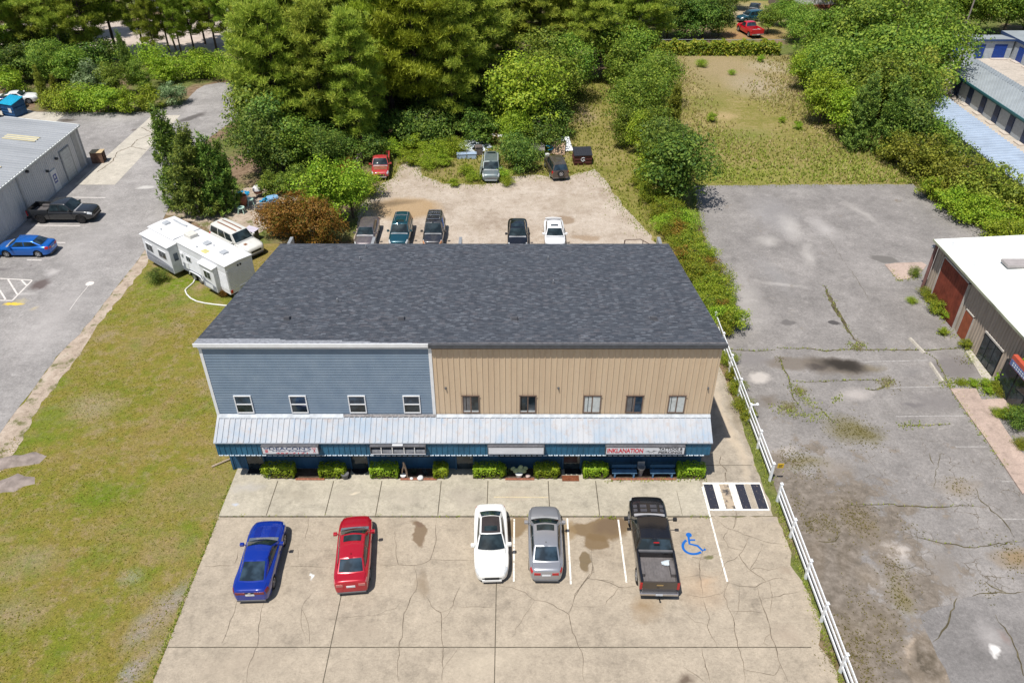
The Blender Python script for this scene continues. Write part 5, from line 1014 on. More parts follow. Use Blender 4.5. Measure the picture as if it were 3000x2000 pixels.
    cab.data.polygons.foreach_set('use_smooth',[True]*len(cab.data.polygons)); cab.data.set_sharp_from_angle(angle=R(35))
    bv=cab.modifiers.new('edge','BEVEL'); bv.width=.035; bv.segments=2; bv.limit_method='ANGLE'; bv.angle_limit=R(35)
    G_=o.get('glass',M_cg); Gr=o.get('rglass',M_cgr)
    patch(front,-.93,.93,.07,.95,10,5,.012).build('windshield',G_,root,True)
    patch(rear,-.90,.90,.10,.93,10,4,.012).build('rear_window',Gr,root,True)
    for sg_ in (1,-1):
        for a,b in c.get('doors',((.08,.50),(.54,.90))):
            fn=(lambda s_,v,g=sg_: side(s_,v,g)); patch(fn,a,b,.08,.86,4,3,.012,(0,0,.6)).build('side_window',M_cg,root,True)
    q=patch(bsurf,xw-.02,xw+bw+.10,-2.6,2.6,3,12,.008); 
    q.build('cowl',o.get('cowl',M_cowl),root,True)
    if o.get('sunroof'): a,b,w=o['sunroof']; patch(roofs,a,b,-w,w,3,6,.012).build('sunroof',M_cg,root,True)
    if o.get('roofpanel'): patch(roofs,.02,.985,-.88,.88,6,8,.008).build('roof_panel',o['roofpanel'],root,True)
    Ms=o.get('seam',M_seam)
    for sg_ in (1,-1): patch(bsurf,xw+bw*.3,L/2-.22,sg_*2.62,sg_*2.70,14,1,.004).build('hood_seam',Ms,root,True)
    if xb is None and xrb>-L/2+.35:
        patch(bsurf,-L/2+.20,xrb-.05,-2.78,-2.70,5,1,.004).build('trunk_seam',Ms,root,True); patch(bsurf,-L/2+.20,xrb-.05,2.70,2.78,5,1,.004).build('trunk_seam',Ms,root,True)
    # wheels
    dark=o.get('darkrim',False)
    for a in ax:
        for sg_ in (1,-1): add_wheel(root,a,sg_*(hw-.13),wr_c,.22,dark)
    # mirrors
    mw=o.get('mirror',.0)
    for sg_ in (1,-1):
        mb=MB(); x=xw-.22; y=wbt+.02; mb.tube([(x,sg_*(y-.05),zb_+.02),(x-.02,sg_*(y+.12+mw),zb_+.07)],.03,6)
        mb.add([(x-.10+i*.17,sg_*(y+.06+mw+j*.20),zb_+.01+k*.15) for k in (0,1) for j in (0,1) for i in (0,1)],[(0,1,3,2),(4,6,7,5),(0,4,5,1),(2,3,7,6),(0,2,6,4),(1,5,7,3)])
        mb.build('mirror',o.get('mirmat',pm),root,False,bevel=.03)
    # lamps
    hl=S_.get('hl',(L/2-.42,L/2-.06,3.0,5.0)); tl=S_.get('tl',(-L/2+.05,-L/2+.30,3.4,5.3))
    for sg_ in (1,-1):
        patch(bsurf,hl[0],hl[1],sg_*hl[2],sg_*hl[3],5,4,.008,(0,0,.5)).build('headlight',M_lamp,root,True)
        if xb is None:
            patch(bsurf,tl[0],tl[1],sg_*tl[2],sg_*tl[3],4,4,.008,(0,0,.5)).build('taillight',o.get('tailmat',M_red),root,True)
    def rearbox(y0,y1,z0,z1,nm,mt,d=.02,xr=-L/2):
        mb=MB(); mb.box(xr-d,xr+.05,y0,y1,z0,z1); return mb.build(nm,mt,root,bevel=.01)
    def frontbox(y0,y1,z0,z1,nm,mt,d=.02):
        mb=MB(); mb.box(L/2-.05,L/2+d,y0,y1,z0,z1); return mb.build(nm,mt,root,bevel=.01)
    pw=plan(-L/2+.01); fw=plan(L/2-.01); zr_=top(-L/2+.01); zf=top(L/2-.01)
    if xb is None:
        for sg_ in (1,-1):
            w_=S_.get('tlw',.34); y0=sg_*(pw-.01); y1=sg_*(pw-w_); rearbox(min(y0,y1),max(y0,y1),zr_-S_.get('tlz',.20),zr_-.03,'taillight',o.get('tailmat',M_red),.012)
        rearbox(-.22,.22,zr_-S_.get('plz',.28),zr_-S_.get('plz',.28)+.13,'number_plate',M_plate,.018)
        rearbox(-pw*.98,pw*.98,sill,sill+.10,'rear_bumper',o.get('bumper',M_plast),.03)
    frontbox(-fw*.72,fw*.72,zf-.24,zf-.06,'grille',o.get('grille',M_black),.012)
    frontbox(-fw*.95,fw*.95,sill,sill+.14,'front_bumper',o.get('bumper',M_plast),.03)
    if xb is not None:          # pickup bed
        zr2=S_['rail']; zf2=S_['floor']; mb=MB(); xs=[-L/2+(xb-.03+L/2)*i/50 for i in range(51)]
        for sg_ in (1,-1):
            o_=len(mb.v)
            for x in xs:
                w=plan(x); zl=zlow(x); f=lambda z:max(z,zl); mb.v+=[(x,sg_*y,z) for y,z in ((w-.14,zf2-.05),(w-.15,zr2-.01),(w-.13,zr2),(w-.03,zr2),(w,zr2-.07),(w,f(.72)),(w*.96,zl))]
            for i in range(50):
                for j in range(6): mb.f.append((o_+i*7+j,o_+i*7+j+1,o_+(i+1)*7+j+1,o_+(i+1)*7+j))
            mb.f+= [tuple(o_+j for j in range(7)),tuple(o_+50*7+j for j in range(7))]
        w=plan(0); mb.box(xb-.12,xb-.03,-w+.14,w-.14,zf2-.05,zr2-.01)
        bed=mb.build('cargo_bed',pm,root,True,35)
        mb=MB(); mb.box(-L/2+.04,xb-.1,-w+.13,w-.13,zf2-.08,zf2)
        for i in range(11): y=-w+.26+i*(2*w-.52)/10; mb.box(-L/2+.08,xb-.14,y-.028,y+.028,zf2,zf2+.025)
        for sg_ in (1,-1): mb.box(ax[1]-.42,ax[1]+.42,min(sg_*(w-.34),sg_*(w-.14)),max(sg_*(w-.34),sg_*(w-.14)),zf2,zf2+.24)
        mb.build('bed_liner',o.get('liner',simple('bed_liner',(.13,.12,.12),.75,0,.3,.2,4)),bed)
        mb=MB(); w=plan(-L/2+.02); mb.box(-L/2-.01,-L/2+.06,-w+.13,w-.13,.62,zr2-.01); tg=mb.build('tailgate',o.get('gatemat',pm),root,bevel=.015)
        if o.get('badge'): mb=MB(); mb.box(-L/2-.022,-L/2-.011,-.16,.16,zr2-.26,zr2-.19); mb.build('badge',simple('gold_badge',(.5,.36,.16),.3,.5),tg); 
        for sg_ in (1,-1):
            mb=MB(); y0,y1=sg_*(w-.125),sg_*(w+.004); mb.box(-L/2-.015,-L/2+.12,min(y0,y1),max(y0,y1),.78,zr2-.06); mb.build('taillight',M_red,root,bevel=.012)
        mb=MB(); mb.box(-L/2-.16,-L/2+.08,-w*.97,w*.97,.46,.62); bp=mb.build('rear_bumper',o.get('bumper',M_chrome),root,bevel=.03)
        mb=MB(); mb.box(-L/2-.18,-L/2-.162,-.17,.17,.50,.61); mb.build('number_plate',M_plate,root)
        mb=MB(); mb.tube([(-L/2-.1,0,.42),(-L/2-.34,0,.42)],.035,6); mb.lathe([(.03,.42),(.05,.48),(.045,.52),(.01,.54)],8,(-L/2-.32,0,0)); mb.build('tow_hitch',M_under,root)
    root['_L']=L
    return root,dict(bsurf=bsurf,roofs=roofs,front=front,rear=rear,side=side,top=top,plan=plan,H=H,L=L)

SEDAN=dict(L=4.65,W=1.80,H=1.44,wb=2.68,fo=.02,wr=.325,top=[(-2.325,.86),(-2.28,.98),(-2.15,1.035),(-1.6,1.05),(-.8,.98),(.9,.99),(1.3,.955),(1.8,.87),(2.15,.77),(2.29,.66),(2.325,.58)],
  plan=[(-2.325,.60),(-2.28,.70),(-2.1,.80),(-1.6,.875),(-.6,.895),(.8,.895),(1.5,.885),(1.95,.82),(2.2,.68),(2.30,.52),(2.325,.42)],cab=dict(xw=1.04,xrf=.36,xrr=-1.02,xrb=-1.78,belt=.97,beltr=1.04,wb=.90,wr=.69,bow=.13,wrr=.94,wrb=.86))
REDS=dict(SEDAN,W=1.76,H=1.46,top=[(-2.325,.90),(-2.29,1.04),(-2.2,1.08),(-1.7,1.085),(-.8,.99),(.9,.995),(1.3,.96),(1.8,.88),(2.15,.78),(2.29,.67),(2.325,.58)],cab=dict(SEDAN['cab'],xrr=-1.08,xrb=-1.78,wr=.70,beltr=1.07),plan=[(-2.325,.70),(-2.28,.78),(-2.1,.83),(-1.6,.87),(-.6,.88),(.8,.88),(1.5,.87),(1.95,.82),(2.2,.70),(2.30,.55),(2.325,.42)])
COUPE=dict(SEDAN,L=4.75,W=1.88,H=1.38,wb=2.72,fo=-.03,wr=.35,top=[(-2.375,.90),(-2.33,1.0),(-2.2,1.03),(-1.7,1.02),(-.9,.96),(.7,.97),(1.1,.965),(1.7,.90),(2.15,.82),(2.33,.72),(2.375,.64)],plan=[(-2.375,.70),(-2.3,.80),(-2.0,.90),(-1.5,.935),(-.6,.91),(.5,.91),(1.4,.93),(1.95,.88),(2.2,.78),(2.34,.64),(2.375,.55)],cab=dict(xw=.74,xrf=.10,xrr=-.74,xrb=-1.86,belt=.95,beltr=1.01,wb=.88,wr=.66,bow=.14,wrr=.92,wrb=.80,doors=((.46,.92),(.28,.42))),tlw=.5,tlz=.19)
CLK=dict(SEDAN,L=4.62,W=1.74,H=1.38,wb=2.70,top=[(-2.31,.80),(-2.26,.93),(-2.1,.99),(-1.6,1.0),(-.8,.95),(.8,.97),(1.2,.945),(1.75,.87),(2.1,.78),(2.26,.68),(2.31,.60)],cab=dict(xw=.86,xrf=.10,xrr=-.98,xrb=-1.66,belt=.94,beltr=.99,wb=.88,wr=.65,bow=.15,wrr=.92,wrb=.84,doors=((.12,.92),)),hl=(1.86,2.2,2.8,4.6))
SUV=dict(L=4.55,W=1.80,H=1.72,wb=2.62,fo=.05,wr=.36,sill=.32,top=[(-2.275,1.0),(-2.25,1.08),(-1.9,1.12),(.8,1.10),(1.2,1.07),(1.9,.99),(2.18,.88),(2.25,.78),(2.275,.7)],plan=[(-2.275,.80),(-2.2,.85),(-1.6,.885),(.8,.885),(1.7,.87),(2.1,.78),(2.25,.64),(2.275,.58)],cab=dict(xw=.95,xrf=.38,xrr=-1.95,xrb=-2.18,belt=1.09,wb=.92,wr=.74,bow=.08,wrr=.95,wrb=.96,cr=.04,doors=((.06,.30),(.34,.62),(.66,.92))),tlw=.14,tlz=.05,plz=.3)
BIGSUV=dict(SUV,L=5.4,W=2.0,H=1.90,wb=3.25,fo=.1,wr=.39,top=[(-2.7,1.05),(-2.67,1.15),(-2.3,1.2),(.95,1.18),(1.3,1.16),(2.25,1.08),(2.6,.98),(2.68,.86),(2.7,.78)],plan=[(-2.7,.88),(-2.6,.95),(-1.6,.985),(.8,.985),(2.1,.97),(2.5,.88),(2.67,.74),(2.7,.68)],cab=dict(SUV['cab'],xw=1.2,xrf=.62,xrr=-2.40,xrb=-2.62,belt=1.17,wr=.78,doors=((.04,.34),(.37,.63),(.66,.92))))
BOXY=dict(SUV,L=4.3,W=1.82,H=1.79,wb=2.58,wr=.34,top=[(-2.15,1.0),(-2.13,1.08),(-1.8,1.12),(.95,1.12),(1.3,1.09),(1.85,1.0),(2.07,.88),(2.13,.76),(2.15,.66)],plan=[(-2.15,.80),(-2.1,.86),(-1.6,.90),(.8,.90),(1.7,.88),(2.0,.82),(2.12,.70),(2.15,.62)],cab=dict(SUV['cab'],xw=1.15,xrf=.58,xrr=-1.98,xrb=-2.10,belt=1.10,wb=.93,wr=.82))
TRUCK=dict(L=5.95,W=2.03,H=1.88,wb=3.75,fo=-.02,wr=.42,sill=.42,crown=.06,mid=.7,bed=-.98,rail=1.33,floor=.86,top=[(-2.975,1.2),(-1.0,1.24),(.9,1.24),(1.35,1.225),(2.3,1.19),(2.75,1.11),(2.93,.98),(2.975,.88)],plan=[(-2.975,.97),(-2.0,.99),(.8,.99),(2.2,.985),(2.65,.93),(2.88,.83),(2.975,.74)],cab=dict(xw=1.28,xrf=.66,xrr=-.68,xrb=-.95,belt=1.23,wb=.95,wr=.76,bow=.12,cr=.05,doors=((.07,.47),(.52,.92)),wrr=.98,wrb=.99))
PICK=dict(TRUCK,L=5.1,W=1.82,H=1.66,wb=3.1,wr=.36,sill=.36,mid=.62,bed=-.55,rail=1.18,floor=.74,top=[(-2.55,1.05),(-.5,1.08),(.8,1.08),(1.2,1.06),(1.95,1.01),(2.35,.93),(2.52,.82),(2.55,.74)],plan=[(-2.55,.87),(-1.6,.89),(.8,.89),(1.95,.88),(2.3,.83),(2.48,.72),(2.55,.64)],cab=dict(TRUCK['cab'],xw=1.05,xrf=.48,xrr=-.25,xrb=-.5,belt=1.07,doors=((.12,.90),),wr=.74))

def two(rear,zr_,front,zf): 
    a=Vector(G(*rear,zr_)); b=Vector(G(*front,zf)); return (a+b)/2,math.atan2((b-a).y,(b-a).x),(b-a).length
kc3=crop(660,1500,.1786); kc4=crop(960,1480,.1912); kc5=crop(1370,1460,.1786); kc6=crop(1800,1430,.2167)
c_,h,l1=two(kc3(430,1480),.25,kc3(750,122),.72)
B1,f=vehicle('royal blue coupe with dark rear window, leftmost car in the front lot','car',COUPE,paint('royal_blue_paint',(.003,.026,.27),.22,.1),c_,h,tailmat=simple('smoked_lamp',(.16,.012,.02),.15,0,.7),cowl=M_chrome)
mb=MB(); mb.lathe([(.05,0),(.075,.01),(.075,.02),(.05,.02)],14,(0,0,0),'x'); e=mb.build('badge',M_chrome,B1); e.location=(-2.41,0,.84)
mb=MB(); mb.box(-2.385,-2.36,-.36,.36,.77,.89); mb.build('rear_panel',M_black,B1)
mb=patch(f['bsurf'],1.0,1.75,-1.6,-.6,4,3,.012); mb.build('hood_vent',simple('deep_blue',(.006,.02,.2),.3),B1,True); patch(f['bsurf'],1.0,1.75,.6,1.6,4,3,.012).build('hood_vent',bpy.data.materials['deep_blue'],B1,True)
c_,h,l2=two(kc4(370,1385),.25,kc4(450,122),.70)
B2,f=vehicle('bright red sedan with sunroof beside the royal blue coupe','car',REDS,paint('red_paint',(.42,.008,.022),.25,.2),c_,h,sunroof=(.66,.94,.74),cowl=M_chrome,tailmat=simple('clear_tail',(.48,.16,.15),.2,0,.6))
mb=patch(f['roofs'],.10,.16,-.06,.06,2,2,.03); mb.build('antenna_fin',simple('dark_red',(.2,.005,.01),.4),B2)
c_,h,l3=two(kc5(370,70),.95,kc5(400,1365),.30)
B3,f=vehicle('white coupe with black roof panel parked nose toward the street','car',CLK,paint('white_paint_car',(.80,.80,.77),.3),c_,h,roofpanel=simple('black_roof',(.035,.03,.032),.35,0,.5),sunroof=(.60,.88,.60),cowl=simple('cowl_white',(.6,.6,.58),.5),bumper=paint('white_bumper',(.74,.74,.72)))
c_,h,l4=two(kc5(1290,1385),.25,kc5(1250,102),.66)
B4,f=vehicle('silver sedan with sunroof between the white parking lines','car',SEDAN,paint('silver_paint',(.36,.37,.40),.3,.5),c_,h,sunroof=(.66,.94,.74),cowl=M_cowl)
patch(f['roofs'],.10,.15,-.05,.05,2,2,.03).build('antenna_fin',M_plast,B4)
c_,h,l5=two(kc6(600,1435),.50,kc6(420,92),1.02)
B5,f=vehicle('black crew cab pickup with an open bed beside the wheelchair symbol','pickup truck',TRUCK,paint('black_paint',(.010,.010,.012),.22),c_,h,badge=True,cowl=simple('cowl_silver',(.36,.36,.38),.35),mirror=.14,mirmat=M_black,gatemat=paint('bronze_black_paint',(.045,.035,.028),.3))
mb=MB(); mb.box(-.99,-.955,-.14,.14,1.80,1.86); mb.build('brake_lamp',M_red,B5)
M_wk=simple('worn_black',(.06,.06,.07),.5,0,.4)
for yy in (-.42,-.14,.14,.42):
    for xx in (1.62,1.92): patch(f['bsurf'],xx,xx+.22,yy*5-.45,yy*5+.45,3,3,.013).build('hood_panel',M_wk,B5,True)
mb=MB(); mb.box(-1.12,-1.0,-.86,.86,1.24,1.34); mb.build('bulkhead',M_plast,B5)
bag=MB(); rnd=random.Random(5); bag.lathe([(.10,0),(.2,.03),(.16,.09),(.03,.12)],9); bag.v=[(x*1.3+rnd.uniform(-.03,.03),y+rnd.uniform(-.03,.03),z) for x,y,z in bag.v]; o=bag.build('plastic_bag',simple('pale_plastic',(.55,.62,.66),.3),None,True); v=B5.matrix_basis@Vector((-1.5,-.55,.90)); o.location=v; tag(o,'crumpled pale plastic bag lying in the black pickup bed','bag')
# rear row (noses toward the building)
kr=crop(1000,600,.17); kq=crop(1440,600,.1276)
def rear_row(px,zw,xw,dh=0):
    x,y=G(*px,zw); return (x,y+xw),-math.pi/2+dh
p,h=rear_row(kr(410,510),1.02,1.02); vehicle('grey mauve sedan under the orange leaved bush behind the building','car',REDS,paint('mauve_grey_paint',(.13,.11,.12),.35,.3,dust=.3),p,h,z=.02)
p,h=rear_row(kr(1000,485),1.1,.95); T7,f=vehicle('dark teal sport utility car with roof bars behind the building','car',SUV,paint('teal_paint',(.008,.065,.095),.25,.3),p,h,z=.02,sunroof=(.72,.9,.5))
for u in (-.8,.8): mb=MB(); mb.tube([tuple(Vector(f['roofs'](s_,u))+Vector((0,0,.05))) for s_ in (.05,.3,.6,.85)],.02,6); mb.build('roof_rail',M_grey,T7)
mb=MB(); mb.tube([tuple(Vector(f['roofs'](.35,u))+Vector((0,0,.06))) for u in (-.8,0,.8)],.02,6); mb.build('roof_bar',M_grey,T7)
p,h=rear_row(kr(1580,485),1.15,1.0); X8,f=vehicle('charcoal off roader with a roof rack and a blue cover on its side','car',dict(SUV,H=1.86,L=4.6),paint('charcoal_paint',(.028,.030,.038),.35,.2,dust=.2),p,h,z=.02,bumper=M_grey)
for u in (-.85,.85): mb=MB(); mb.tube([tuple(Vector(f['roofs'](s_,u))+Vector((0,0,.11))) for s_ in (.02,.3,.6,.82)],.028,6); mb.build('roof_rail',M_chrome,X8)
for s_ in (.06,.28,.50,.70,.82): mb=MB(); mb.tube([tuple(Vector(f['roofs'](s_,u))+Vector((0,0,.11))) for u in (-.85,0,.85)],.022,6); mb.build('roof_bar',M_chrome,X8)
for u in (-.3,.3): mb=MB(); mb.tube([tuple(Vector(f['roofs'](s_,u))+Vector((0,0,.10))) for s_ in (.06,.5)],.02,6); mb.build('roof_bar',M_chrome,X8)
patch(f['roofs'],.70,.80,-.7,.7,3,5,.13).build('air_dam',M_black,X8)
mb=patch(lambda s_,v: f['side'](s_,v,1),.52,.80,.05,.95,6,6,.035); rnd=random.Random(2); mb.v=[(x+rnd.uniform(-.02,.02),y+rnd.uniform(-.015,.03),z+rnd.uniform(-.02,.02)) for x,y,z in mb.v]; mb.build('blue_cover',simple('blue_tarp',(.02,.15,.50),.4,0,.4,.25,6),X8)
for sg_ in (1,-1): patch(f['bsurf'],1.95,2.22,sg_*3.2,sg_*4.8,3,3,.016,(0,0,.5)).build('indicator',M_amber,X8)
p,h=rear_row(kq(600,712),.97,1.0); C9,f=vehicle('glossy black sedan with a large sunroof behind the building','car',dict(SEDAN,cab=dict(SEDAN['cab'],xrb=-1.75)),paint('gloss_black_paint',(.008,.009,.013),.15),p,h,z=.02,sunroof=(.45,.88,.78))
p,h=rear_row(kq(1455,712),.97,1.0); C10,f=vehicle('white sedan with sunroof and rear spoiler behind the building','car',SEDAN,paint('bright_white_paint',(.80,.81,.82),.3),p,h,z=.02,sunroof=(.62,.80,.52))
mb=patch(f['bsurf'],-2.2,-2.02,-3,3,2,10,.09); q=patch(f['bsurf'],-2.2,-2.02,-3,3,2,10,.0); mb.build('spoiler',M_trim,C10,True); 
patch(f['bsurf'],-1.98,-1.82,-2.5,2.5,2,8,.01).build('trunk_shade',simple('shade_grey',(.25,.24,.24),.5),C10,True)  # grey sheet on the white lid: shade before the spoiler given as colour
# far side of the gravel lot
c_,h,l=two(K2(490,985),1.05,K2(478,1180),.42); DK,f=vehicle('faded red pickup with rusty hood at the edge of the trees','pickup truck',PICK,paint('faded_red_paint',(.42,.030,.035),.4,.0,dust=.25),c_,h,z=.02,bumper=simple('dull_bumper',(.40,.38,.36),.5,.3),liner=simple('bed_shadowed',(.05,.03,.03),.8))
patch(f['bsurf'],1.25,2.05,-2.0,2.3,6,6,.010).build('rusty_patch',simple('hood_rust',(.22,.085,.05),.9,0,.2,.4,3),DK,True)
c_,h,l=two(crop(1250,400,.2126)(890,205),1.70,crop(1250,400,.2126)(890,612),.35); EL,f=vehicle('grey green boxy car with a sheet of board leaning on its side','car',BOXY,paint('sage_grey_paint',(.15,.19,.195),.4,.3,dust=.35),c_,-math.pi/2,z=.012,sunroof=(.10,.26,.6),bumper=simple('sage_bumper',(.30,.34,.35),.5),grille=M_plast)
for u in (-.93,.93): patch(f['roofs'],.02,.98,u-.05,u+.05,6,2,.02).build('roof_rail',simple('pale_rail',(.36,.40,.41),.4),EL)
ke=crop(1250,400,.2126); pa=G(*ke(715,605),.0); o=MB(); y0_=pa[1]; xe=c_.x-.93; o.slab([(pa[0],y0_,.02),(pa[0]+.03,y0_+3.4,.02),(xe,y0_+3.4,1.45),(xe,y0_,1.45)],.06,(1,0,.3)); o=o.build('leaning_board',simple('mottled_board',(.30,.33,.26),.8,0,.2,.5,3)); tag(o,'mottled grey board leaning against the boxy grey green car','board')
c_,h,l=two(ke(1850,570),.42,ke(1720,275),1.25); JM,f=vehicle('brown sport utility car with a spare wheel on its back by the dumpster','car',SUV,paint('brown_paint',(.085,.065,.052),.35,.3,dust=.25),G(*ke(1845,560),.3)+Vector((-.35,2.2,0)).to_2d().to_tuple() if 0 else (G(*ke(1850,572),.35)[0]-.42,G(*ke(1850,572),.35)[1]+2.2),math.pi/2+.17,z=.012,bumper=simple('brown_bumper',(.12,.11,.105),.6))
for u in (-.85,.85): mb=MB(); mb.tube([tuple(Vector(f['roofs'](s_,u))+Vector((0,0,.04))) for s_ in (.05,.3,.6,.9)],.02,6); mb.build('roof_rail',M_plast,JM)
add_wheel(JM,-2.37,-.0,.33,.2,False,'spare_wheel'); w=[q for q in JM.children if q.name.startswith('spare_wheel')][0]; w.location=(-2.38,0,.86); w.rotation_euler=(0,0,math.pi/2)
# caravan side and left lot
d=Vector((.78,-.625)); fr=Vector(G(400+1835*.1913,600+700*.1913,.7)); c_=fr-d*2.7; SB,f=vehicle('old white sport utility car with rusty peeling roof beside the caravan','car',BIGSUV,paint('aged_white_paint',(.66,.66,.62),.4,0,.6,dust=.25),c_,math.atan2(d.y,d.x),z=.02,bumper=M_plast)
M_rs=simple('peeling_rust',(.22,.11,.065),.9,0,.2,.35,3)
for u in (-.25,.42): patch(f['roofs'],.08,.97,u-.10,u+.10,8,2,.006).build('rust_stripe',M_rs,SB,True)
patch(f['bsurf'],1.7,2.0,-1.4,-.6,2,2,.008).build('rust_spot',M_rs,SB,True)
pf,pr_=G(*KD(950,375)),G(*KD(490,375)); FT,f=vehicle('dark grey crew cab pickup parked by the grey warehouse wall','pickup truck',dict(TRUCK,wb=3.68,L=5.9),paint('graphite_paint',(.035,.037,.04),.25,.4),((pf[0]+pr_[0])/2,pf[1]+.95),0,z=.022,darkrim=True,bumper=M_black)
pf,pr_=G(*KD(90,765)),G(*KD(450,772)); vehicle('bright blue sedan parked nose in beside the grey warehouse','car',SEDAN,paint('bright_blue_paint',(.006,.13,.52),.22,.35),((pf[0]+pr_[0])/2,pf[1]+.85),math.pi,z=.022)
k8=crop(0,220,.1403)
p=G(*k8(330,430),.9); vehicle('white coupe parked under the shrubs at the top left','car',COUPE,paint('pearl_white_paint',(.78,.78,.76),.3),(p[0]+.2,p[1]+.1),R(12),z=.022)
p=G(*k8(90,560),.9); vehicle('dark navy car behind the blue dumpsters','car',SEDAN,paint('navy_paint',(.008,.012,.06),.25,.2),(p[0]-.2,p[1]+.2),R(14),z=.022)
kt=crop(1900,0,.2551)
c_,h,l=two(kt(1120,232),1.3,kt(1200,422),.5); RT,f=vehicle('old bright red pickup with open bed in the far scrap yard','pickup truck',PICK,paint('vivid_red_paint',(.55,.006,.02),.3),c_,-math.pi*.5+.22+math.pi,z=.02,liner=simple('grey_load',(.30,.27,.25),.8))
RT.scale=(1.15,1.15,1.15)
p=G(*kt(1190,170),1.3); vehicle('dark teal car behind the red pickup in the scrap yard','car',SUV,paint('scrap_teal_paint',(.01,.06,.09),.3),(p[0],p[1]+1),R(200),z=.02)
p=G(*kt(1235,80),1.3); vehicle('black truck with open hood at the top of the scrap yard','pickup truck',PICK,paint('scrap_black_paint',(.02,.015,.015),.35),(p[0],p[1]+1),R(250),z=.02)
print('LEN',l1,l2,l3,l4,l5)

# ================================================================== CARAVAN, BINS, JUNK
M_rv=simple('caravan_white',(.70,.71,.73),.45,0,.4,.05); M_rvroof=simple('caravan_roof',(.66,.66,.66),.6,0,.3,.06,1.2); M_rvgrey=simple('caravan_grey',(.22,.235,.27),.5,0,.4,.15); M_vent=simple('caravan_vent',(.40,.42,.44),.4,0,.5,.1)
rv=thing('caravan','white travel trailer with two slide outs and a white drain hose','caravan',(-25.1,55.8,.01),math.atan2(-6.6,8.3))
zb,zt=.62,3.12
def corrug_box(x0,x1,y0,y1,z0,z1,side_y=True):
    mb=MB(); mb.box(x0,x1,y0,y1,z0,z1); return mb
mb=MB(); mb.box(-5.25,5.25,-1.22,1.22,zb,zt-.02)
for i in range(13):                       # ribbed tail and lower side
    z=zb+.35+i*.135; mb.box(5.25,5.275,-1.17,1.17,z,z+.07); 
    if i<11: mb.box(-5.2,5.2,-1.24,-1.22,z,z+.07)
mb.build('body',M_rv,rv)
mb=MB(); mb.add([(-5.35,-1.26,zt),(5.30,-1.26,zt),(5.30,0,zt+.07),(-5.35,0,zt+.07),(5.30,1.26,zt),(-5.35,1.26,zt)]+[(-5.35,-1.26,zt-.07),(5.30,-1.26,zt-.07),(5.30,1.26,zt-.07),(-5.35,1.26,zt-.07)],[(0,1,2,3),(3,2,4,5),(0,6,7,1),(5,4,8,9),(1,7,8,4,2),(0,3,5,9,6),(6,9,8,7)]); rvr=mb.build('roof',M_rvroof,rv)
mb=MB(); mb.box(-1.56,-1.52,-1.24,1.24,zt+.035,zt+.082); mb.build('roof_seam',M_vent,rvr)
mb=MB(); mb.box(-1.35,-.45,-.38,.38,zt+.03,zt+.36); mb.build('air_conditioner',simple('ac_cream',(.60,.58,.52),.5),rvr,bevel=.06)
for x,y in ((-4.5,0),(1.2,0.05),(3.5,0)): mb=MB(); mb.box(x-.28,x+.28,y-.26,y+.26,zt+.04,zt+.20); mb.build('roof_vent',M_vent,rvr,bevel=.05)
mb=MB(); mb.box(1.75,2.4,-.95,-.5,zt+.0,zt+.05); mb.build('roof_hatch',simple('yellowed_hatch',(.56,.52,.22),.5),rvr,bevel=.015)
mb=MB(); mb.tube([(-4.6,.75,zt+.07),(-4.1,.72,zt+.10),(-3.3,.70,zt+.09),(-2.7,.75,zt+.08)],.07,6); mb.build('folded_aerial',M_vent,rvr)
for x,y in ((-3.9,-.85),(1.0,-.75),(1.9,.2)): mb=MB(); mb.lathe([(.07,0),(.05,.12)],8,(x,y,zt+.02)); mb.build('roof_pipe',M_vent,rvr)
def slide(x0,x1,yo,z0,z1,nm):
    mb=MB(); mb.box(x0,x1,yo,-1.20,z0,z1-.04); s_=mb.build('slide_out',M_rv,rv)
    mb=MB(); mb.slab([(x0-.08,yo-.12,z1-.10),(x1+.06,yo-.12,z1-.10),(x1+.06,-1.2,z1),(x0-.08,-1.2,z1)],.05); mb.build('slide_roof',M_rvroof,s_)
    mb=MB(); mb.box(x0+.05,x1-.05,yo-.015,yo-.002,z0+.02,z0+.5); mb.slab([(x0+.1,yo-.016,z0+.55),(x1-.2,yo-.016,z0+.55),(x1-1.2,yo-.016,z0+.70),(x0+.2,yo-.016,z0+.95)],.012,(0,1,0)); mb.build('side_stripe',M_rvgrey,s_)
    mb=MB(); mb.box(x1-.001,x1+.012,yo+.03,-1.23,z0+.03,z1-.12); mb.build('end_panel',simple('end_panel_grey',(.52,.54,.56),.6),s_)
    return s_
def rvwin(par,x0,x1,y,z0,z1):
    mb=MB(); mb.box(x0,x1,y-.03,y,z0,z1); w=mb.build('window',M_trim,par); mb=MB(); mb.box(x0+.05,(x0+x1)/2-.02,y-.04,y-.031,z0+.05,z1-.05); mb.build('left_pane',M_glass,w); mb=MB(); mb.box((x0+x1)/2+.02,x1-.05,y-.04,y-.031,z0+.05,z1-.05); mb.build('right_pane',M_glass,w)
a=slide(-5.1,-1.2,-2.05,.50,2.95,'a'); rvwin(a,-4.75,-3.7,-2.05,1.55,2.25); rvwin(a,-2.9,-1.75,-2.05,1.55,2.25)
mb=MB(); mb.box(-1.188,-1.17,-1.75,-1.38,1.55,2.2); mb.build('end_window',M_glassb,a)
b=slide(2.3,4.1,-1.62,.55,2.72,'b'); rvwin(b,2.75,3.65,-1.62,1.5,2.2); mb=MB(); mb.box(2.6,3.6,-1.64,-1.621,.68,1.05); mb.build('cargo_door',M_rv,b,bevel=.01)
rvwin(rv,-.2,.45,-1.24,1.75,2.25)
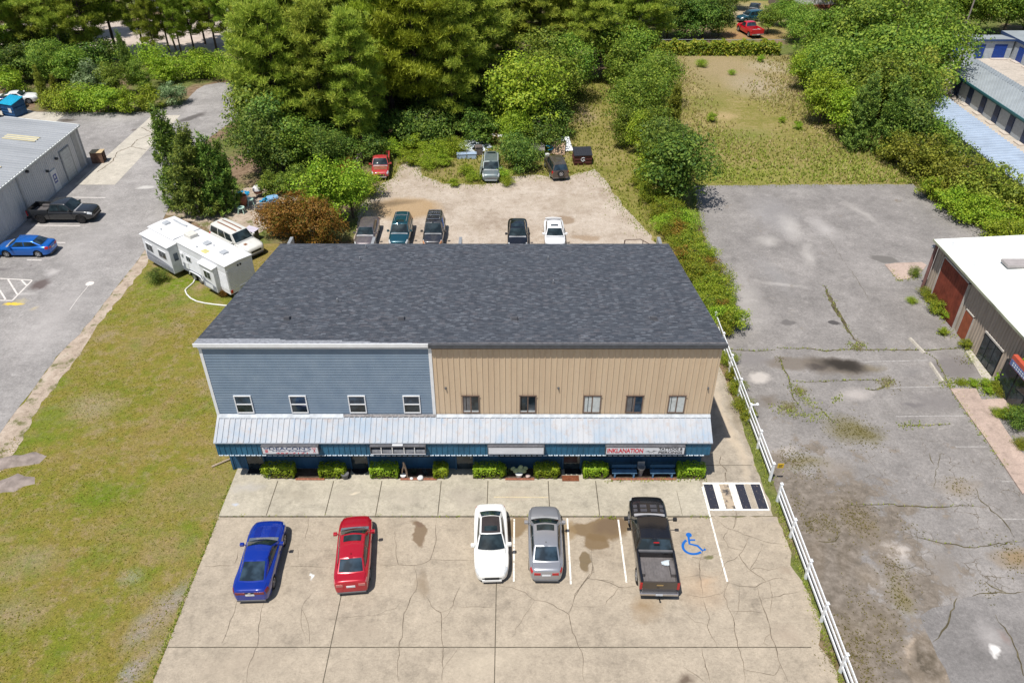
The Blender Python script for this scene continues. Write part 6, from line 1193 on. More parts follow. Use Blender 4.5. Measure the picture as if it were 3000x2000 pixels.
mb=MB(); mb.box(-.9,-.55,-1.26,-1.23,.9,1.35); mb.box(-1.1,2.2,-1.255,-1.235,.66,.98); mb.build('side_stripe',M_rvgrey,rv); mb=MB(); mb.lathe([(.12,-.12),(.14,0)],10,(-.75,-1.24,2.2),'y'); mb.build('side_vent',M_rv,rv); mb=MB(); mb.box(-.55,-.15,-1.27,-1.24,.95,1.5); mb.build('access_panel',M_trim,rv)
for x in (.15,1.05): add_wheel(rv,x,-1.08,.35,.22,False); add_wheel(rv,x,1.08,.35,.22,False)
mb=MB(); mb.tube([(-.3,-1.26,.5),(-.15,-1.26,.78),(.15,-1.26,.84),(1.05,-1.26,.84),(1.35,-1.26,.78),(1.5,-1.26,.5)],.06,6); mb.build('wheel_arch',M_rv,rv)
mb=MB(); mb.box(5.276,5.30,-.35,.85,.70,1.05); mb.build('rear_hatch',M_vent,rv,bevel=.02); 
for y in (-1.08,1.08): mb=MB(); mb.box(5.276,5.31,y-.09,y+.09,.72,.98); mb.build('taillight',M_red,rv)
for y in (-.12,.12): mb=MB(); mb.box(5.276,5.31,y-.06,y+.06,2.72,2.86); mb.build('marker_lamp',M_black,rv)
mb=MB(); mb.box(-5.1,5.2,-1.0,1.0,.45,zb); mb.build('chassis',M_under,rv); mb=MB(); mb.slab([(5.2,-1.0,.42),(5.45,-1.0,.42),(5.45,1.0,.42),(5.2,1.0,.42)],.08); mb.build('rear_bumper',M_plast,rv)
hk=crop(400,600,.1913); hp=[hk(935,1000),hk(915,1090),hk(870,1190),hk(820,1235),hk(765,1280),hk(745,1310),hk(770,1370),hk(830,1430),hk(920,1475),hk(1050,1505),hk(1200,1525),hk(1350,1540),hk(1500,1545)]
mb=MB(); mb.tube([G(*hp[0],.75)+(.75,)]+[G(*q,.06)+(.06,) for q in hp[1:]],.055,7); o=mb.build('drain_hose',simple('hose_white',(.70,.69,.66),.5),None,True); tag(o,'white drain hose curling over the lawn from the caravan','hose')
# sun faded board behind the old white car
p=G(*hk(1760,385),.9); mb=MB(); mb.slab([(-.6,-.4,0),(.6,-.4,0),(.6,.4,.05),(-.6,.4,.05)],.03); o=mb.build('loose_panel',simple('lavender_panel',(.50,.47,.55),.5)); o.location=(p[0],p[1],.95); o.rotation_euler=(0,0,-.5); tag(o,'pale lavender panel propped beside the old white car','panel')
o2=MB(); o2.box(-.5,.5,-.3,.3,0,.95); q=o2.build('crate_stand',simple('grey_crate',(.18,.17,.16),.8)); q.location=(p[0],p[1],.0); q.rotation_euler=(0,0,-.5); tag(q,'grey crate under the pale lavender panel by the old white car','crate')

def dumpster(label,loc,rz,w,d,hf,hb,body,lid,sticker=True,logo=False,lidcol=None):
    D=thing('dumpster',label,'dumpster',loc,rz); mb=MB(); x=w/2; y=d/2
    mb.add([(-x,-y,0),(x,-y,0),(x,y,0),(-x,y,0),(-x,-y,hf),(x,-y,hf),(x,y,hb),(-x,y,hb)],[(0,3,2,1),(0,1,5,4),(1,2,6,5),(2,3,7,6),(3,0,4,7),(4,5,6,7)])
    for z in (.25,.6,.95):
        if z<hf-.1: mb.box(-x+.02,x-.02,-y-.05,-y,z,z+.09)
    for sg_ in (-1,1): mb.box(min(sg_*x,sg_*(x+.10)),max(sg_*x,sg_*(x+.10)),-y+.15,y-.15,hf*.55,hf*.72)
    mb.build('bin_body',body,D)
    mb=MB(); sl=(hb-hf)/d
    mb.slab([(-x-.05,-y-.08,hf+.02),(x+.05,-y-.08,hf+.02),(x+.05,y+.04,hb+.04),(-x-.05,y+.04,hb+.04)],.05)
    n=8
    for i in range(n): xx=-x+.1+i*(w-.2)/(n-1); mb.slab([(xx-.05,-y-.04,hf+.07),(xx+.05,-y-.04,hf+.07),(xx+.05,y,hb+.09),(xx-.05,y,hb+.09)],.03)
    mb.build('lid',lid,D)
    if sticker: mb=MB(); mb.box(x*.25,x*.70,-y-.055,-y-.051,hf*.4,hf*.75) if not logo else None; mb.v and mb.build('label_plate',M_plate,D)
    if logo:
        mb=MB(); mb.tube([(.22*math.cos(a*.5+.9),-y-.06,hf*.62+.20*math.sin(a*.5+.9)) for a in range(9)],.04,6); mb.slab([(-.05,-y-.075,hf*.62-.08),(.22,-y-.075,hf*.62-.16),(.1,-y-.075,hf*.62+.06)],.03,(0,1,0)); mb.build('logo_mark',M_plate,D)
    return D
dumpster('dark red brown dumpster with a black ribbed lid beside the gravel lot',(7.42,78.9,.01),.08,1.85,1.35,1.05,1.42,simple('maroon_steel',(.085,.028,.025),.6,.1,.4,.3,2),simple('black_lid',(.022,.024,.03),.55),True,True)
dumpster('tall blue dumpster with a bright cyan lid at the top left',(-60.3,93.7,.02),-.35,2.0,1.8,1.5,1.95,simple('blue_steel',(.018,.075,.19),.6,.1,.4,.25,2),simple('cyan_lid',(.01,.33,.52),.5))
dumpster('dark blue dumpster with a worn black lid left of the cyan lidded one',(-62.7,92.3,.02),-.35,1.9,1.5,1.15,1.4,simple('dark_blue_steel',(.02,.05,.12),.6,.1,.4,.25,2),simple('worn_lid',(.035,.035,.045),.7,0,.3,.5,5))
dumpster('blue dumpster with a black lid at the left picture edge',(-65.3,91.0,.02),-.3,1.9,1.5,1.1,1.3,simple('mid_blue_steel',(.012,.07,.24),.6,.1,.4,.25,2),bpy.data.materials['worn_lid'])

def boxthing(name,label,cat,loc,rz,sx_,sy_,sz_,m,bev=.03,tilt=0):
    mb=MB(); mb.add([(-sx_/2,-sy_/2,0),(sx_/2,-sy_/2,0),(sx_/2,sy_/2,0),(-sx_/2,sy_/2,0),(-sx_*.45,-sy_*.45,sz_),(sx_*.45,-sy_*.45,sz_),(sx_*.45,sy_*.45,sz_),(-sx_*.45,sy_*.45,sz_)],[(0,3,2,1),(4,5,6,7),(0,1,5,4),(1,2,6,5),(2,3,7,6),(3,0,4,7)])
    mb.box(-sx_/2-.02,sx_/2+.02,-sy_/2-.02,sy_/2+.02,sz_*.86,sz_*.93)
    o=mb.build(name,m,None,bevel=bev); o.location=loc; o.rotation_euler=(tilt,0,rz); tag(o,label,cat); return o
def heap(name,label,cat,loc,r_,h,m,seed=1,n=26):
    rnd=random.Random(seed); mb=MB()
    for i in range(n):
        a=rnd.uniform(0,6.28); q=math.sqrt(rnd.random())*r_; s_=r_*rnd.uniform(.12,.32); mb.X=Matrix.Translation((q*math.cos(a),q*math.sin(a),max(.02,h*(1-q/r_)*rnd.uniform(.4,1))))@Matrix.Rotation(rnd.uniform(0,6),4,'Z')@Matrix.Rotation(rnd.uniform(-.7,.7),4,'X')
        mb.add([(-s_,-s_*.7,0),(s_,-s_*.6,.03),(s_*.9,s_*.7,0),(-s_*.8,s_*.6,.04),(0,0,s_*.5)],[(0,1,4),(1,2,4),(2,3,4),(3,0,4),(3,2,1,0)])
    mb.X=None; o=mb.build(name,m); o.location=loc; tag(o,label,cat); return o
M_cy=simple('cyan_plastic',(.02,.28,.52),.4,0,.4,.2,5); M_pb=simple('pale_blue_plastic',(.20,.38,.58),.4,0,.4,.15,5); M_mint=simple('mint_plastic',(.42,.58,.50),.45,0,.4,.12,5); M_terra=simple('terracotta',(.40,.15,.085),.75,0,.3,.2,5); M_litter=simple('mixed_litter',(.55,.60,.66),.6,0,.3,.45,6)
boxthing('plastic_tub','pale blue plastic tub upside down in the sandy clearing','tub',(-22.85,69.0,.02),.5,1.0,.85,.75,M_pb)
heap('plastic_bag','crumpled cyan plastic bag beside the pale blue tub','bag',(-23.8,69.6,.02),.55,.45,M_cy,3)
heap('plastic_bag','white plastic bag on the ground near the terracotta pot','bag',(-25.6,70.0,.02),.4,.3,M_pipe,4); heap('plastic_bag','blue and white bags lying under the dark cedar','bag',(-26.5,71.0,.02),.7,.4,M_cy,5)
def stool(loc,label,rz=0):
    s_=thing('stool',label,'stool',loc,rz,'mint plastic stools in the sandy clearing'); mb=MB(); mb.lathe([(.02,.40),(.26,.40),(.28,.45),(.26,.48),(.16,.48),(.14,.44),(.02,.44)],14); mb.build('seat',M_mint,s_,True)
    for a in range(4): c_,q=math.cos(a*1.571+.785),math.sin(a*1.571+.785); mb=MB(); mb.tube([(c_*.2,q*.2,.40),(c_*.32,q*.32,0)],[.045,.035],6); mb.build('leg',M_mint,s_)
    s_.scale=(1.25,1.25,1.25)
stool((-25.35,67.0,.02),'mint green plastic stool at the near edge of the sandy clearing'); stool((-25.0,68.8,.02),'mint green plastic stool beside the tall terracotta pot',.4)
p=thing('clay_pot','tall terracotta pot standing beside a mint green stool','pot',(-25.6,68.5,.02)); mb=MB(); mb.lathe([(.25,0),(.42,.55),(.45,.8),(.38,.95),(.46,1.0),(.46,1.08),(.36,1.08),(.34,.9)],16); mb.build('pot_body',M_terra,p,True)
g_=thing('kettle_grill','terracotta and white kettle grill at the back of the sandy clearing','grill',(-24.65,70.5,.02)); mb=MB(); mb.lathe([(.08,.35),(.38,.45),(.48,.75),(.46,.76)],16); mb.build('bowl',M_terra,g_,True); mb=MB(); mb.lathe([(.50,.77),(.47,.98),(.30,1.15),(.05,1.2)],16); mb.build('lid',simple('lid_white',(.62,.60,.60),.4),g_,True)
for a in range(3): mb=MB(); mb.tube([(.25*math.cos(a*2.1),.25*math.sin(a*2.1),.45),(.42*math.cos(a*2.1),.42*math.sin(a*2.1),0)],.03,5); mb.build('leg',M_black,g_)
f_=thing('fire_pit','black metal fire pit on legs in the sandy clearing','fire pit',(-23.5,67.3,.02)); mb=MB(); mb.lathe([(.15,.22),(.48,.36),(.62,.52),(.66,.54),(.60,.50),(.3,.38),(.05,.36)],16); mb.build('bowl',M_dgrey,f_,True)
for a in range(4): c_,q=math.cos(a*1.571+.5),math.sin(a*1.571+.5); mb=MB(); mb.tube([(c_*.4,q*.4,.38),(c_*.58,q*.58,0)],.04,5); mb.build('leg',M_black,f_)
mb=MB(); mb.tube([(.66*math.cos(a*.3),.66*math.sin(a*.3),.56) for a in range(22)],.03,5); mb.tube([(-.5,-.1,.52),(.5,.2,.55)],.05,5); mb.build('rim_ring',simple('ash_grey',(.30,.28,.24),.9),f_)
heap('stone','pinkish stone at the right end of the sandy clearing','stone',(-22.7,71.3,.0),.35,.25,simple('mauve_stone',(.34,.25,.26),.9),9,14)
# rubbish by the grey green car and the dumpster
boxthing('cooler_box','pale blue cooler box lying left of the grey green car','cooler',(-5.4,80.2,.02),.1,1.05,.6,.55,simple('cooler_blue',(.33,.42,.55),.5),.08); boxthing('cooler_box','pale blue cooler box with a black strap nearer the grey green car','cooler',(-4.3,80.2,.02),.0,1.0,.62,.6,bpy.data.materials['cooler_blue'],.08)
boxthing('waste_bin','rusty dark steel bin behind the grey green car','bin',(-3.6,81.2,.02),.2,.8,.7,1.0,simple('rusty_bin',(.13,.11,.10),.8,0,.3,.4,4))
heap('rubbish_pile','pile of blue and white plastic rubbish behind the grey green car','rubbish',(-4.3,83.4,.02),1.7,.5,M_litter,11,70); heap('rubbish_pile','small heap of white rubbish in the weeds behind the larger pile','rubbish',(-1.9,86.3,.02),.8,.3,M_pipe,12,22)
mb=MB(); mb.tube([(-8.3,83.5,.3),(-8.0,82.2,.9),(-7.6,82.3,.2)],.05,6); mb.tube([(-7.6,82.5,.15),(-6.0,82.7,.2)],.06,6); o=mb.build('broken_chair',simple('pale_stick',(.5,.42,.33),.7)); tag(o,'broken pale chair frame in the weeds left of the rubbish pile','chair')
t_=thing('table','grey weathered table with dark things stored beneath, right of the bush','table',(2.75,81.0,.02)); mb=MB(); mb.box(-.75,.75,-1.2,1.1,.92,1.0); mb.build('tabletop',simple('weathered_top',(.24,.215,.205),.8,0,.2,.25,3),t_)
for x in (-.65,.65):
    for y in (-1.1,1.0): mb=MB(); mb.box(x-.05,x+.05,y-.05,y+.05,0,.92); mb.build('leg',M_black,t_)
boxthing('storage_box','dark navy box under the weathered grey table','box',(2.75,80.4,.02),0,1.1,.8,.62,simple('navy_box',(.015,.02,.05),.6)); boxthing('storage_box','small white box right of the weathered grey table','box',(3.75,80.0,.02),.3,.45,.4,.6,M_pipe)
heap('tarpaulin','bright blue tarpaulin bunched beside the weathered grey table','tarpaulin',(3.85,81.9,.4),.7,.6,M_cy,13,30); heap('tarpaulin','blue rag on the back of the weathered grey table','rag',(2.4,83.3,.5),.5,.5,M_pb,14,18)
def lean(label,loc,rz,w,l,tilt,m,nm='board'): mb=MB(); mb.box(-w/2,w/2,0,l,0,.05); o=mb.build(nm,m); o.location=loc; o.rotation_euler=(tilt,0,rz); tag(o,label,'board')
lean('tan cardboard sheet propped up behind the brown car',(4.85,81.0,.05),-.1,1.7,2.0,.45,simple('cardboard',(.40,.28,.19),.85,0,.2,.2,2)); lean('white board propped against the tan cardboard sheet',(6.2,81.9,.1),.25,1.0,2.0,.5,M_trim); 
c_=thing('traffic_cone','orange traffic cone in front of the weathered grey table','traffic cone',(1.98,78.75,.02)); M_or=simple('cone_orange',(.75,.09,.02),.5); mb=MB(); mb.box(-.24,.24,-.24,.24,0,.05); mb.lathe([(.19,.05),(.05,.85),(.03,.86)],14); mb.build('cone_body',M_or,c_); mb=MB(); mb.lathe([(.135,.36),(.088,.60)],14); mb.build('band',M_pipe,c_)
boxthing('crate','pale wooden crate in the grass left of the traffic cone','crate',(1.0,78.5,.02),.1,.95,.5,.42,simple('crate_wood',(.48,.42,.34),.85),.01)
mb=MB(); mb.tube([(-.9,0,.05),(.2,.1,.1),(.9,-.05,.06)],[.06,.05,.03],6); o=mb.build('fallen_branch',simple('branch_wood',(.36,.29,.22),.9)); p=G(*K5(150,568)); o.location=(p[0],p[1],.02); o.rotation_euler=(0,0,.5); tag(o,'pale fallen branch on the lawn beside the canopy end','branch')
def mound(label,pts,h,m,seed):
    rnd=random.Random(seed); c_=Vector((sum(p[0] for p in pts)/len(pts),sum(p[1] for p in pts)/len(pts))); P=jag(pts,.5,.12,seed); n=len(P); mb=MB(); K=5
    for k in range(K):
        f=1-k/K
        for p in P: q=c_+(Vector(p)-c_)*f; mb.v.append((q.x+rnd.uniform(-.06,.06),q.y+rnd.uniform(-.06,.06),h*math.sin((1-f)*1.5)*rnd.uniform(.8,1.15)))
    mb.v.append((c_.x,c_.y,h))
    for k in range(K-1):
        for i in range(n): mb.f.append((k*n+i,k*n+(i+1)%n,(k+1)*n+(i+1)%n,(k+1)*n+i))
    for i in range(n): mb.f.append(((K-1)*n+i,(K-1)*n+(i+1)%n,K*n))
    o=mb.build('dirt_mound',m,None,True,60); tag(o,label,'dirt mound')
M_mnd=simple('grey_sand',(.27,.225,.20),.95,0,.1,.25,2.2)
mound('low grey sand mound on the lawn by the driveway verge, the longer one',GP(KG,[(-160,130),(-40,105),(100,75),(240,55),(295,80),(260,125),(120,150),(-60,205)]),.30,M_mnd,21)
mound('low grey sand mound nearer the street, the shorter one',GP(KG,[(-140,300),(0,235),(110,205),(235,215),(225,260),(90,310),(-60,340)]),.28,M_mnd,22)

# ================================================================== VEGETATION
M_bark=simple('bark',(.11,.085,.065),.95,0,.1,.35,5); M_barkp=simple('pine_bark',(.10,.075,.06),.95,0,.1,.35,5)
L_pine=leafmat('pine_needles',(.095,.155,.016),(.28,.39,.040),(.55,.61,.085),.27)
L_pineY=leafmat('pale_pine_needles',(.13,.175,.014),(.31,.385,.03),(.52,.57,.06),.25)
L_oak=leafmat('oak_leaves',(0.064,0.131,0.015),(0.159,0.260,0.027),(0.338,0.416,0.052))
L_light=leafmat('bright_leaves',(0.103,0.192,0.013),(0.260,0.383,0.022),(0.450,0.528,0.052),.32)
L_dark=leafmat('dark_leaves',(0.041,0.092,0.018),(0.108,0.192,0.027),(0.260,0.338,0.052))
L_cedar=leafmat('cedar_sprays',(0.064,0.125,0.024),(0.159,0.243,0.041),(0.316,0.383,0.064),.2)
L_olive=leafmat('olive_leaves',(0.097,0.131,0.018),(0.237,0.271,0.029),(0.405,0.416,0.058))
L_orange=leafmat('bronze_leaves',(.07,.115,.012),(.25,.115,.020),(.37,.225,.04))
L_grey=leafmat('grey_green_leaves',(0.103,0.181,0.069),(0.215,0.327,0.136),(0.383,0.484,0.248))
L_vine=leafmat('vine_leaves',(0.086,0.131,0.013),(0.215,0.293,0.022),(0.428,0.383,0.041))
L_box=leafmat('boxwood_leaves',(0.114,0.215,0.013),(0.282,0.428,0.020),(0.506,0.607,0.047),.3,.45)
L_dry=leafmat('dry_blades',(.27,.26,.06),(.43,.38,.14),(.64,.52,.30),.3)
L_grass=leafmat('lawn_blades',(.17,.18,.02),(.30,.27,.043),(.44,.38,.10),.35)
L_weed=leafmat('weed_blades',(.15,.20,.018),(.29,.32,.04),(.46,.43,.13),.3)
L_moss=leafmat('lot_weed_leaves',(.11,.11,.02),(.19,.175,.035),(.29,.25,.08),.3)

def mesh_np(name, V, F, mat):
    me=bpy.data.meshes.new(name); V=np.asarray(V,dtype=np.float32).reshape(-1,3); F=np.asarray(F,dtype=np.int32); k=F.shape[1]; n=len(F)
    me.vertices.add(len(V)); me.vertices.foreach_set('co',V.ravel()); me.loops.add(n*k); me.loops.foreach_set('vertex_index',F.ravel()); me.polygons.add(n); me.polygons.foreach_set('loop_start',np.arange(0,n*k,k,dtype=np.int32)); me.polygons.foreach_set('loop_total',np.full(n,k,dtype=np.int32)); me.update(calc_edges=True)
    me.materials.append(mat); return me
def unit(a): return a/np.maximum(np.linalg.norm(a,axis=-1,keepdims=True),1e-9)
def leaves(P, Nn, size, rng, aspect=.62):
    """rhombic leaves at P, facing roughly along Nn"""
    n=len(P); Nn=unit(Nn+rng.normal(0,.42,(n,3))); r_=unit(rng.normal(0,1,(n,3))); a=unit(np.cross(Nn,r_)); b=np.cross(Nn,a); s=size*rng.uniform(.6,1.3,(n,1))
    V=np.stack([P-a*s*.5,P+b*s*.5*aspect,P+a*s*.5,P-b*s*.5*aspect],1).reshape(-1,3); return V,np.arange(n*4).reshape(n,4)
def broad_crown(seed,w,h,z0,nb,nl,size,flat=.8,spread=1.0,up=.25):
    """crown of separate leafy clumps with gaps between them; unit metres"""
    rng=np.random.default_rng(seed); Ps=[];Ns=[]
    for i in range(nb):
        d=unit(rng.normal(0,1,3)+np.array([0,0,.25])); q=rng.uniform(.45,1.08) if i%5 else rng.uniform(.1,.5); zc=z0+(h-z0)*(.5+.45*d[2]*q); rad=np.sin(np.clip((zc-z0)/(h-z0),.10,.93)*np.pi)**.6
        c=np.array([d[0]*q*w*.46*(.45+.55*rad)*spread,d[1]*q*w*.46*(.45+.55*rad)*spread,zc]); r_=w*rng.uniform(.075,.19); k=int(nl/nb*(r_/(w*.135))**1.7)
        u=unit(rng.normal(0,1,(k,3))+np.array([0,0,up])); rr=r_*(.25+.9*rng.uniform(0,1,(k,1))**.5); ang=rng.uniform(0,3.14); st_=1+.45*np.abs(np.cos(np.arctan2(u[:,1],u[:,0])-ang))[:,None]
        p=c+u*rr*np.array([1,1,flat])*np.concatenate([st_,st_,np.ones_like(st_)],1); p[:,2]=np.maximum(p[:,2],.05); Ps.append(p); Ns.append(u*.9+np.array([-.1,-.12,.5]))
    return leaves(np.concatenate(Ps),np.concatenate(Ns),size,rng)
def trunk_mesh(name,seed,h,r_,limbs,w,z0,mat):
    rnd=random.Random(seed); mb=MB(); pts=[(0,0,-.1)]; x=y=0
    for i in range(1,6): x+=rnd.uniform(-.12,.12)*h/10; y+=rnd.uniform(-.12,.12)*h/10; pts.append((x,y,h*.92*i/5))
    mb.tube(pts,[r_*(1-.85*i/5) for i in range(6)],7)
    for i in range(limbs):
        z=z0+(h*.85-z0)*i/limbs; a=i*2.4+rnd.uniform(-.4,.4); l=w*.42*rnd.uniform(.6,1)*(1-.5*(z/h)); f=z/(h*.92); k=min(4,int(f*5)); g=f*5-k; bx=pts[k][0]*(1-g)+pts[k+1][0]*g; by=pts[k][1]*(1-g)+pts[k+1][1]*g
        mb.tube([(bx,by,z),(bx+math.cos(a)*l*.5,by+math.sin(a)*l*.5,z+l*.22),(bx+math.cos(a)*l,by+math.sin(a)*l,z+l*.35)],[r_*.32,r_*.22,r_*.07],5)
    o=mb.build(name,mat,None,True); me=o.data; bpy.data.objects.remove(o); return me
def needle_tufts(C,D,rng,k=11,l=.46,w=.065):
    """each tuft: k thin needles bundles fanning round direction D"""
    n=len(C); Dk=np.repeat(D,k,0); Ck=np.repeat(C,k,0); d=unit(Dk*.75+unit(rng.normal(0,1,(n*k,3)))*.95); L=l*rng.uniform(.65,1.2,(n*k,1)); s=unit(np.cross(d,np.array([-.2,-.3,1.0])+rng.normal(0,.45,(n*k,3))))*w*.5
    V=np.stack([Ck-s*.5,Ck+d*L*.55+s,Ck+d*L],1); V2=np.stack([Ck+d*L,Ck+d*L*.55-s,Ck+s*.5],1)
    return V.reshape(-1,3),np.arange(n*k*3).reshape(-1,3)
def pine_meshes(seed,h=15.0,w=6.4,base=.30,dens=1.0):
    rng=np.random.default_rng(seed); C=[];D=[]; mb=MB(); lean=rng.uniform(-.5,.5,2); tp=lambda z: np.array([lean[0]*(z/h)**2,lean[1]*(z/h)**2,z])
    mb.tube([tuple(tp(z)) for z in (-.1,h*.2,h*.45,h*.7,h*.98)],[.26,.22,.17,.11,.03],7)
    nl=int(62*dens); 
    for i in range(nl):
        f=(i+rng.uniform(0,.9))/nl; z=h*(base+(.985-base)*f); prof=max(.12,(1-f**2.2))**.75*(.55+.45*min(1,f*3.5))*(.8+.35*math.sin(i*1.7+seed*2.1)**2); l=w*.5*prof*rng.uniform(.55,1.12)+.35; a=i*2.399+rng.uniform(-.5,.5); rise=rng.uniform(.05,.42)*(.6+f)
        o=tp(z); e=o+np.array([math.cos(a)*l,math.sin(a)*l,l*rise]); mid=(o+e)/2+np.array([0,0,-.08*l]); mb.tube([tuple(o),tuple(mid),tuple(e)],[.06*(1-f)+.02,.04*(1-f)+.015,.012],4,False)
        ncl=2+int(l*1.15)
        for j in range(ncl):
            t_=1.0-.62*(j+rng.uniform(-.2,.3))/ncl; sd=rng.normal(0,.30)*l*(.25+.5*t_) if j else 0; pc=o*(1-t_)+e*t_+np.array([-math.sin(a)*sd,math.cos(a)*sd,abs(rng.normal(0,.1))]); cr_=rng.uniform(.42,.80); m=int(8+11*cr_)
            P_=pc+rng.normal(0,1,(m,3))*np.array([cr_*.52,cr_*.52,cr_*.20]); C+=list(P_); D+=list(unit(np.array([math.cos(a)*.35,math.sin(a)*.35,.9])+rng.normal(0,.35,(m,3))))
    C=np.array(C);D=np.array(D); V,F=needle_tufts(C,D,rng,12,.58,.085)
    cm=mesh_np('pine_crown',V,F,L_pine); o=mb.build('pine_trunk',M_barkp,None,True); tm=o.data; bpy.data.objects.remove(o); return cm,tm
def cedar_meshes(seed,h=9.0,w=4.6):
    rng=np.random.default_rng(seed); C=[];D=[]; heads=[(0,0,1.0)]+[(rng.normal(0,.8),rng.normal(0,.8),rng.uniform(.62,.88)) for _ in range(4)]
    for i in range(230):
        hx,hy,hs=heads[i%5 if i%2 else 0]; f=rng.uniform(.01,1)**.95; z=h*hs*f*.93; r_=w*.5*(1-f)**.8*rng.uniform(.5,1.05)*(1 if hs==1 else .6)+.05; a=rng.uniform(0,6.283); base=np.array([hx*(1-f*.3)+math.cos(a)*r_*.75,hy*(1-f*.3)+math.sin(a)*r_*.75,z]); d=unit(np.array([math.cos(a)*.62,math.sin(a)*.62,.75+.9*f])); l=rng.uniform(.7,1.5)
        m=14
        for j in range(m): C.append(base+d*l*j/m+rng.normal(0,.15*(1-j/m)+.03,3)); D.append(unit(d+rng.normal(0,.35,3)))
    V,F=needle_tufts(np.array(C),np.array(D),rng,4,.36,.16); cm=mesh_np('cedar_crown',V,F,L_cedar); tm=trunk_mesh('cedar_trunk',seed,h,.18,8,w*.7,.5,M_bark); return cm,tm
PINES=[pine_meshes(s,15,w,b,d) for s,w,b,d in ((1,7.6,.20,1.0),(2,8.6,.26,1.0),(3,7.0,.16,1.05),(4,8.2,.32,.95),(5,7.4,.24,1.0))]
CEDARS=[cedar_meshes(s) for s in (11,12)]
def broad_pair(seed,w,h,z0,nb,nl,size,**k):
    V,F=broad_crown(seed,w,h,z0,nb,nl,size,**k); return mesh_np('leafy_crown',V,F,L_oak),trunk_mesh('leafy_trunk',seed,h,.16*w/6,9,w,h*.25,M_bark)
OAKS=[broad_pair(21,6.6,8,.6,64,8200,.30),broad_pair(22,7.2,8,1.0,76,9000,.29,flat=.7),broad_pair(23,6.0,8,.3,60,7800,.29),broad_pair(24,6.8,8,.5,84,9000,.27,spread=1.12)]
SHRUBS=[broad_pair(31,3.6,3,.0,36,4200,.19),broad_pair(32,4.2,3,.0,46,4800,.19,flat=.75),broad_pair(33,3.2,3,.0,30,3800,.18),broad_pair(34,4.6,3,.0,54,5200,.17,flat=.7)]
MATS=dict(pine=L_pine,pineY=L_pineY,oak=L_oak,light=L_light,dark=L_dark,cedar=L_cedar,olive=L_olive,orange=L_orange,grey=L_grey,vine=L_vine)
NAMES=dict(pine=('pine_tree','tree'),pineY=('pine_tree','tree'),cedar=('cedar_tree','tree'))
_rt=random.Random(77)
def plant_at(loc,kind,form,h,wf=1.0,label='',group=None,i=None):
    pool={'pine':PINES,'cedar':CEDARS,'oak':OAKS,'shrub':SHRUBS}[form]; h0={'pine':15,'cedar':9,'oak':8,'shrub':3}[form]
    cm,tm=pool[_rt.randrange(len(pool)) if i is None else i]; s=h/h0
    nm,cat={'pine':('pine_tree','tree'),'cedar':('cedar_tree','tree'),'oak':('leafy_tree','tree'),'shrub':('shrub','shrub')}[form]
    r=thing(nm,label,cat,(loc[0],loc[1],0),_rt.uniform(0,6.28),group); r.scale=(s*wf,s*wf,s)
    c=bpy.data.objects.new('crown' if form!='shrub' else 'foliage',cm); COL.objects.link(c); c.parent=r
    m=MATS[kind]
    if m is not cm.materials[0]: c.material_slots[0].link='OBJECT'; c.material_slots[0].material=m
    t_=bpy.data.objects.new('trunk' if form!='shrub' else 'stem',tm); COL.objects.link(t_); t_.parent=r
    return r
# (x, y in the 2352 px wide view, kind, form, height, width factor, label, group)
GA='pines of the back left grove'; GB='pines of the dense grove behind the gravel lot'; GU='undergrowth bushes beneath the pines'; GR='trees of the clump beside the storage yard'; GV='shrubs spilling along the shed'; GF='trees beyond the storage yard'
TREES=[]
def T_(lst,kind,form,label,group=None):
    for q in lst: TREES.append((q[0],q[1],kind,form,q[2],q[3] if len(q)>3 else 1.0,(q[4] if len(q)>4 else label),group))
T_([(30,150,13),(95,142,14),(155,152,14,.95),(218,154,13),(270,128,14),(125,98,15),(40,92,14),(205,88,15)],'pine','pine','tall pine crowded in the back left grove above the shrub bank',GA)
T_([(335,128,13,.75),(362,140,12,.65),(390,120,12,.7),(420,136,12,.6),(447,119,12,.7),(472,102,13,.75),(498,118,13,.75),(530,122,13,.7)],'pine','pine','slender pine standing apart before the pale dirt road',"slender pines before the dirt road")
T_([(618,338,14.5,.95,'pine at the left front corner of the grove, over the driveway bend'),(655,348,15,1,'pine behind the dark cedar clump, its crown over the dark bushes'),(750,340,15,.95,'pine directly left of the faded red pickup'),(835,352,14.5,.95,'pine shading the bed of the faded red pickup'),(1040,305,15,.9,'pine behind the heap of blue and white rubbish')],'pine','pine','')
T_([(905,288,17,1.08,'yellow green pine right of the red pickup, in the grove front'),(965,303,17,1.12,'broad yellow green pine with a bare trunk left of the rubbish heap')],'pineY','pine','')
T_([(700,300,16),(640,250,15,.9),(795,290,16),(860,250,16),(1010,255,17),(1085,255,16),(1120,210,16),(730,230,16),(800,200,16),(690,190,15),(612,182,14),(880,170,16),(950,175,16),(1030,170,16),(1110,140,15),(1180,150,15),(1240,165,14),(1300,160,14),(1352,190,13),(1420,150,13),(1470,172,13),(1270,110,15),(1380,95,14),(1460,90,14),(740,120,15),(830,110,15),(920,100,15),(1010,95,15),(1120,85,15),(1200,80,15),(1310,60,15),(1430,50,14),(655,120,14),(1500,60,13),(590,172,12,.8),(1050,60,15),(880,55,15),(760,60,15)],'pine','pine','tall green pine packed into the grove behind the gravel lot',GB)
T_([(1210,318,9.5,1.0,'bright green spreading tree between the grey green car and the dumpster')],'light','oak','')
T_([(1272,268,8,1,'dark leafy tree behind the dumpster at the start of the grass track'),(1302,232,8.5,.9,'leafy tree at the bend of the grass track'),(1260,235,9,1,'leafy tree behind the bright green spreading tree')],'oak','oak','')
T_([(1180,345,4.5,.9,'bright green bush behind the white rubbish')],'light','oak','')
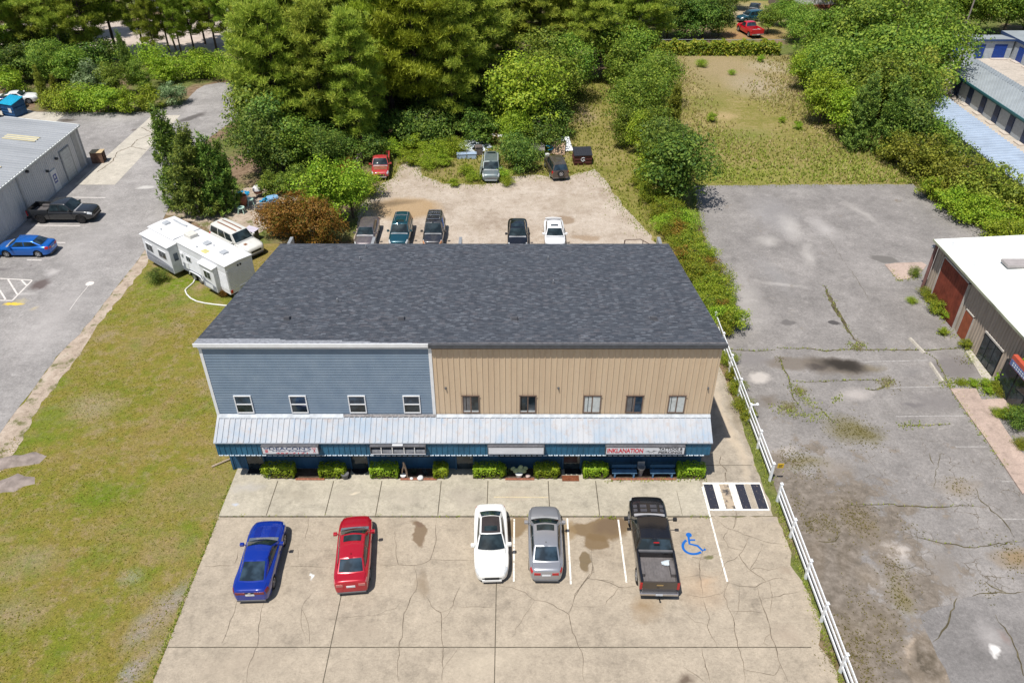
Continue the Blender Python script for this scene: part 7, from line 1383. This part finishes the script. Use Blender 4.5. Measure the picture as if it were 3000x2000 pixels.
T_([(1425,222,7),(1452,195,8),(1150,300,6.5),(1395,185,9)],'oak','oak','leafy tree filling the right edge of the pine grove','leafy trees at the right edge of the grove')
T_([(1428,338,4.5,.9),(1440,300,6),(1472,280,7),(1502,250,7),(1500,365,6)],'oak','oak','leafy tree in the row between the grass track and the meadow','leafy trees between the track and the meadow')
T_([(1470,358,5,.9,'bright green tree in the row beside the grass track'),(1487,425,4.5,1,'bright green bush at the front of the row by the gravel lot corner')],'light','oak','')
T_([(1540,330,6.5,.8,'olive green tree at the meadow edge of the row'),],'olive','cedar','')
T_([(1522,412,7,.9,'dark tree behind the big end bush of the row'),(1548,462,7.4,1.12,'big dark bushy tree at the corner of the old asphalt lot')],'dark','oak','')
# cedars and bushes by the driveway
T_([(420,472,9.2,.95,'tallest dark cedar at the driveway edge behind the caravan'),(465,492,8.2,1.05,'dark cedar behind the caravan roof'),(505,488,7.4,1.0,'dark cedar between the caravan and the sandy clearing'),(530,478,6.5,.8,'dark cedar at the left of the sandy clearing')],'cedar','cedar','')
T_([(610,412,7.5,.95,'dark tree at the back left of the sandy clearing'),(642,398,8,1,'dark tree behind the sandy clearing beneath the pines'),(745,395,5,1,'dark bush left of the red pickup below the pines')],'dark','oak','')
T_([(622,368,9,1,'leafy tree behind the dark cedars at the driveway bend'),(680,398,6,1,'leafy bush behind the bright green bush')],'oak','oak','')
T_([(625,446,2.2),(655,446,2.2),(690,440,2.6),(712,458,2.2)],'oak','shrub','low green shrub along the back of the sandy clearing','shrubs behind the clearing')
T_([(748,522,6.6,.95,'big bright green bush at the left end of the gravel lot'),(812,500,5.6,.85,'bright green bush beside the mauve grey car')],'light','oak','')
T_([(838,452,2.6,1.2,'bright green shrub at the gravel edge below the red pickup')],'light','shrub','')
T_([(690,566,5.2,1.0,'orange bronze leaved bush beside the old white car'),(640,545,3.6,1.0,'orange bronze leaved bush nearer the caravan'),(742,572,4.8,.95,'orange bronze leaved bush behind the building corner')],'orange','oak','')
T_([(800,402,1.8,1.2,'reddish bronze shrub beside the broken fence')],'orange','shrub','')
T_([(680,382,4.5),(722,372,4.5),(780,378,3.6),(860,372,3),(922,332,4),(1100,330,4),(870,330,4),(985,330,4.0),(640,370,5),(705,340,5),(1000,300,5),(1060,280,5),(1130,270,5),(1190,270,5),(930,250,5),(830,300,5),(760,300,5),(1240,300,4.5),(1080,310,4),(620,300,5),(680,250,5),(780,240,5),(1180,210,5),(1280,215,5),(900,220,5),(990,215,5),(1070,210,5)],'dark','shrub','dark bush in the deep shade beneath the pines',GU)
T_([(950,348,2.0,1.3),(1000,360,1.8,1.3),(1042,352,1.8,1.3),(945,376,1.6,1.3),(985,386,1.4,1.2),(1020,380,1.4,1.2),(900,362,2.0,1.2)],'light','shrub','low bright green bush between the red pickup and the rubbish heap','low bushes by the rubbish heap')
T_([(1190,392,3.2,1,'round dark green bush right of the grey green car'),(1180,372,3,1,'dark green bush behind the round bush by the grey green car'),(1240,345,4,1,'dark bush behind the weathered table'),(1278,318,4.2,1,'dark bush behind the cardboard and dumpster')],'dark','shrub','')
T_([(1070,402,1.2,1.2),(1042,428,.9,1.2),(1150,412,1.2,1.2),(1165,425,.9,1.2),(1088,415,1.1,1.1)],'light','shrub','knee high green weed clump around the grey green car','weed clumps round the grey green car')
# shrub bank top left
T_([(112,250,5.0,.75,'tall olive shrub by the cyan lidded dumpster'),(142,250,4.0,.9,'olive shrub right of the tall one by the dumpsters')],'olive','cedar','')
T_([(160,254,3.4,1.05),(205,255,3.4,1.05),(252,258,3.2,1.05),(300,258,3.0,1.05),(350,252,3.0,1.05)],'light','shrub','green shrub in the bank along the asphalt lot edge','shrubs of the bank along the left lot')
T_([(398,241,2.8,1.1,'rounded shrub at the right end of the bank by the driveway'),],'grey','shrub','')
T_([(228,222,4.6,.95,'pale grey green shrub in the middle of the bank')],'grey','shrub','')
T_([(180,208,6,.9),(272,222,4.4,1),(132,195,6,.9),(330,212,4.2,1)],'oak','oak','leafy tree behind the shrub bank','leafy trees behind the shrub bank')
T_([(303,192,6.5,.7,'narrow dark cedar behind the shrub bank')],'cedar','cedar','')
T_([(382,190,3.6),(432,182,3.6),(472,174,3.8),(512,178,3.6),(350,170,4.2),(560,200,3.6),(30,215,3.6),(585,250,2.6)],'light','shrub','bright bush in the undergrowth between the bank and the dirt road','bushes before the dirt road')
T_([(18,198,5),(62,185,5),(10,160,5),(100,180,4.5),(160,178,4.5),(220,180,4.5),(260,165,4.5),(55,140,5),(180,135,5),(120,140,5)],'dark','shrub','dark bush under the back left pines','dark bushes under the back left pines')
# clump by the storage yard
T_([(1842,208,5.5,.9,'leafy tree at the left end of the vine fence clump'),(1880,285,6.5,.9,'leafy tree at the meadow edge of the storage clump'),(1935,318,6.5,.9,'yellowish leafy tree at the front of the storage clump')],'light','oak','')
T_([(1875,195,7),(1903,240,8),(2000,300,9),(2055,300,9),(2080,250,10.5),(2012,255,11),(1952,200,11),(2042,185,12),(2112,215,11),(1992,145,12),(1902,155,9),(1852,142,7),(2072,135,11),(1935,262,8.5)],'oak','oak','leafy tree in the big clump beside the storage units',GR)
T_([(1965,342,8,.95,'dark cedar at the front of the storage clump'),(2030,355,8,1.0,'dark cedar at the front right of the storage clump')],'cedar','cedar','')
T_([(2075,350,6.5,1,'dark bushy tree at the foot of the storage clump'),(1905,262,6,1,'dark bushy tree at the left flank of the storage clump')],'dark','oak','')
T_([(2092,278,8.5,.9,'olive tree leaning over the storage roofs'),(2112,224,8.5,.85,'olive tree behind the lamp post by the storage units')],'olive','oak','')
T_([(2058,380,3.4),(2108,400,4.2),(2150,424,4.2),(2200,452,4.2),(2250,474,4.2),(2300,497,4.0),(2345,518,4.0)],'olive','shrub','olive green shrub along the pale blue shed',GV)
T_([(2112,350,4.6,1.0),(2150,392,4.0),(2190,422,3.8)],'oak','shrub','green shrub against the pale blue shed roof','shrubs against the shed roof')
T_([(2132,455,2.4,1.2),(2180,485,2.6,1.2),(2232,508,2.6,1.2),(2290,528,2.6,1.2),(2345,535,2.6,1.2),(2300,560,2.4,1.1)],'light','shrub','vine covered mound at the edge of the old asphalt lot','vine covered mounds by the old asphalt lot')
T_([(1960,62,9),(2040,72,9),(2122,76,9),(2182,66,10),(2242,82,9),(2302,82,9),(2350,72,9),(2000,30,10),(2100,25,10),(2200,20,10),(2290,25,10),(2345,18,10),(1920,30,9)],'oak','oak','leafy tree in the wood beyond the storage yard',GF)
T_([(1532,88,7.5),(1572,94,7),(1612,88,7),(1650,84,6),(1590,50,9),(1642,44,8),(1560,40,9),(1690,22,6)],'dark','oak','dark leafy tree left of the scrap yard','leafy trees left of the scrap yard')
T_([(1762,78,4.5,1,'small leafy tree right of the red scrap pickup'),(1792,62,5,1,'leafy tree by the wooden fence of the scrap yard'),(1822,95,6,1,'leafy tree between the board fence and the storage clump')],'oak','oak','')
# meadow seedlings
for q,(x,y) in enumerate([(330,420),(70,440),(160,440),(390,765),(835,770),(935,810),(130,400),(700,390),(520,470)]):
    fx,fy=K3(x,y); TREES.append((fx/1.27551,fy/1.27551,'light','shrub',_rt.uniform(.7,1.3),1.0,'knee high seedling bush dotted in the dry meadow','seedling bushes in the meadow'))
for (x,y,kind,form,h,wf,label,group) in TREES: plant_at(G(*full(x,y)),kind,form,h,wf,label,group)
# weedy hedge between the shop building and the old asphalt lot
hp=[(1512,470),(1530,498),(1548,525),(1560,552),(1574,578),(1590,604),(1602,630),(1616,655),(1630,682),(1642,708),(1655,732),(1662,756)]
for i,(x,y) in enumerate(hp):
    for dx in (-20,0,19): plant_at(G(*full(x+dx+_rt.uniform(-4,4),y+_rt.uniform(-6,6))),'orange' if (i*3+dx)%7==2 else 'vine' if (i+dx)%3 else 'light','shrub',1.35+.6*_rt.random(),1.0,'viny shrub in the weedy hedge along the side of the shop building','shrubs of the weedy side hedge')
for (x,y) in [(1520,455),(1500,470),(1480,450),(1462,430)]: plant_at(G(*full(x,y)),'vine','shrub',1.0+.4*_rt.random(),1.1,'low viny shrub at the rear corner of the gravel lot','low shrubs at the gravel lot corner')
for (a,b) in [(1690,835),(1700,870),(1712,900),(1722,940),(1735,965)]: plant_at(G(*full(a-18,b)),'vine','shrub',.95,1.0,'weedy shrub growing through the white side fence','weedy shrubs in the white side fence')
plant_at(G(*K4(1040,505)),'dark','shrub',1.25,.9,'small dark green bush on the lawn before the caravan'); plant_at(G(*K4(1475,600)),'orange','shrub',.95,.6,'reddish weed clump behind the caravan tail')
plant_at(G(*KS(1060,1010)),'dark','shrub',1.6,.8,'dark bush at the right picture edge by the front walk'); plant_at(G(*KS(880,900)),'light','shrub',.7,1.0,'green weed bush beside the pinkish front walk')
plant_at(G(*K7(1515,470)),'oak','shrub',.95,.7,'green weed bush on the pinkish slab by the rust door')
for k,pts,lab,gr in ((K7,[(1600,605,.8),(1650,655,.9),(1695,715,1.1),(1735,752,.9)],'weed bush growing along the foot of the rust red sliding door','weed bushes at the sliding door'),(K7,[(1702,850,.6),(1850,935,.7),(1500,642,.5)],'small weed tuft on the asphalt by the tan metal building','weed tufts by the tan metal building'),(KS,[(430,545,.4),(560,555,.5),(690,570,.6),(790,610,.75),(870,650,.7),(720,640,.5)],'bush in the weed bed between the pinkish front walk and the shop window','weeds of the front walk bed'),(KS,[(820,880,.5),(920,900,.6),(1010,870,.7),(1090,1230,.6),(1060,820,.6)],'green weed bush right of the pinkish front walk','weed bushes right of the front walk')):
    for x,y,h in pts: plant_at(G(*k(x,y)),'light' if _rt.random()<.6 else 'vine','shrub',h,1.25,lab,gr)
def hedge_mesh(w,d,h,seed,size=.085,n=2600):
    rng=np.random.default_rng(seed); p=rng.uniform(-1,1,(n,3)); ax=rng.integers(0,5,n)
    for k,(a,s_) in enumerate(((0,1),(0,-1),(1,-1),(2,1),(2,1))): m=ax==k; p[m,a]=s_*rng.uniform(.78,1.03,m.sum())
    r_=np.maximum(1,(np.abs(p)**6).sum(1)**(1/6)); p=p/r_[:,None]; N_=p.copy(); bump=1+.07*np.sin(p[:,0]*7*w+seed)+.05*np.sin(p[:,1]*9+p[:,0]*5)
    P=p*np.array([w/2,d/2,h*.46])*bump[:,None]+np.array([0,0,h*.54]); P[:,2]=np.maximum(P[:,2],.06)
    return mesh_np('hedge_foliage',*leaves(P,N_,size,rng,.7),L_box)
for i,(k,a,b,hh,label) in enumerate([(kS,570,890,.88,'clipped green box hedge right of the salon door'),(kS,1130,1380,.82,'clipped box hedge left of the second shop door'),(kS,1630,1910,.86,'clipped box hedge left of the driftwood'),(kS,2250,2400,.84,'clipped box hedge with brown foliage patch left of the third door'),(kT,260,530,.84,'clipped box hedge left of the spiky yucca'),(kT,775,1005,.84,'clipped box hedge left of the tattoo shop door'),(kT,1200,1425,.86,'clipped box hedge left of the blue benches'),(kT,2020,2265,.86,'clipped box hedge at the right end of the shop front')]):
    xa=G(*k(a,600),.5)[0]; xb=G(*k(b,600),.5)[0]; o=thing('box_hedge',label,'hedge',((xa+xb)/2,32.74,.088)); me=hedge_mesh(abs(xb-xa),.72,hh,i+3); c=bpy.data.objects.new('foliage',me); COL.objects.link(c); c.parent=o
    mb=MB()
    for q in (-.3,0,.3): mb.tube([(q*(xb-xa),0,0),(q*(xb-xa)*1.2,.05,hh*.6)],.025,5)
    mb.build('stem',M_bark,o)
# vines over the chain link fence
rng=np.random.default_rng(5); n=9000; P=np.stack([rng.uniform(20.3,39.5,n),119.1+rng.normal(0,.28,n),np.abs(rng.uniform(0,1,n))**.75*2.0],1); P[:,2]*=1+.12*np.sin(P[:,0]*1.9)+.08*np.sin(P[:,0]*4.3)
iv=bpy.data.objects.new('vine_hedge',mesh_np('vine_hedge',*leaves(P,np.tile(np.array([0,-.7,.5]),(n,1)),.34,rng),L_vine)); COL.objects.link(iv); tag(iv,'long vine hedge covering the chain link fence at the back of the meadow','hedge')
rng=np.random.default_rng(6); n=500; t_=rng.uniform(0,1,n); P=np.stack([np.full(n,rx-.25)+rng.normal(0,.12,n),41.3-1.9*t_+rng.normal(0,.2,n),.3+3.2*(1-t_)*.0+3.4*t_*.9],1)
vv=bpy.data.objects.new('climbing_vine',mesh_np('climbing_vine',*leaves(P,np.tile(np.array([-.8,0,.5]),(n,1)),.20,rng),L_light)); COL.objects.link(vv); tag(vv,'climbing vine on the tan metal building beside the sign','vine')
# grasses and weeds ------------------------------------------------------
def blades(name,P,hgt,w,mat,seed,per=3,lean=.5):
    rng=np.random.default_rng(seed); P=np.repeat(np.asarray(P,float),per,0); n=len(P); a=rng.uniform(0,6.283,n); d=np.stack([np.cos(a),np.sin(a),np.zeros(n)],1); H_=hgt*rng.uniform(.5,1.25,(n,1)); tip=P+d*H_*lean*rng.uniform(.2,1,(n,1))+np.array([0,0,1])*H_; s=np.stack([-np.sin(a),np.cos(a),np.zeros(n)],1)*w*.5
    o=bpy.data.objects.new(name,mesh_np(name,np.stack([P-s,P+s,tip],1),np.arange(n*3).reshape(n,3),mat)); COL.objects.link(o); o['kind']='stuff'; return o
def inpoly(P,poly):
    x,y=P[:,0],P[:,1]; c=np.zeros(len(P),bool); j=len(poly)-1
    for i in range(len(poly)):
        xi,yi=poly[i];xj,yj=poly[j]; m=((yi>y)!=(yj>y))&(x<(xj-xi)*(y-yi)/(yj-yi+1e-12)+xi); c^=m; j=i
    return c
rng=np.random.default_rng(9)
P=np.stack([rng.uniform(-31,-16.2,30000),rng.uniform(12,60,30000),np.full(30000,.0)],1); P=P[~inpoly(P,edge+inner)]; g1=np.sin(P[:,0]*.9+np.sin(P[:,1]*.5)*2)+np.sin(P[:,1]*.7+P[:,0]*.3); P=P[rng.uniform(-2.4,2,len(P))<g1]
blades('lawn_grass',P,.055,.07,L_grass,2,3,1.3)
n=26000; P=np.stack([rng.uniform(17.8,44,n),rng.uniform(73.6,118.5,n),np.zeros(n)],1); g1=np.sin(P[:,0]*.35+1)+np.sin(P[:,1]*.22+P[:,0]*.12); P=P[rng.uniform(-2.4,1.8,n)<g1-2.2*np.exp(-(((P[:,0]-30)/9)**2+((P[:,1]-108)/9)**2))-.6]; m_=rng.uniform(0,1,len(P))<np.clip((P[:,1]-74)/22,.15,.9); blades('meadow_grass',P[m_],.36,.10,L_dry,3,4,.8); blades('meadow_weeds',P[~m_],.28,.12,L_weed,31,5,.9)
n=9000; P=np.stack([rng.uniform(-13,17,n),rng.uniform(60,108,n),np.zeros(n)],1); P=P[~inpoly(P,gp)]; blades('rear_weeds',P,.32,.11,L_weed,4,4,.7)
P=[]
def along(pts,dens,sp,z=.03):
    for i in range(len(pts)-1):
        a=np.array(pts[i]);b=np.array(pts[i+1]);k=max(1,int(np.linalg.norm(b-a)*dens)); q=rng.uniform(0,1,(k,1)); p=a+(b-a)*q+rng.normal(0,sp,(k,2)); P.append(np.concatenate([p,np.full((k,1),z)],1))
along([(-16.25,14),(-16.22,32.4)],30,.06,.0)
along([(14.75,15),(14.85,31)],45,.13,.0); along([(14.9,32),(14.9,47)],60,.25,.0)
for pts,w in VC:
    if w>.055: along(GP(K7,pts),10,w*.55)
for pts,w in VC2[:2]: along(GP(K8,pts),3,w*.6)
along([(-16,29.62),(10.8,29.62)],3.0,.03); along([G(*K6(1030,940)),G(*K6(1130,940))],22,.05); along([G(*K6(1600,930)),G(*K6(1740,930))],14,.05); along([G(*K6(1050,700)),G(*K6(1720,690))],16,.06,.09); along([G(*K5(1130,915)),G(*K5(1150,915))],40,.06)
along(gp[4:-2],38,.45); along(gp[4:-2],14,1.0); along(dcl,14,.5); along([(32.4,38),(32.3,53)],10,.2); along(GP(KS,[(230,540),(420,530),(600,560),(760,560),(920,640)]),120,.28); along(GP(KS,[(640,640),(900,690)]),110,.25); along(GP(KS,[(330,640),(480,850),(700,1150),(860,1370),(960,1490)]),22,.12); along(GP(KS,[(800,870),(1000,880),(1100,820)]),70,.3); along(GP(KS,[(1020,1160),(1120,1240)]),80,.25); along(GP(KS,[(430,110),(520,130),(540,330)]),40,.2)
along(GP(K7,[(1580,600),(1660,650),(1700,720),(1760,760)]),60,.25); along(GP(K7,[(1700,850),(1712,860)]),150,.15); along(GP(K7,[(1500,640),(1505,645)]),90,.1); along(GP(K7,[(1370,430),(1420,500),(1560,470)]),25,.15)
along([(15.3,48),(16.5,57),(17.5,66),(18.1,72.8)],30,.2); along([(18.3,73.1),(40,73.4)],16,.25); along(GP(K7,[(1090,920),(1190,930)]),60,.25); along(GP(K7,[(600,1330),(700,1360),(850,1400),(950,1390)]),60,.3); along(GP(K7,[(720,1200),(800,1270),(860,1320)]),60,.25); along(GP(K7,[(980,1300),(1040,1250)]),40,.15); along(GP(K7,[(1420,1450),(1560,1440)]),30,.2)
blades('crack_weeds',np.concatenate(P),.12,.05,L_weed,5,3,.9)
P=[]
for (x,y),r_,k in WEED8:
    c_=G(*K8(x,y)); P.append(np.concatenate([np.array(c_)+rng.normal(0,r_*.55,(k,2))*np.array([.8,1.2]),np.full((k,1),.02)],1))
for (x,y),r_,k in WEED7:
    c_=G(*K7(x,y)); P.append(np.concatenate([np.array(c_)+rng.normal(0,r_*.55,(k,2)),np.full((k,1),.02)],1))
P=np.concatenate(P); P=P[rng.uniform(0,1,len(P))<.6]; P=P+rng.normal(0,.18,P.shape)*np.array([1,1,0]); blades('lot_weeds',P,.055,.035,L_moss,6,5,1.6)
